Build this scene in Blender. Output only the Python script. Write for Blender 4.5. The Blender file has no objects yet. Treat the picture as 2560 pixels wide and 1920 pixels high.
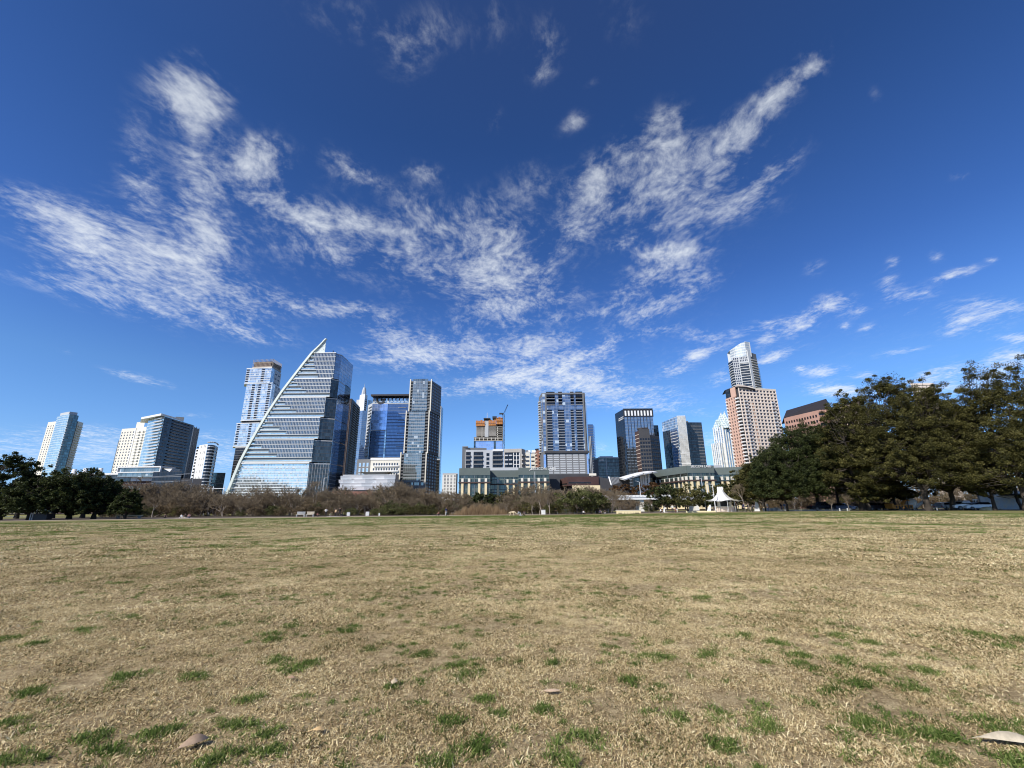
import bpy, bmesh, math, random
import numpy as np
from mathutils import Vector, Matrix
R = math.radians
rng = random.Random(7)
SC = bpy.context.scene
COL = SC.collection

# ------------------------------------------------------------------ camera
F_PX, PITCH, ROLL, EYE = 1090.0, R(15.92), R(0.4), 1.4
_r0 = Vector((1, 0, 0)); _u0 = Vector((0, -math.sin(PITCH), math.cos(PITCH)))
C_FW = Vector((0, math.cos(PITCH), math.sin(PITCH)))
C_RT = math.cos(ROLL) * _r0 - math.sin(ROLL) * _u0
C_UP = math.sin(ROLL) * _r0 + math.cos(ROLL) * _u0
CAM = Vector((0, 0, EYE))
cam_data = bpy.data.cameras.new("camera")
cam_data.sensor_width = 36.0
cam_data.lens = 36.0 * F_PX / 2560.0
cam_data.clip_start = 0.05
cam_data.clip_end = 20000
cam_ob = bpy.data.objects.new("camera", cam_data)
COL.objects.link(cam_ob)
m3 = Matrix((C_RT, C_UP, -C_FW)).transposed()
cam_ob.matrix_world = Matrix.Translation(CAM) @ m3.to_4x4()
SC.camera = cam_ob

def ray(px, py):
    return C_FW * F_PX + C_RT * (px - 1280.0) + C_UP * (960.0 - py)
def at(p, Y):
    d = ray(*p)
    return CAM + d * (Y / d.y)
def ground(px, py, z=0.0):
    d = ray(px, py)
    return CAM + d * ((z - EYE) / d.z)
def zoomer(x0, y0, s):
    return lambda x, y: (x0 + x / s, y0 + y / s)
z1 = zoomer(0, 980, 4.254); z2 = zoomer(480, 820, 3.319); z3 = zoomer(840, 920, 4.1475)
z4 = zoomer(1120, 960, 4.609); z5 = zoomer(1480, 960, 4.609); z6 = zoomer(1740, 820, 3.3175)
z7 = zoomer(1880, 900, 3.253); zb = zoomer(1350, 980, 7.9); zc = zoomer(1180, 1020, 10.367)
zd = zoomer(820, 1140, 9.217); ze = zoomer(1440, 1180, 12.289)
zp = zoomer(1530, 1190, 8.848); zq = zoomer(1760, 1190, 8.848); zr = zoomer(2000, 1190, 7.628); zs = zoomer(2270, 1190, 7.628)
zt = zoomer(700, 1240, 7.373); zu = zoomer(1000, 1240, 7.373); zv = zoomer(1250, 1230, 7.373)

# ------------------------------------------------------------------ light
SUN_AZ, SUN_EL = R(-135), R(37)
SUN_DIR = Vector((math.sin(SUN_AZ) * math.cos(SUN_EL), math.cos(SUN_AZ) * math.cos(SUN_EL), math.sin(SUN_EL)))
sun_data = bpy.data.lights.new("sun", 'SUN')
sun_data.energy = 4.8
sun_data.angle = R(0.53)
sun_data.color = (1.0, 0.945, 0.86)
sun_ob = bpy.data.objects.new("sun", sun_data)
COL.objects.link(sun_ob)
sun_ob.location = (-60, -40, 80)
sun_ob.rotation_euler = SUN_DIR.to_track_quat('Z', 'Y').to_euler()

vs = SC.view_settings
vs.view_transform = 'Standard'; vs.look = 'None'; vs.exposure = 0.25; vs.gamma = 1.0
vs.use_curve_mapping = False
SC.cycles.max_bounces = 6
SC.cycles.diffuse_bounces = 3
SC.cycles.glossy_bounces = 4
SC.cycles.transparent_max_bounces = 8
SC.cycles.use_denoising = True
SC.cycles.filter_width = 1.1
SC.cycles.sample_clamp_indirect = 6.0

# ------------------------------------------------------------------ sky with clouds
world = bpy.data.worlds.new("World")
SC.world = world
world.use_nodes = True
wt = world.node_tree
wt.nodes.clear()
def wn(t, **kw):
    n = wt.nodes.new(t)
    for k, v in kw.items():
        setattr(n, k, v)
    return n
def wmath(op, a, b=None, c=None, clamp=False):
    n = wn('ShaderNodeMath', operation=op, use_clamp=clamp)
    for i, v in enumerate((a, b, c)):
        if v is None: continue
        if isinstance(v, (int, float)): n.inputs[i].default_value = v
        else: wt.links.new(v, n.inputs[i])
    return n.outputs[0]
def build_sky():
    L = wt.links.new
    sky = wn('ShaderNodeTexSky', sky_type='NISHITA', sun_disc=False)
    sky.sun_elevation = SUN_EL
    sky.sun_rotation = SUN_AZ
    sky.altitude = 200
    sky.air_density = 1.0
    sky.dust_density = 0.25
    sky.ozone_density = 3.0
    hsv = wn('ShaderNodeHueSaturation')
    hsv.inputs['Hue'].default_value = SKY_HUE
    hsv.inputs['Saturation'].default_value = SKY_SAT
    hsv.inputs['Value'].default_value = SKY_VAL
    gam = wn('ShaderNodeGamma'); gam.inputs['Gamma'].default_value = SKY_GAMMA
    tc = wn('ShaderNodeTexCoord')
    sep = wn('ShaderNodeSeparateXYZ'); L(tc.outputs['Generated'], sep.inputs[0])
    X, Y, Z = sep.outputs
    # clear winter air: bluer towards the horizon than the model gives
    cr = wn('ShaderNodeValToRGB'); L(Z, cr.inputs[0])
    stops = [(0, (.84, 1.24, 2.3)), (.05, (.95, 1.3, 2.1)), (.12, (1.16, 1.40, 1.88)), (.25, (1.2, 1.42, 1.82)), (.34, (1.08, 1.28, 1.80)), (.45, (.92, 1.08, 1.58)), (.70, (.76, .88, 1.26)), (.84, (.84, .88, 1.2))]
    el = cr.color_ramp.elements
    while len(el) < len(stops): el.new(.5)
    for e, (p_, c_) in zip(el, stops): e.position = p_; e.color = (c_[0] / 2.2, c_[1] / 2.2, c_[2] / 2.2, 1)
    mu = wn('ShaderNodeVectorMath', operation='MULTIPLY'); L(sky.outputs[0], mu.inputs[0]); L(cr.outputs[0], mu.inputs[1])
    L(mu.outputs[0], gam.inputs[0]); L(gam.outputs[0], hsv.inputs['Color'])
    ys = wmath('MAXIMUM', Y, 0.02)
    qx = wmath('DIVIDE', X, ys); qy = wmath('DIVIDE', Z, ys)
    q = wn('ShaderNodeCombineXYZ'); L(qx, q.inputs[0]); L(qy, q.inputs[1]); q.inputs[2].default_value = 1.0
    zz = wmath('MAXIMUM', wmath('ADD', Z, 0.035), 0.02)
    px = wmath('DIVIDE', X, zz); py = wmath('DIVIDE', Y, zz)
    p = wn('ShaderNodeCombineXYZ'); L(px, p.inputs[0]); L(py, p.inputs[1])
    # domain warp
    wz = wn('ShaderNodeTexNoise'); wz.inputs['Scale'].default_value = 1.6; wz.inputs['Detail'].default_value = 3
    L(p.outputs[0], wz.inputs['Vector'])
    wsub = wn('ShaderNodeVectorMath', operation='SUBTRACT'); L(wz.outputs['Color'], wsub.inputs[0]); wsub.inputs[1].default_value = (.5, .5, .5)
    wsc = wn('ShaderNodeVectorMath', operation='SCALE'); L(wsub.outputs[0], wsc.inputs[0]); wsc.inputs['Scale'].default_value = 0.30
    padd = wn('ShaderNodeVectorMath', operation='ADD'); L(p.outputs[0], padd.inputs[0]); L(wsc.outputs[0], padd.inputs[1])
    def noise(scale, detail, rough, sx, sy, rot, lac=2.0):
        mp = wn('ShaderNodeMapping'); L(padd.outputs[0], mp.inputs['Vector'])
        mp.inputs['Rotation'].default_value = (0, 0, rot)
        mp.inputs['Scale'].default_value = (sx, sy, 1)
        n = wn('ShaderNodeTexNoise'); n.inputs['Scale'].default_value = scale
        n.inputs['Detail'].default_value = detail; n.inputs['Roughness'].default_value = rough
        n.inputs['Lacunarity'].default_value = lac
        L(mp.outputs[0], n.inputs['Vector'])
        return n.outputs['Fac']
    n1 = noise(7.0, 9, 0.66, 1.15, 0.85, R(8))
    n2 = noise(30.0, 5, 0.62, 1.15, 0.8, R(-14))
    n3 = noise(3.4, 8, 0.66, 1.5, 0.7, R(20))
    nn = wmath('ADD', wmath('ADD', wmath('MULTIPLY', n1, 0.42), wmath('MULTIPLY', n2, 0.32)), wmath('MULTIPLY', n3, 0.26))
    # each patch of cloud, laid out as an ellipse on the dome
    acc = None
    for (cx, cy, ax, ay, rot, st) in CLOUDS:
        c, s = math.cos(R(rot)), math.sin(R(rot))
        def qq(u, v):
            d = ray(u, v)
            return np.array((d.x / d.y, d.z / d.y))
        o = qq(cx, cy)
        ax *= 1.16; ay *= 1.2
        e1 = qq(cx + c * ax, cy + s * ax) - o
        e2 = qq(cx - s * ay, cy + c * ay) - o
        inv = np.linalg.inv(np.array([[e1[0], e2[0]], [e1[1], e2[1]]]))
        k = -inv @ o
        ds = wn('ShaderNodeVectorMath', operation='DOT_PRODUCT'); L(q.outputs[0], ds.inputs[0]); ds.inputs[1].default_value = (inv[0, 0], inv[0, 1], k[0])
        dt = wn('ShaderNodeVectorMath', operation='DOT_PRODUCT'); L(q.outputs[0], dt.inputs[0]); dt.inputs[1].default_value = (inv[1, 0], inv[1, 1], k[1])
        d2 = wmath('MULTIPLY_ADD', ds.outputs['Value'], ds.outputs['Value'], wmath('MULTIPLY', dt.outputs['Value'], dt.outputs['Value']))
        g = wmath('POWER', 0.42, d2)
        acc = wmath('MULTIPLY', g, st) if acc is None else wmath('MULTIPLY_ADD', g, st, acc)
    front = wmath('GREATER_THAN', Y, 0.02)
    m = wmath('MULTIPLY', acc, front)
    back = wmath('MULTIPLY', wmath('SUBTRACT', 1.0, front), 0.35)
    m = wmath('MINIMUM', wmath('ADD', m, back), 1.15)
    amp = wmath('MINIMUM', wmath('MULTIPLY', m, 2.6), 1.0)
    a = wmath('ADD', wmath('MULTIPLY', m, 0.90), wmath('MULTIPLY', wmath('MULTIPLY', wmath('SUBTRACT', nn, 0.515), 4.9), amp))
    mr = wn('ShaderNodeMapRange', interpolation_type='SMOOTHSTEP')
    mr.inputs['From Min'].default_value = 0.03; mr.inputs['From Max'].default_value = 1.62
    mr.inputs['To Max'].default_value = 0.9
    L(a, mr.inputs['Value'])
    bg = wn('ShaderNodeBackground'); L(hsv.outputs[0], bg.inputs[0]); bg.inputs[1].default_value = SKY_STRENGTH
    bc = wn('ShaderNodeBackground'); bc.inputs[0].default_value = (0.86, 0.92, 1.0, 1)
    # clouds seen high up are thinner and bluer, near the horizon whiter
    cb = wn('ShaderNodeMapRange'); cb.inputs['From Min'].default_value = 0.1; cb.inputs['From Max'].default_value = 0.9
    cb.inputs['To Min'].default_value = 0.92; cb.inputs['To Max'].default_value = 0.62
    L(Z, cb.inputs['Value']); L(cb.outputs[0], bc.inputs[1])
    mx = wn('ShaderNodeMixShader'); L(mr.outputs[0], mx.inputs[0]); L(bg.outputs[0], mx.inputs[1]); L(bc.outputs[0], mx.inputs[2])
    out = wn('ShaderNodeOutputWorld'); L(mx.outputs[0], out.inputs[0])
SKY_HUE, SKY_SAT, SKY_VAL, SKY_GAMMA, SKY_STRENGTH = 0.5, 1.09, 2.12, 1.0, 0.074
CLOUDS = [
 (300,600,290,110,16,.13),(880,560,360,110,10,.13),(1200,880,400,70,0,.15),(1660,560,230,180,-30,.12),(2200,850,330,110,-8,.10),(380,350,120,180,0,.08),
 (462,222,62,58,30,1.15),(530,262,42,45,20,.55),(492,345,34,70,-12,.7),(350,430,42,120,-8,.3),(640,398,62,45,-12,.85),(590,420,50,35,0,.4),
 (495,540,38,110,-6,.55),(540,600,50,40,20,.5),(310,645,210,55,22,.85),(190,560,120,26,18,.5),(90,500,110,18,14,.45),
 (430,600,90,60,20,.4),(230,728,170,28,14,.55),(480,770,130,24,8,.45),(700,505,110,24,14,.6),(830,552,80,22,6,.75),
 (980,585,90,22,18,.55),(860,620,150,55,10,.42),(850,410,46,26,40,.4),(930,450,60,18,28,.33),(1062,432,38,20,10,.45),
 (1050,540,44,50,-30,.45),(1180,540,60,40,-20,.45),(1170,690,100,45,8,.62),(1285,650,85,80,-35,.5),(1330,460,60,44,0,.3),
 (1290,772,110,26,-12,.62),(1210,600,50,50,0,.35),(840,772,110,18,4,.55),(660,740,90,22,10,.35),(640,840,70,16,8,.35),
 (990,850,70,30,28,.6),(1140,878,170,30,-4,.7),(1350,868,80,20,-14,.55),(1310,935,130,18,-16,.6),(1490,968,170,28,8,.75),
 (1410,950,110,20,-14,.55),(1600,1015,130,12,6,.4),(1200,960,150,14,-8,.35),
 (1560,400,110,40,-38,.6),(1470,490,36,70,22,.75),(1670,330,40,55,20,.5),(1960,225,120,24,-42,.72),(1860,315,100,28,-44,.55),(1600,470,160,22,-40,.3),(1820,395,120,40,-35,.35),(2032,160,26,26,-20,.6),
 (1730,420,110,46,-10,.4),(1770,535,110,22,-10,.65),(1900,460,100,22,-38,.72),(1650,480,50,18,8,.4),(1590,525,70,26,-10,.3),
 (1655,630,60,22,-14,.7),(1715,640,50,26,-20,.5),(1600,705,80,20,-36,.55),(1710,690,60,22,4,.45),(1660,758,90,20,-24,.65),(1560,610,28,16,-10,.6),
 (1435,305,34,18,-28,.5),(1480,785,50,9,-14,.5),(1400,790,30,9,0,.4),(1470,885,60,14,-18,.6),(1620,830,60,10,-14,.45),
 (2085,760,36,18,-8,.95),(2005,808,34,17,-22,1.0),(1915,814,36,12,-6,.8),(1914,848,22,11,-22,.9),(1840,835,18,8,-10,.7),(1762,842,50,12,8,.6),
 (1762,878,34,9,-18,.8),(1735,890,20,10,0,.6),(1935,892,40,11,-20,.8),(1690,925,26,12,-5,.85),(2065,928,40,11,-2,.9),(2000,923,14,7,0,.7),(2158,938,22,7,-4,.75),(2120,978,80,13,4,.8),
 (2080,975,40,10,-6,.5),(1805,940,26,12,-28,.7),(2225,712,24,30,0,.42),(2283,738,44,14,-8,.5),(2390,684,48,9,-14,.8),(2440,790,60,28,-4,.85),(2390,815,30,14,-20,.5),
 (2536,845,40,10,4,.8),(2528,888,40,14,0,.6),(2264,878,50,5,-9,.6),(2340,935,50,16,-18,.65),(2500,932,90,24,-22,.85),(2350,968,70,10,4,.6),(2440,915,60,8,-14,.5),
 (2038,668,22,14,-20,.35),(2233,654,13,10,-20,.5),(2342,640,16,12,-10,.4),(2478,648,12,7,0,.45),(2536,765,50,14,0,.5),(2112,816,10,7,0,.7),(2168,820,18,7,-10,.7),(2147,780,18,8,-20,.45),(2270,780,20,6,-20,.3),
 (900,50,150,50,15,.30),(1015,125,44,60,10,.32),(1240,50,40,60,20,.28),(1370,105,44,70,5,.33),(1350,185,26,18,-10,.33),(1560,40,60,60,0,.2),(1100,60,60,60,0,.22),(1480,205,20,12,-20,.25),(1240,300,20,30,0,.22),
 (250,1120,80,34,0,.7),(60,1130,100,28,4,.65),(560,1140,50,36,0,.65),(345,945,60,8,14,.85),(150,1080,150,14,0,.4),(480,1090,90,14,0,.3),(165,878,16,5,12,.5),(1790,1100,60,20,0,.5),(1500,1120,30,12,0,.4),(480,1040,60,8,0,.3),(2190,235,14,16,-20,.25),(2400,440,30,10,-10,.2),
]
build_sky()
world.cycles.sampling_method = 'MANUAL'
world.cycles.sample_map_resolution = 512

# ------------------------------------------------------------------ helpers: objects and materials
def tag(o, label=None, cat=None, group=None, kind=None):
    if label: o['label'] = label
    if cat: o['category'] = cat
    if group: o['group'] = group
    if kind: o['kind'] = kind
    return o
def thing(name, label, cat, loc=(0, 0, 0), rz=0.0, group=None):
    o = bpy.data.objects.new(name, None)
    o.empty_display_size = 0.5
    COL.objects.link(o)
    o.location = loc; o.rotation_euler = (0, 0, rz)
    return tag(o, label, cat, group)
def link(name, me, parent=None, loc=(0, 0, 0), rz=0.0):
    o = bpy.data.objects.new(name, me)
    COL.objects.link(o)
    if parent is not None: o.parent = parent
    o.location = loc; o.rotation_euler = (0, 0, rz)
    return o
def copy_tree(o, parent=None):
    c = o.copy()
    COL.objects.link(c)
    if parent is not None: c.parent = parent
    for ch in list(o.children):
        copy_tree(ch, c)
    return c

class MB:
    """collects faces with a metre-scaled uv and a material slot, then makes one mesh"""
    def __init__(s):
        s.v = []; s.f = []; s.uv = []; s.mi = []
    def quad(s, a, b, c, d, uv=None, mi=0):
        n = len(s.v)
        s.v += [tuple(a), tuple(b), tuple(c), tuple(d)]
        s.f.append((n, n + 1, n + 2, n + 3)); s.mi.append(mi)
        s.uv += uv if uv else [(0, 0), (1, 0), (1, 1), (0, 1)]
    def ngon(s, pts, uv=None, mi=0):
        n = len(s.v)
        s.v += [tuple(p) for p in pts]
        s.f.append(tuple(range(n, n + len(pts)))); s.mi.append(mi)
        s.uv += uv if uv else [(p[0], p[1]) for p in pts]
    def box(s, x0, x1, y0, y1, z0, z1, mi=0):
        a = (x0, y0, z0); b = (x1, y0, z0); c = (x1, y1, z0); d = (x0, y1, z0)
        e = (x0, y0, z1); f = (x1, y0, z1); g = (x1, y1, z1); h = (x0, y1, z1)
        s.quad(a, b, f, e, [(x0, z0), (x1, z0), (x1, z1), (x0, z1)], mi)
        s.quad(b, c, g, f, [(y0, z0), (y1, z0), (y1, z1), (y0, z1)], mi)
        s.quad(c, d, h, g, [(x1, z0), (x0, z0), (x0, z1), (x1, z1)], mi)
        s.quad(d, a, e, h, [(y1, z0), (y0, z0), (y0, z1), (y1, z1)], mi)
        s.quad(e, f, g, h, [(x0, y0), (x1, y0), (x1, y1), (x0, y1)], mi)
        s.quad(d, c, b, a, [(x0, y1), (x1, y1), (x1, y0), (x0, y0)], mi)
        return s
    def prism(s, pts, z0, z1, mi=0, tops=None):
        """pts counter-clockwise from above; tops: optional top height per point"""
        n = len(pts); u = 0.0
        t = tops if tops else [z1] * n
        for i in range(n):
            p, q = pts[i], pts[(i + 1) % n]
            tp, tq = t[i], t[(i + 1) % n]
            w = math.hypot(q[0] - p[0], q[1] - p[1])
            s.quad((p[0], p[1], z0), (q[0], q[1], z0), (q[0], q[1], tq), (p[0], p[1], tp),
                   [(u, z0), (u + w, z0), (u + w, tq), (u, tp)], mi)
            u += w
        s.ngon([(pts[i][0], pts[i][1], t[i]) for i in range(n)], None, mi)
        s.ngon([(pts[i][0], pts[i][1], z0) for i in reversed(range(n))], None, mi)
        return s
    def beam(s, a, b, r, sides=4, r2=None, mi=0, caps=True):
        a = Vector(a); b = Vector(b); r2 = r if r2 is None else r2
        d = (b - a); L = d.length
        if L < 1e-6: return s
        d = d / L
        x = d.orthogonal().normalized(); y = d.cross(x)
        ra = [a + (x * math.cos(t) + y * math.sin(t)) * r for t in [2 * math.pi * i / sides + .4 for i in range(sides)]]
        rb = [b + (x * math.cos(t) + y * math.sin(t)) * r2 for t in [2 * math.pi * i / sides + .4 for i in range(sides)]]
        for i in range(sides):
            j = (i + 1) % sides
            s.quad(ra[i], ra[j], rb[j], rb[i], [(0, 0), (r, 0), (r, L), (0, L)], mi)
        if caps:
            s.ngon(list(reversed(ra)), None, mi); s.ngon(rb, None, mi)
        return s
    def lathe(s, prof, sides=16, centre=(0, 0, 0), mi=0):
        cx, cy, cz = centre
        for (ra, za), (rb, zb_) in zip(prof[:-1], prof[1:]):
            for i in range(sides):
                t0 = 2 * math.pi * i / sides; t1 = 2 * math.pi * (i + 1) / sides
                a = (cx + ra * math.cos(t0), cy + ra * math.sin(t0), cz + za); b = (cx + ra * math.cos(t1), cy + ra * math.sin(t1), cz + za)
                c = (cx + rb * math.cos(t1), cy + rb * math.sin(t1), cz + zb_); d = (cx + rb * math.cos(t0), cy + rb * math.sin(t0), cz + zb_)
                s.quad(a, b, c, d, None, mi)
        return s
    def mesh(s, name, mats, smooth=False, off=(0, 0, 0)):
        me = bpy.data.meshes.new(name)
        if off != (0, 0, 0):
            vv = [(x - off[0], y - off[1], z - off[2]) for x, y, z in s.v]
        else: vv = s.v
        me.from_pydata(vv, [], s.f)
        ul = me.uv_layers.new(name="UVMap")
        ul.data.foreach_set('uv', np.array(s.uv, dtype=np.float32).ravel())
        for m in (mats if isinstance(mats, (list, tuple)) else [mats]): me.materials.append(m)
        if any(s.mi): me.polygons.foreach_set('material_index', np.array(s.mi, dtype=np.int32))
        if smooth:
            bm = bmesh.new(); bm.from_mesh(me)
            bmesh.ops.remove_doubles(bm, verts=bm.verts, dist=1e-4)
            bm.to_mesh(me); bm.free()
            me.polygons.foreach_set('use_smooth', [True] * len(me.polygons))
        me.update()
        return me

MATS = {}
class NT:
    def __init__(s, name):
        s.m = bpy.data.materials.new(name); s.m.use_nodes = True
        s.t = s.m.node_tree; s.t.nodes.clear()
        s.out = s.t.nodes.new('ShaderNodeOutputMaterial')
    def n(s, typ, **kw):
        x = s.t.nodes.new(typ)
        for k, v in kw.items(): setattr(x, k, v)
        return x
    def put(s, sock, v):
        if hasattr(v, 'links') or isinstance(v, bpy.types.NodeSocket): s.t.links.new(v, sock)
        else: sock.default_value = v
    def math(s, op, a, b=None, c=None, clamp=False):
        x = s.n('ShaderNodeMath', operation=op, use_clamp=clamp)
        for i, v in enumerate((a, b, c)):
            if v is not None: s.put(x.inputs[i], v)
        return x.outputs[0]
    def mix(s, f, a, b, mode='MIX'):
        x = s.n('ShaderNodeMix', data_type='RGBA', blend_type=mode)
        s.put(x.inputs[0], f); s.put(x.inputs[6], a); s.put(x.inputs[7], b)
        return x.outputs[2]
    def noise(s, vec, scale, detail=4, rough=.55, out='Fac'):
        x = s.n('ShaderNodeTexNoise'); s.put(x.inputs['Scale'], scale); s.put(x.inputs['Detail'], detail); s.put(x.inputs['Roughness'], rough)
        if vec is not None: s.put(x.inputs['Vector'], vec)
        return x.outputs[out]
    def ramp(s, f, stops):
        x = s.n('ShaderNodeValToRGB'); s.put(x.inputs[0], f)
        e = x.color_ramp.elements
        while len(e) < len(stops): e.new(0.5)
        for i, (p, c) in enumerate(stops): e[i].position = p; e[i].color = (*c[:3], 1)
        return x.outputs[0]
    def bsdf(s, col, rough=.7, metal=0.0, spec=.5, normal=None):
        b = s.n('ShaderNodeBsdfPrincipled')
        s.put(b.inputs['Base Color'], col if not isinstance(col, tuple) else (*col[:3], 1))
        s.put(b.inputs['Roughness'], rough); s.put(b.inputs['Metallic'], metal); s.put(b.inputs['Specular IOR Level'], spec)
        if normal is not None: s.put(b.inputs['Normal'], normal)
        return b
    def done(s, shader):
        s.t.links.new(shader, s.out.inputs[0]); return s.m

def c4(c): return (c[0], c[1], c[2], 1.0)
def paint(name, col, rough=.7, var=.12, scale=.6, metal=0.0, spec=.4):
    """a plain surface with a little weathering"""
    if name in MATS: return MATS[name]
    t = NT(name)
    g = t.n('ShaderNodeNewGeometry')
    n1 = t.noise(g.outputs['Position'], scale, 5, .6)
    n2 = t.noise(g.outputs['Position'], scale * 9, 3, .6)
    f = t.math('ADD', t.math('MULTIPLY', n1, .7), t.math('MULTIPLY', n2, .3))
    lo = tuple(c * (1 - var * 1.6) for c in col); hi = tuple(min(1, c * (1 + var * 1.2)) for c in col)
    colr = t.ramp(f, [(.25, lo), (.75, hi)])
    MATS[name] = t.done(t.bsdf(colr, rough, metal, spec).outputs[0])
    return MATS[name]
def glass(name, tint, pane=(1.5, 3.6), line=(.07, .09), frame=(.25, .26, .27), rough=.06, var=.45, metal=.85, blind=0.0, blindcol=(.55, .6, .62), jit=.03):
    """curtain wall: panes that differ a little in tint and tilt, thin frames"""
    if name in MATS: return MATS[name]
    t = NT(name)
    uv = t.n('ShaderNodeUVMap'); sp = t.n('ShaderNodeSeparateXYZ'); t.t.links.new(uv.outputs[0], sp.inputs[0])
    u = t.math('DIVIDE', sp.outputs[0], pane[0]); v = t.math('DIVIDE', sp.outputs[1], pane[1])
    fu, fv = t.math('FLOOR', u), t.math('FLOOR', v)
    cb = t.n('ShaderNodeCombineXYZ'); t.put(cb.inputs[0], fu); t.put(cb.inputs[1], fv)
    w = t.n('ShaderNodeTexWhiteNoise', noise_dimensions='2D'); t.t.links.new(cb.outputs[0], w.inputs['Vector'])
    k = t.math('ADD', t.math('MULTIPLY', w.outputs['Value'], var), 1 - var)
    colr = t.mix(1.0, c4(tint), k, 'MULTIPLY')
    ge = t.n('ShaderNodeNewGeometry')
    if blind:
        isb = t.math('GREATER_THAN', w.outputs['Value'], 1 - blind)
        colr = t.mix(t.math('MULTIPLY', isb, .8), colr, c4(blindcol))
        mt = t.math('MULTIPLY', t.math('SUBTRACT', 1.0, t.math('MULTIPLY', isb, .7)), metal)
    else: mt = metal
    lu = t.math('LESS_THAN', t.math('FRACT', u), line[0]); lv = t.math('LESS_THAN', t.math('FRACT', v), line[1])
    ln = t.math('MAXIMUM', lu, lv)
    colr = t.mix(ln, colr, c4(frame))
    mt = t.math('MULTIPLY', t.math('SUBTRACT', 1.0, ln), mt)
    rg = t.math('ADD', t.math('MULTIPLY', ln, .4), rough)
    sub = t.n('ShaderNodeVectorMath', operation='SUBTRACT'); t.put(sub.inputs[0], w.outputs['Color']); sub.inputs[1].default_value = (.5, .5, .5)
    wob = t.noise(ge.outputs['Position'], .15, 2, .5, 'Color')
    sub2 = t.n('ShaderNodeVectorMath', operation='SUBTRACT'); t.put(sub2.inputs[0], wob); sub2.inputs[1].default_value = (.5, .5, .5)
    s1 = t.n('ShaderNodeVectorMath', operation='SCALE'); t.put(s1.inputs[0], sub.outputs[0]); s1.inputs['Scale'].default_value = jit
    s2 = t.n('ShaderNodeVectorMath', operation='SCALE'); t.put(s2.inputs[0], sub2.outputs[0]); s2.inputs['Scale'].default_value = jit
    a1 = t.n('ShaderNodeVectorMath', operation='ADD'); t.put(a1.inputs[0], ge.outputs['Normal']); t.put(a1.inputs[1], s1.outputs[0])
    a2 = t.n('ShaderNodeVectorMath', operation='ADD'); t.put(a2.inputs[0], a1.outputs[0]); t.put(a2.inputs[1], s2.outputs[0])
    nm = t.n('ShaderNodeVectorMath', operation='NORMALIZE'); t.put(nm.inputs[0], a2.outputs[0])
    MATS[name] = t.done(t.bsdf(colr, rg, mt, .5, nm.outputs[0]).outputs[0])
    return MATS[name]

W_WHITE = paint('white_wall', (.72, .72, .70), .6, .06, .1)
W_CREAM = paint('cream_wall', (.71, .67, .57), .75, .07, .1)
W_GREY = paint('grey_wall', (.165, .17, .175), .7, .1, .1)
W_LGREY = paint('pale_grey_wall', (.46, .48, .50), .7, .08, .1)
W_DARK = paint('charcoal_wall', (.055, .055, .06), .6, .15, .1)
W_BROWN = paint('dark_brown_wall', (.075, .045, .038), .7, .2, .1)
W_BRICK = paint('red_brick_wall', (.25, .12, .085), .8, .15, .15)
W_PINK = paint('pink_granite_wall', (.60, .39, .30), .7, .1, .12)
W_GRAN = paint('red_granite_wall', (.40, .235, .18), .7, .12, .12)
W_SAND = paint('pale_sand_wall', (.74, .63, .53), .7, .08, .12)
W_CONC = paint('concrete', (.40, .38, .35), .8, .12, .12)
W_LIME = paint('limestone', (.74, .62, .38), .75, .1, .12)
M_WMET = paint('white_metal', (.72, .73, .74), .4, .04, .2)
M_GMET = paint('grey_metal', (.22, .23, .24), .45, .1, .3, .3)
M_DMET = paint('dark_metal', (.03, .032, .036), .5, .1, .3)
M_ORANGE = paint('orange_formwork', (.46, .19, .055), .6, .3, .6)
M_ROOFD = paint('dark_roof', (.028, .024, .026), .55, .15, .3)
G_WIN = glass('window_glass', (.10, .12, .15), (1.2, 3.0), (.06, .06), (.1, .1, .1), .08, .6, .7)
G_AQUA = glass('aqua_glass', (.66, .78, .76), (1.6, 3.3), (.06, .16), (.55, .62, .62), .1, .3, .8)
G_SAIL = glass('pale_blue_glass', (.76, .84, .82), (1.5, 2.6), (.10, .22), (.62, .68, .70), .1, .35, .8, .12)
G_SAILW = glass('sail_window_glass', (.17, .20, .22), (1.6, 9), (.20, .0), (.50, .54, .56), .08, .4, .8)
G_SKY = glass('sky_blue_glass', (.72, .80, .82), (2.6, 3.5), (.05, .10), (.6, .64, .66), .08, .55, .85, .1)
G_BLUE = glass('deep_blue_glass', (.17, .225, .33), (1.6, 3.9), (.06, .16), (.10, .15, .24), .07, .14, .9, jit=.010)
G_MBLUE = glass('mid_blue_glass', (.34, .40, .47), (1.6, 3.9), (.07, .12), (.22, .28, .36), .07, .3, .9)
G_PBLUE = glass('periwinkle_glass', (.50, .62, .85), (3.4, 3.9), (.04, .06), (.36, .44, .56), .12, .15, .8)
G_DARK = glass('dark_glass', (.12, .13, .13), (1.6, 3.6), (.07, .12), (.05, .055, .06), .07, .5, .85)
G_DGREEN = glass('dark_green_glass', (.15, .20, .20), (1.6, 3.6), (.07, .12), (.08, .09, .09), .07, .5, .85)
G_TEAL = glass('grey_teal_glass', (.30, .34, .33), (2.1, 3.3), (.06, .10), (.30, .35, .37), .08, .5, .8, .06)
G_BLACK = glass('black_glass', (.05, .055, .065), (1.6, 3.6), (.08, .1), (.03, .03, .03), .06, .5, .85)

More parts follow.
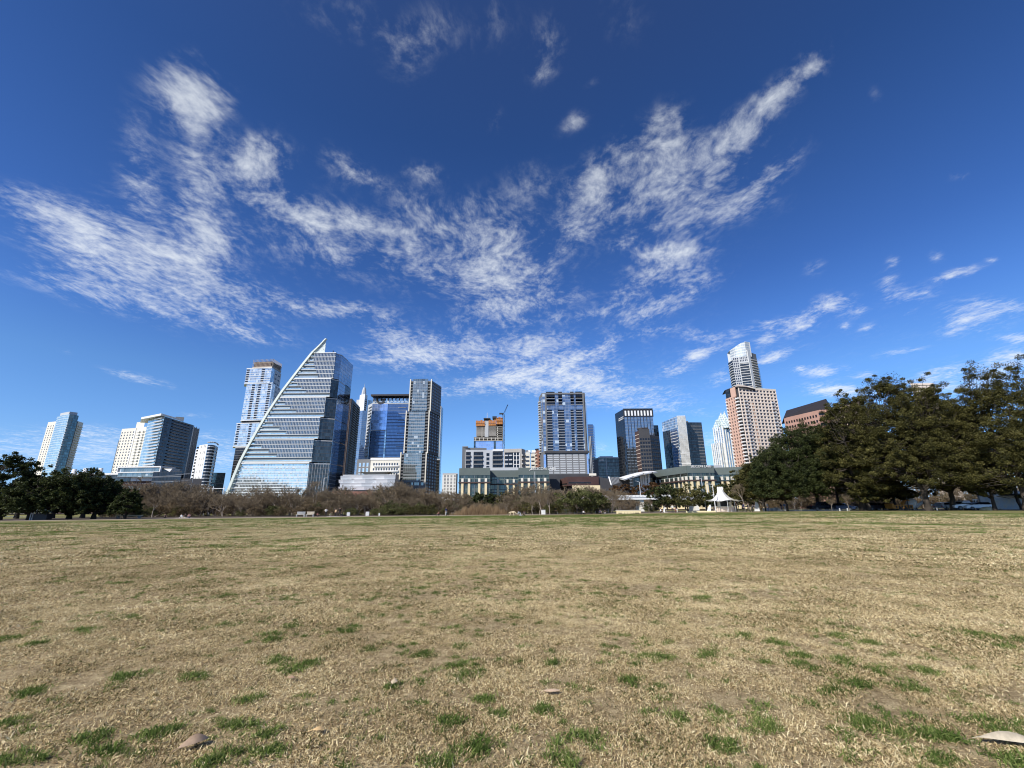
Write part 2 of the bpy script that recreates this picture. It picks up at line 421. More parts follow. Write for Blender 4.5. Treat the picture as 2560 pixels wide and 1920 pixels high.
class B:
    """one building: an Empty at its base and its parts"""
    def __init__(s, name, label, cat, base, group=None):
        s.base = (base[0], base[1], 0.0)
        s.root = thing(name, label, cat, s.base, 0, group)
        s.pool = {}
    def prism(s, name, pts, z0, z1, mat, tops=None, parent=None):
        mb = MB().prism(pts, z0, z1, 0, tops)
        return link(name, mb.mesh(name, mat, off=s.base), parent or s.root)
    def add(s, name, mb, mat, parent=None, smooth=False):
        return link(name, mb.mesh(name, mat, smooth, off=s.base), parent or s.root)
    def fr(s, p, q):
        return (p[0], p[1], math.atan2(q[1] - p[1], q[0] - p[0]), math.hypot(q[0] - p[0], q[1] - p[1]))
    def local(s, name, fr, mb, mat, u=0.0, z=0.0, parent=None):
        """a mesh given in a face's own frame: x along the face, y into the wall, z up"""
        c, sn = math.cos(fr[2]), math.sin(fr[2])
        return link(name, mb.mesh(name, mat), parent or s.root,
                    (fr[0] + c * u - s.base[0], fr[1] + sn * u - s.base[1], z), fr[2])
    def many(s, name, fr, box, mat, spots):
        """repeats of one part: box = list of boxes about the spot"""
        s.pool.setdefault(name, []).append((fr, box, mat, spots))
    def finish(s, cap=100):
        for name, sets in s.pool.items():
            allsp = [(sp[1], k, sp) for k, st in enumerate(sets) for sp in st[3]]
            allsp.sort(key=lambda a: -a[0])
            meshes = {}; rest = {}
            for i, (z, k, sp) in enumerate(allsp):
                fr, box, mat, _ = sets[k]
                c, sn = math.cos(fr[2]), math.sin(fr[2])
                if i < cap:
                    if k not in meshes:
                        mb = MB()
                        for b in box: mb.box(*b)
                        meshes[k] = mb.mesh(name, mat)
                    link(name, meshes[k], s.root, (fr[0] + c * sp[0] - s.base[0], fr[1] + sn * sp[0] - s.base[1], sp[1]), fr[2])
                else:
                    rest.setdefault(mat.name, (mat, []))[1].append((k, sp))
            for mn, (mat, lst) in rest.items():
                mb = MB()
                for k, sp in lst:
                    fr, box = sets[k][0], sets[k][1]
                    c, sn = math.cos(fr[2]), math.sin(fr[2])
                    n0 = len(mb.v)
                    for b in box: mb.box(*b)
                    for j in range(n0, len(mb.v)):
                        x, y, z = mb.v[j]
                        x += sp[0]
                        mb.v[j] = (fr[0] + c * x - sn * y - s.base[0], fr[1] + sn * x + c * y - s.base[1], z + sp[1])
                o = link(name, mb.mesh(name, mat), s.root)
                o['kind'] = 'stuff'
        s.pool = {}
    # ready-made facades -------------------------------------------------
    def bands(s, fr, zs, h, proud, mat, u0=0.0, u1=None, name='floor_band', thick=.4):
        u1 = fr[3] if u1 is None else u1
        s.many(name, fr, [(u0, u1, -proud, thick, -h / 2, h / 2)], mat, [(0, z) for z in zs])
    def fins(s, fr, us, z0, z1, w, proud, mat, name='mullion', thick=.3):
        s.many(name, fr, [(-w / 2, w / 2, -proud, thick, 0, z1 - z0)], mat, [(u, z0) for u in us])
    def wins(s, fr, us, zs, w, h, mat, proud=.04, name='window'):
        s.many(name, fr, [(-w / 2, w / 2, -proud, .3, 0, h)], mat, [(u, z) for z in zs for u in us])
    def balcs(s, fr, us, zs, w, deep, mat, name='balcony', rail=1.0, thick=.22):
        bx = [(-w / 2, w / 2, -deep, .1, -thick, 0)]
        if rail:
            bx += [(-w / 2, w / 2, -deep, -deep + .06, .002, rail), (-w / 2, -w / 2 + .06, -deep + .063, .0, .002, rail), (w / 2 - .06, w / 2, -deep + .063, .0, .002, rail)]
        s.many(name, fr, bx, mat, [(u, z) for z in zs for u in us])
    def grid(s, fr, n, zs, fh, pier, sp, deep, wallmat, winmat, u0=0.0, u1=None, name='wall'):
        """a wall of piers and spandrels standing in front of set-back windows"""
        u1 = fr[3] if u1 is None else u1
        mb = MB(); cw = (u1 - u0) / n
        for z in list(zs) + [zs[-1] + fh]:
            mb.box(u0, u1, -deep, .1, z - sp / 2, z + sp / 2)
        for z in zs:
            for i in range(n + 1):
                c = u0 + i * cw
                a, b = max(u0, c - pier / 2), min(u1, c + pier / 2)
                mb.box(a, b, -deep + .01, .1, z + sp / 2, z + fh - sp / 2)
        s.local(name, fr, mb, wallmat)
        s.wins(fr, [u0 + (i + .5) * cw for i in range(n)], [z + sp / 2 + .01 for z in zs], cw - pier - .02, fh - sp - .02, winmat, .05)
def xy(P): return (P.x, P.y)
def away(p, D):
    L = math.hypot(p[0], p[1])
    return (p[0] + p[0] / L * D, p[1] + p[1] / L * D)
def hull(vis, D):
    return list(vis) + [away(vis[-1], D), away(vis[0], D)]
def lerp(a, b, t): return (a[0] + (b[0] - a[0]) * t, a[1] + (b[1] - a[1]) * t)
def span(a, b, n): return [a + (b - a) * i / (n - 1) for i in range(n)] if n > 1 else [(a + b) / 2]
def frange(a, b, st):
    o = []; x = a
    while x < b - 1e-6: o.append(x); x += st
    return o
def text_mesh(s, size, mat, depth=.15):
    cu = bpy.data.curves.new('letters', 'FONT'); cu.body = s; cu.size = size; cu.extrude = depth; cu.align_x = 'LEFT'
    o = bpy.data.objects.new('letters', cu); COL.objects.link(o)
    bpy.context.view_layer.update()
    me = bpy.data.meshes.new_from_object(o.evaluated_get(bpy.context.evaluated_depsgraph_get()))
    bpy.data.objects.remove(o)
    me.materials.clear(); me.materials.append(mat)
    return me

# ------------------------------------------------------------------ ground
def xy_(P): return (P.x, P.y)
def structure(name, me):
    o = link(name, me); o['kind'] = 'structure'; return o
def ground_material():
    t = NT('dry_lawn')
    g = t.n('ShaderNodeNewGeometry'); P = g.outputs['Position']
    sp = t.n('ShaderNodeSeparateXYZ'); t.put(sp.inputs[0], P)
    big = t.noise(P, .045, 4, .6); mid = t.noise(P, .5, 5, .65); fine = t.noise(P, 9.0, 6, .75); grain = t.noise(P, 60., 3, .8)
    straw = t.ramp(t.math('ADD', t.math('MULTIPLY', fine, .55), t.math('MULTIPLY', grain, .45)),
                   [(.28, (.05, .036, .022)), (.46, (.27, .20, .108)), (.64, (.63, .515, .30))])
    green = t.ramp(fine, [(.3, (.07, .085, .025)), (.7, (.23, .24, .09))])
    far = t.n('ShaderNodeMapRange', interpolation_type='SMOOTHSTEP'); t.put(far.inputs[0], sp.outputs[1])
    far.inputs['From Min'].default_value = 9; far.inputs['From Max'].default_value = 48; far.inputs['To Min'].default_value = .2; far.inputs['To Max'].default_value = .86
    band = t.math('ADD', far.outputs[0], t.math('MULTIPLY', t.math('SUBTRACT', big, .5), 1.3))
    band = t.math('ADD', band, t.math('MULTIPLY', t.math('SUBTRACT', mid, .5), 1.1))
    gm = t.n('ShaderNodeMapRange', interpolation_type='SMOOTHSTEP'); t.put(gm.inputs[0], band)
    gm.inputs['From Min'].default_value = .2; gm.inputs['From Max'].default_value = .75; gm.inputs['To Max'].default_value = .78
    col = t.mix(gm.outputs[0], straw, green)
    # long pale and dark mowing streaks in the distance
    mp = t.n('ShaderNodeMapping'); t.put(mp.inputs['Vector'], P); mp.inputs['Scale'].default_value = (.02, .35, 1); mp.inputs['Rotation'].default_value = (0, 0, .05)
    st = t.noise(mp.outputs[0], 1.0, 4, .6)
    col = t.mix(t.math('MULTIPLY', far.outputs[0], .8), col, t.ramp(st, [(.3, (.6, .6, .5)), (.7, (1.25, 1.2, 1.1))]), 'MULTIPLY')
    bump = t.n('ShaderNodeBump'); bump.inputs['Strength'].default_value = .9; bump.inputs['Distance'].default_value = .03
    t.put(bump.inputs['Height'], t.math('ADD', t.math('MULTIPLY', fine, .6), t.math('MULTIPLY', grain, .5)))
    return t.done(t.bsdf(col, .95, 0, .1, bump.outputs[0]).outputs[0])
M_LAWN = ground_material()
M_TRAIL = paint('crushed_granite', (.50, .42, .30), .9, .12, .4)
M_SOIL = paint('dark_leaf_litter', (.085, .062, .042), .95, .3, .5)
def sheet(pts, z, n=1):
    mb = MB(); mb.ngon([(p[0], p[1], z) for p in pts]); return mb
# edge of the field as seen, left to right
def sstep(t):
    t = min(1.0, max(0.0, t)); return t * t * (3 - 2 * t)
def gz(x, y):
    """the lawn rises a little towards the right-hand trees"""
    return .5 * sstep((x - 2) / 62) * sstep((y - 18) / 62)
EDGE = [xy_(at(p, Y)) for p, Y in (((-700, 1315), 60), ((0, 1304.5), 70), ((560, 1296.5), 84), ((1115, 1288.5), 97), ((1500, 1285), 99), ((1900, 1281), 94), ((2300, 1277.5), 86), ((2560, 1276), 81), ((3200, 1271), 72))]
def edge_y(x):
    for (a, b) in zip(EDGE[:-1], EDGE[1:]):
        if a[0] <= x <= b[0]: return a[1] + (b[1] - a[1]) * (x - a[0]) / (b[0] - a[0])
    return EDGE[0][1] if x < EDGE[0][0] else EDGE[-1][1]
# terrain: lawn, then bank, lake bed, far bank, on to the horizon
def terrain():
    mb = MB()
    ys = [-3000, -300, -20, 0, 10, 20, 30, 40, 50, 60, 70, 80, 100, 130, 150, 158, 270, 280, 300, 700, 6000]
    zz = {150: -.6, 158: -5, 270: -5, 280: -.4}
    xs = [-6000, -1500, -600, -300, -150, -80, -40, 0, 8, 16, 24, 32, 40, 48, 56, 64, 80, 150, 300, 600, 1500, 6000]
    H_ = lambda x, y: zz[y] if y in zz else (0.0 if y > 200 or y < 0 else gz(x, y))
    for a, b in zip(ys[:-1], ys[1:]):
        for c, d in zip(xs[:-1], xs[1:]):
            mb.quad((c, a, H_(c, a)), (d, a, H_(d, a)), (d, b, H_(d, b)), (c, b, H_(c, b)))
    return mb.mesh('ground', M_LAWN, True)
structure('ground', terrain())
tr = MB()
for (a, b) in zip(EDGE[:-1], EDGE[1:]):
    za, zb2 = gz(*a) + .012, gz(*b) + .012
    tr.quad((a[0], a[1], za), (b[0], b[1], zb2), (b[0], b[1] + 5, zb2), (a[0], a[1] + 5, za))
structure('trail', tr.mesh('trail', M_TRAIL))
bk = MB()
for (a, b) in zip(EDGE[:-1], EDGE[1:]):
    za, zb2 = gz(*a) + .016, gz(*b) + .016
    bk.quad((a[0], a[1] + 5, za), (b[0], b[1] + 5, zb2), (b[0], 129, zb2), (a[0], 129, za))
structure('bank', bk.mesh('bank', M_SOIL))
tw = NT('lake_water'); gw = tw.n('ShaderNodeNewGeometry')
bw = tw.n('ShaderNodeBump'); bw.inputs['Strength'].default_value = .3; tw.put(bw.inputs['Height'], tw.noise(gw.outputs['Position'], .8, 4))
M_WATER = tw.done(tw.bsdf((.03, .045, .045), .08, 0, .5, bw.outputs[0]).outputs[0])
structure('lake', sheet([(-1200, 150), (1200, 150), (1200, 279), (-1200, 279)], -1.2).mesh('lake', M_WATER))
structure('far_bank', sheet([(-1500, 281), (1500, 281), (1500, 420), (-1500, 420)], .012).mesh('far_bank', M_SOIL))

# ------------------------------------------------------------------ grass
def blade_material(name, stops, trans=.25):
    t = NT(name)
    a = t.n('ShaderNodeAttribute', attribute_name='tint')
    oi = t.n('ShaderNodeObjectInfo')
    g = t.n('ShaderNodeNewGeometry')
    pn = t.math('ADD', t.math('MULTIPLY', t.math('SUBTRACT', t.noise(g.outputs['Position'], .9, 4, .6), .5), 1.0), t.math('MULTIPLY', t.math('SUBTRACT', t.noise(g.outputs['Position'], .13, 3, .5), .5), .6))
    f = t.math('ADD', t.math('ADD', a.outputs['Fac'], pn), t.math('MULTIPLY', t.math('SUBTRACT', oi.outputs['Random'], .5), .2), clamp=True)
    col = t.ramp(f, stops)
    d = t.n('ShaderNodeBsdfDiffuse'); t.put(d.inputs[0], col)
    tl = t.n('ShaderNodeBsdfTranslucent'); t.put(tl.inputs[0], col)
    mx = t.n('ShaderNodeMixShader'); mx.inputs[0].default_value = trans
    t.put(mx.inputs[1], d.outputs[0]); t.put(mx.inputs[2], tl.outputs[0])
    return t.done(mx.outputs[0])
M_DRY = blade_material('dry_grass', [(0, (.05, .075, .02)), (.11, (.16, .16, .055)), (.16, (.15, .105, .06)), (.34, (.42, .315, .16)), (.64, (.70, .57, .325)), (1, (.86, .76, .49))])
M_GREEN = blade_material('green_grass', [(0, (.05, .085, .02)), (.5, (.14, .205, .05)), (1, (.36, .40, .14))], .35)
nrng = np.random.default_rng(11)
def blade_patch(name, rad, n, lmin, lmax, wid, tmin, tmax, mat, gauss=True, hump=.01, bias=None):
    """a small tuft of bent blades around the origin"""
    r = rad * np.sqrt(nrng.random(n)) if not gauss else np.abs(nrng.normal(0, rad * .55, n))
    th = nrng.random(n) * 2 * np.pi
    bx, by = r * np.cos(th), r * np.sin(th)
    az = nrng.random(n) * 2 * np.pi
    if bias is not None: az = bias + nrng.normal(0, .9, n)
    tilt = np.radians(tmin + (tmax - tmin) * nrng.random(n))
    L = lmin + (lmax - lmin) * nrng.random(n)
    w = wid * (.6 + .8 * nrng.random(n))
    bz = hump * nrng.random(n)
    dx, dy = np.cos(az), np.sin(az)
    tw_ = az + np.pi / 2 + nrng.normal(0, .5, n)
    wx, wy, wz = np.cos(tw_) * w / 2, np.sin(tw_) * w / 2, nrng.normal(0, .3, n) * w
    bend = nrng.normal(0, .5, n)
    V = np.zeros((n, 5, 3))
    t1 = tilt; t2 = np.clip(tilt + np.abs(bend) * .8, 0, 1.75)
    mx_, my_, mz_ = bx + dx * np.sin(t1) * L * .5, by + dy * np.sin(t1) * L * .5, bz + np.cos(t1) * L * .5
    ex, ey, ez = mx_ + np.cos(az + bend) * np.sin(t2) * L * .5, my_ + np.sin(az + bend) * np.sin(t2) * L * .5, np.maximum(mz_ + np.cos(t2) * L * .5, .003)
    V[:, 0] = np.stack([bx - wx, by - wy, bz - wz], 1); V[:, 1] = np.stack([bx + wx, by + wy, bz + wz], 1)
    V[:, 2] = np.stack([mx_ + wx, my_ + wy, mz_ + wz], 1); V[:, 3] = np.stack([mx_ - wx, my_ - wy, mz_ - wz], 1)
    V[:, 4] = np.stack([ex, ey, ez], 1)
    fs = []
    for i in range(n):
        k = i * 5
        fs += [(k, k + 1, k + 2, k + 3), (k + 3, k + 2, k + 4)]
    me = bpy.data.meshes.new(name)
    me.from_pydata(V.reshape(-1, 3).tolist(), [], fs)
    at_ = me.attributes.new('tint', 'FLOAT', 'POINT')
    at_.data.foreach_set('value', np.repeat(np.clip(nrng.normal(.5, .26, n), 0, 1), 5).astype(np.float32))
    me.materials.append(mat)
    return bpy.data.objects.new(name, me)
def scatter(name, sources, P, S, rot=None):
    """one ground-cover object: the tufts are instanced on its points"""
    n = len(P)
    for q in P: q[2] = gz(q[0], q[1])
    me = bpy.data.meshes.new(name)
    me.from_pydata([tuple(p) for p in P], [], [])
    a = me.attributes.new('size', 'FLOAT', 'POINT'); a.data.foreach_set('value', np.asarray(S, dtype=np.float32))
    a = me.attributes.new('turn', 'FLOAT', 'POINT'); a.data.foreach_set('value', (nrng.random(n) * 6.283).astype(np.float32))
    a = me.attributes.new('which', 'INT', 'POINT'); a.data.foreach_set('value', nrng.integers(0, len(sources), n).astype(np.int32))
    o = link(name, me); o['kind'] = 'stuff'
    ng = bpy.data.node_groups.new(name, 'GeometryNodeTree')
    ng.interface.new_socket('Geometry', in_out='INPUT', socket_type='NodeSocketGeometry')
    ng.interface.new_socket('Geometry', in_out='OUTPUT', socket_type='NodeSocketGeometry')
    gi = ng.nodes.new('NodeGroupInput'); go = ng.nodes.new('NodeGroupOutput')
    g2i = ng.nodes.new('GeometryNodeGeometryToInstance')
    for s in reversed(sources):
        oi = ng.nodes.new('GeometryNodeObjectInfo'); oi.inputs['Object'].default_value = s; oi.inputs['As Instance'].default_value = True
        ng.links.new(oi.outputs['Geometry'], g2i.inputs[0])
    def attr(nm, dt):
        x = ng.nodes.new('GeometryNodeInputNamedAttribute'); x.data_type = dt; x.inputs['Name'].default_value = nm; return x.outputs[0]
    iop = ng.nodes.new('GeometryNodeInstanceOnPoints')
    ng.links.new(gi.outputs[0], iop.inputs['Points'])
    jn = ng.nodes.new('GeometryNodeJoinGeometry')
    for s in reversed(sources):
        oi = ng.nodes.new('GeometryNodeObjectInfo'); oi.inputs['Object'].default_value = s; oi.inputs['As Instance'].default_value = True
        ng.links.new(oi.outputs['Geometry'], jn.inputs[0])
    ng.nodes.remove(g2i)
    ng.links.new(jn.outputs[0], iop.inputs['Instance'])
    iop.inputs['Pick Instance'].default_value = True
    ng.links.new(attr('which', 'INT'), iop.inputs['Instance Index'])
    cx = ng.nodes.new('ShaderNodeCombineXYZ'); ng.links.new(attr('turn', 'FLOAT'), cx.inputs[2])
    ng.links.new(cx.outputs[0], iop.inputs['Rotation'])
    cs = ng.nodes.new('ShaderNodeCombineXYZ'); sz = attr('size', 'FLOAT')
    for i in range(3): ng.links.new(sz, cs.inputs[i])
    ng.links.new(cs.outputs[0], iop.inputs['Scale'])
    ng.links.new(iop.outputs[0], go.inputs[0])
    md = o.modifiers.new('tufts', 'NODES'); md.node_group = ng
    return o
def wedge(n_per_m2, r0, r1, half=62):
    area = R(half) * (r1 * r1 - r0 * r0)
    n = int(area * n_per_m2)
    r = np.sqrt(r0 * r0 + (r1 * r1 - r0 * r0) * nrng.random(n)); th = (nrng.random(n) * 2 - 1) * R(half)
    return np.stack([r * np.sin(th), r * np.cos(th), np.zeros(n)], 1)
def build_grass():
    near = [blade_patch('dry_tuft', .2, 420, .010, .034, .0034, 30, 90, M_DRY) for _ in range(5)]
    midp = [blade_patch('dry_tuft', .45, 420, .018, .045, .006, 35, 88, M_DRY) for _ in range(4)]
    farp = [blade_patch('dry_tuft', 1.3, 300, .035, .075, .015, 35, 86, M_DRY) for _ in range(4)]
    def around(n, x, y0, y1, r, half):
        # the same turf to the sides and behind, for anyone who steps aside
        Q = np.stack([(nrng.random(n) * 2 - 1) * x, y0 + (y1 - y0) * nrng.random(n), np.zeros(n)], 1)
        out = (np.hypot(Q[:, 0], Q[:, 1]) > r) | (np.abs(np.arctan2(Q[:, 0], Q[:, 1])) > R(half))
        return Q[out & (Q[:, 1] < y1)]
    P = np.concatenate([wedge(29, .4, 7.5), around(9000, 16, -5, 7.5, 7.5, 62)]); scatter('dry_grass', near, P, .8 + .5 * nrng.random(len(P)))
    P = np.concatenate([wedge(9, 6.6, 18, 60), around(9000, 36, -6, 18, 18, 60)]); scatter('dry_grass', midp, P, .8 + .5 * nrng.random(len(P)))
    P = wedge(1.1, 16, 44, 58); scatter('dry_grass', farp, P, .8 + .6 * nrng.random(len(P)))
    gn = [blade_patch('green_tuft', .085, 62, .022, .055, .0036, 15, 80, M_GREEN, True, .010) for _ in range(5)]
    pts = []; sz = []
    # clumps one can pick out in the picture
    seen = [(160,1455,60),(215,1575,90),(325,1545,50),(85,1612,35),(20,1600,40),(300,1695,80),(490,1690,70),(80,1735,60),(20,1812,50),(210,1850,90),(60,1890,110),(280,1885,120),(380,1840,70),(420,1830,50),(580,1825,80),(545,1905,110),(670,1880,80),(650,1840,60),(560,1565,40),(690,1585,50),(680,1600,60),(720,1570,25),(860,1580,40),(890,1568,30),(700,1650,45),(780,1660,40),(720,1675,60),(610,1750,50),(500,1425,40),(680,1425,50),(560,1490,60),(290,1460,50),(800,1420,30),(1060,1470,40),(1060,1640,40),(1150,1660,80),(1160,1690,60),(1210,1750,40),(1250,1785,50),(1130,1810,60),(1180,1870,60),(1110,1900,90),(970,1720,30),
            (1330,1485,35),(1495,1485,25),(1755,1495,50),(1640,1645,50),(1380,1660,30),(1860,1590,35),(1770,1640,40),(2090,1590,60),(1940,1610,40),(2010,1665,60),(2110,1655,70),(2085,1730,60),(2140,1715,50),(2270,1720,70),(2180,1610,60),(2450,1590,80),(2530,1600,80),(2520,1620,60),(2320,1680,60),(2300,1840,90),(2350,1845,60),(2490,1820,100),(2540,1840,80),(1810,1870,60),(1450,1845,90),(1400,1900,80),(1360,1775,40),(1910,1825,60),(2180,1810,60),(2360,1905,80),(2520,1895,90),(1700,1800,40),(1560,1700,40),(1990,1640,40)]
    for (px, py, wpx) in seen:
        c = ground(px, py); dist = c.y
        rx = max(.05, wpx / 1090 * dist * .42)
        k = int(6 + rx * 60)
        for _ in range(k):
            pts.append((c.x + nrng.normal(0, rx * .62), c.y + nrng.normal(0, rx * .5), 0)); sz.append(.6 + .7 * nrng.random())
    C = wedge(9, 2.2, 27, 62)
    for c in C:
        if nrng.random() < .55 + .3 * math.sin(c[0] * .35 + c[1] * .22):
            rr = abs(nrng.normal(0, .05)) + .015
            for _ in range(int(1 + rr * 45)):
                pts.append((c[0] + nrng.normal(0, rr * 1.3), c[1] + nrng.normal(0, rr), 0)); sz.append(.45 + .6 * nrng.random())
    scatter('green_grass', gn, np.array(pts), np.array(sz))
    gf = [blade_patch('green_tuft', .5, 200, .05, .09, .012, 25, 80, M_GREEN) for _ in range(3)]
    P = wedge(1.5, 18, 86, 58)
    keep = nrng.random(len(P)) < np.clip((P[:, 1] - 20) / 50 + .25 * np.sin(P[:, 0] * .11 + P[:, 1] * .17), .02, .9)
    P = P[keep]; scatter('green_grass', gf, P, .6 + .9 * nrng.random(len(P)))
    fp = [blade_patch('dry_tuft', 2.2, 260, .06, .12, .03, 35, 84, M_DRY) for _ in range(2)]
    P = wedge(.25, 48, 80, 56); P = P[P[:, 1] < 70]; scatter('dry_grass', fp, P, .8 + .6 * nrng.random(len(P)))
build_grass()

# ------------------------------------------------------------------ buildings
def P(p, Y): return xy(at(p, Y))
def Hh(p, Y): return at(p, Y).z
def solveY(p, H):
    d = ray(*p); return (H - EYE) / d.z * d.y

def build_left_cluster():
    # far-left apartment tower: cream wings and a projecting bay of aqua glass
    H1 = Hh(z1(737, 250), 600); H2 = Hh(z1(515, 322), 612)
    A0, A1 = P(z1(513, 322), 612), P(z1(598, 315), 606)
    G0, G1, G2 = P(z1(606, 275), 606), P(z1(737, 250), 592), P(z1(828, 292), 602)
    D0, D1 = P(z1(826, 335), 606), P(z1(882, 347), 618)
    b = B('apartment_tower', 'slim cream apartment tower with a curved aqua glass bay, rising behind the dark oaks', 'tower', A1)
    b.prism('wall', hull([A0, A1, D0, D1], 22), 0, H2, W_CREAM)
    b.prism('glass_bay', hull([G0, lerp(lerp(G0, G1, .5), (0, 0), .004), G1], 14), 0, H1, G_AQUA)
    b.prism('shaded_bay', hull([lerp(G1, G2, .01), lerp(lerp(G1, G2, .5), (0, 0), .004), G2], 12), 0, H1 - .02, G_DGREEN)  # same glass as the aqua bay; its darker reflection is tinted in
    zs = frange(8, H2 - 4, 3.3)
    f = b.fr(A0, A1); b.wins(f, span(f[3] * .2, f[3] * .8, 3), zs, 1.7, 1.9, G_WIN)
    f = b.fr(D0, D1); b.balcs(f, [f[3] * .5], zs, f[3] * .8, 1.4, W_CREAM)
    f = b.fr(G1, lerp(G1, G2, .35)); b.balcs(f, [f[3] * .5], zs, f[3], 1.3, W_LGREY, rail=1.1)
    f = b.fr(G0, G1); b.bands(f, frange(9, H1, 3.3), .5, .12, W_WHITE)
    b.prism('roof_cap', hull([lerp(G0, G1, .2), lerp(G0, G1, .95), lerp(G1, G2, .8)], 9), H1 + .01, H1 + 4, W_LGREY)
    b.finish()
    # cream tower whose shadowed lower half is set as a charcoal wing
    Y = 520
    H = Hh(z1(1300, 393), Y); Hb = Hh(z1(1460, 330), Y)
    A0, A1, A2 = P(z1(1262, 515), Y + 12), P(z1(1298, 393), Y), P(z1(1445, 375), Y - 6)
    C1 = P(z1(1560, 380), Y - 14)
    b = B('apartment_tower', 'cream stepped apartment tower with small square windows, left neighbour of the blue balcony tower', 'tower', A1)
    b.prism('wall', hull([A1, A2, C1], 24), 0, H, W_CREAM)
    b.prism('penthouse', hull([P(z1(1455, 330), Y - 4), P(z1(1540, 325), Y - 8)], 14), H + .01, Hb, W_CREAM)
    b.prism('lower_wing', hull([A0, P(z1(1296, 520), Y - .6)], 20), 0, Hh(z1(1262, 515), Y + 12), W_DARK)  # charcoal colour stands for the shadow cast on the lower facade
    zs = frange(6, H - 4, 3.4)
    f = b.fr(A1, A2); b.wins(f, span(1.8, f[3] - 1.8, 5), zs, 1.6, 1.8, G_WIN)
    f = b.fr(A2, C1); b.bands(f, zs, .5, .3, W_WHITE, 3, f[3]); b.balcs(f, [f[3] * .45, f[3] * .8], zs, 3.2, 1.5, W_WHITE)
    b.fins(f, [1.0], 3, H - .5, 2.2, .5, W_WHITE, 'pilaster')
    f = b.fr(A0, P(z1(1296, 520), Y - .6)); b.bands(f, frange(6, Hh(z1(1262, 515), Y + 12) - 2, 3.4), .5, .3, W_GREY)
    b.finish()
    # blue glass balcony tower under a broad white roof
    Y = 480
    H = Hh(z1(1600, 285), Y)
    A0, A1 = P(z1(1582, 285), Y + 4), P(z1(1745, 285), Y - 14)
    A2, A3 = P(z1(2058, 350), solveY(z1(2058, 350), H)), P(z1(2130, 362), solveY(z1(2130, 362), H) + 12)
    b = B('apartment_tower', 'aqua and charcoal apartment tower with long wavy balconies under an overhanging white roof', 'tower', A1)
    b.prism('glass_wall', hull([A0, A1, A2], 22), 0, H, G_AQUA)
    b.prism('side_wing', hull([lerp(A2, A3, .02), A3], 16), 0, H - 2, W_GREY)
    zs = frange(8, H - 2, 3.35)
    f = b.fr(A0, A1); w = f[3]
    for i, z in enumerate(zs): b.balcs(f, [w * .72], [z], w * .56 * (1 + .18 * math.sin(i * 1.1)), 1.7, W_LGREY)
    f = b.fr(A1, A2); w = f[3]
    b.local('side_wall', f, MB().box(.6, w - .3, -.35, .1, 1, H - .5), G_BLACK)
    for i, z in enumerate(zs): b.balcs(f, [w * .58], [z], w * .60, 1.6, W_GREY, rail=1.0)
    b.balcs(f, [w * .1], zs, w * .1, 1.2, W_GREY, rail=0)
    f = b.fr(lerp(A2, A3, .02), A3); b.wins(f, span(2, f[3] - 2, 3), zs, 1.4, 1.8, G_WIN); b.fins(f, [.8], 2, H - 2.5, 1.6, .4, W_WHITE, 'pilaster')
    c = ((A0[0] + A1[0] + A2[0]) / 3, (A0[1] + A1[1] + A2[1]) / 3)
    ov = [(A0[0] - 7, A0[1] - 2), (A1[0] - 1, A1[1] - 4), (lerp(A1, A2, .66)[0] + .5, lerp(A1, A2, .66)[1] - 3)]
    b.prism('roof', hull(ov, 26), H + .02, H + 2.2, W_WHITE)
    b.prism('roof_plant', hull([P(z1(1860, 300), Y + 20), P(z1(1950, 318), Y + 24)], 10), H + 2.22, H + 6.5, W_GREY)
    b.finish()
    # white blade tower with curved dark balconies
    Y = 470
    H = Hh(z2(130, 968), Y)
    A0, A1, A2 = P(z2(38, 985), Y + 6), P(z2(62, 977), Y + 4), P(z2(130, 965), Y - 4)
    cur = [P(z2(x, 975 + (x - 130) * .35), Y - 4 + dy) for x, dy in ((132, .3), (152, -1.2), (172, 0), (190, 4), (205, 11), (213, 20))]
    b = B('apartment_tower', 'white apartment tower with a blank wall and curved dark balconies, beside the sail tower', 'tower', A2)
    b.prism('wall', hull([A0, A1], 18), 0, H - 4, W_WHITE)
    b.prism('blade_wall', hull([A1, A2], 16), 0, H, W_WHITE)
    b.prism('curved_bay', hull(cur, 10), 0, H - 1, G_BLACK)
    zs = frange(7, H - 3, 3.3)
    f = b.fr(A0, A1); b.wins(f, span(1.5, f[3] - 1.5, 3), zs, 1.3, 1.7, G_WIN)
    f = b.fr(A1, A2); b.wins(f, [f[3] * .3, f[3] * .62, f[3] * .8], zs[::2], .7, 2.6, G_WIN)
    for z in zs:
        mb = MB()
        for p, q in zip(cur[:-1], cur[1:]):
            o1, o2 = (p[0] + .8, p[1] - 1.6), (q[0] + 1.2, q[1] - 1.2)
            mb.prism([o1, o2, q, p], z, z + .9)
        b.add('balcony', mb, W_LGREY)
    mb = MB()
    for p, q in zip(cur[:-1], cur[1:]):
        mb.prism([(p[0] - .2, p[1] - 1.8), (q[0] + 1.6, q[1] - 1.6), (q[0] - 1, q[1] + 1.5), (p[0] - 1, p[1] + 2)], H + 1.5, H + 2.3)
    b.add('roof_ring', mb, W_LGREY)
    b.finish()
    # dark glass block behind it
    Y = 530
    A0, A1 = P(z2(170, 1198), Y), P(z2(278, 1208), Y + 4)
    H = Hh(z2(180, 1200), Y)
    b = B('office_block', 'low dark grey glass office block just left of the sail tower', 'building', A0)
    b.prism('glass_wall', hull([A0, A1], 30), 0, H, G_DGREEN)
    f = b.fr(A0, A1); b.bands(f, frange(5, H, 9), .7, .2, W_GREY); b.finish()
    # long low library and power-plant building
    Y = 380
    H = Hh(z1(1620, 890), Y); Hr = Hh(z1(1000, 865), Y)
    A0, A1 = P(z1(700, 915), Y + 6), P(z1(1640, 888), Y)
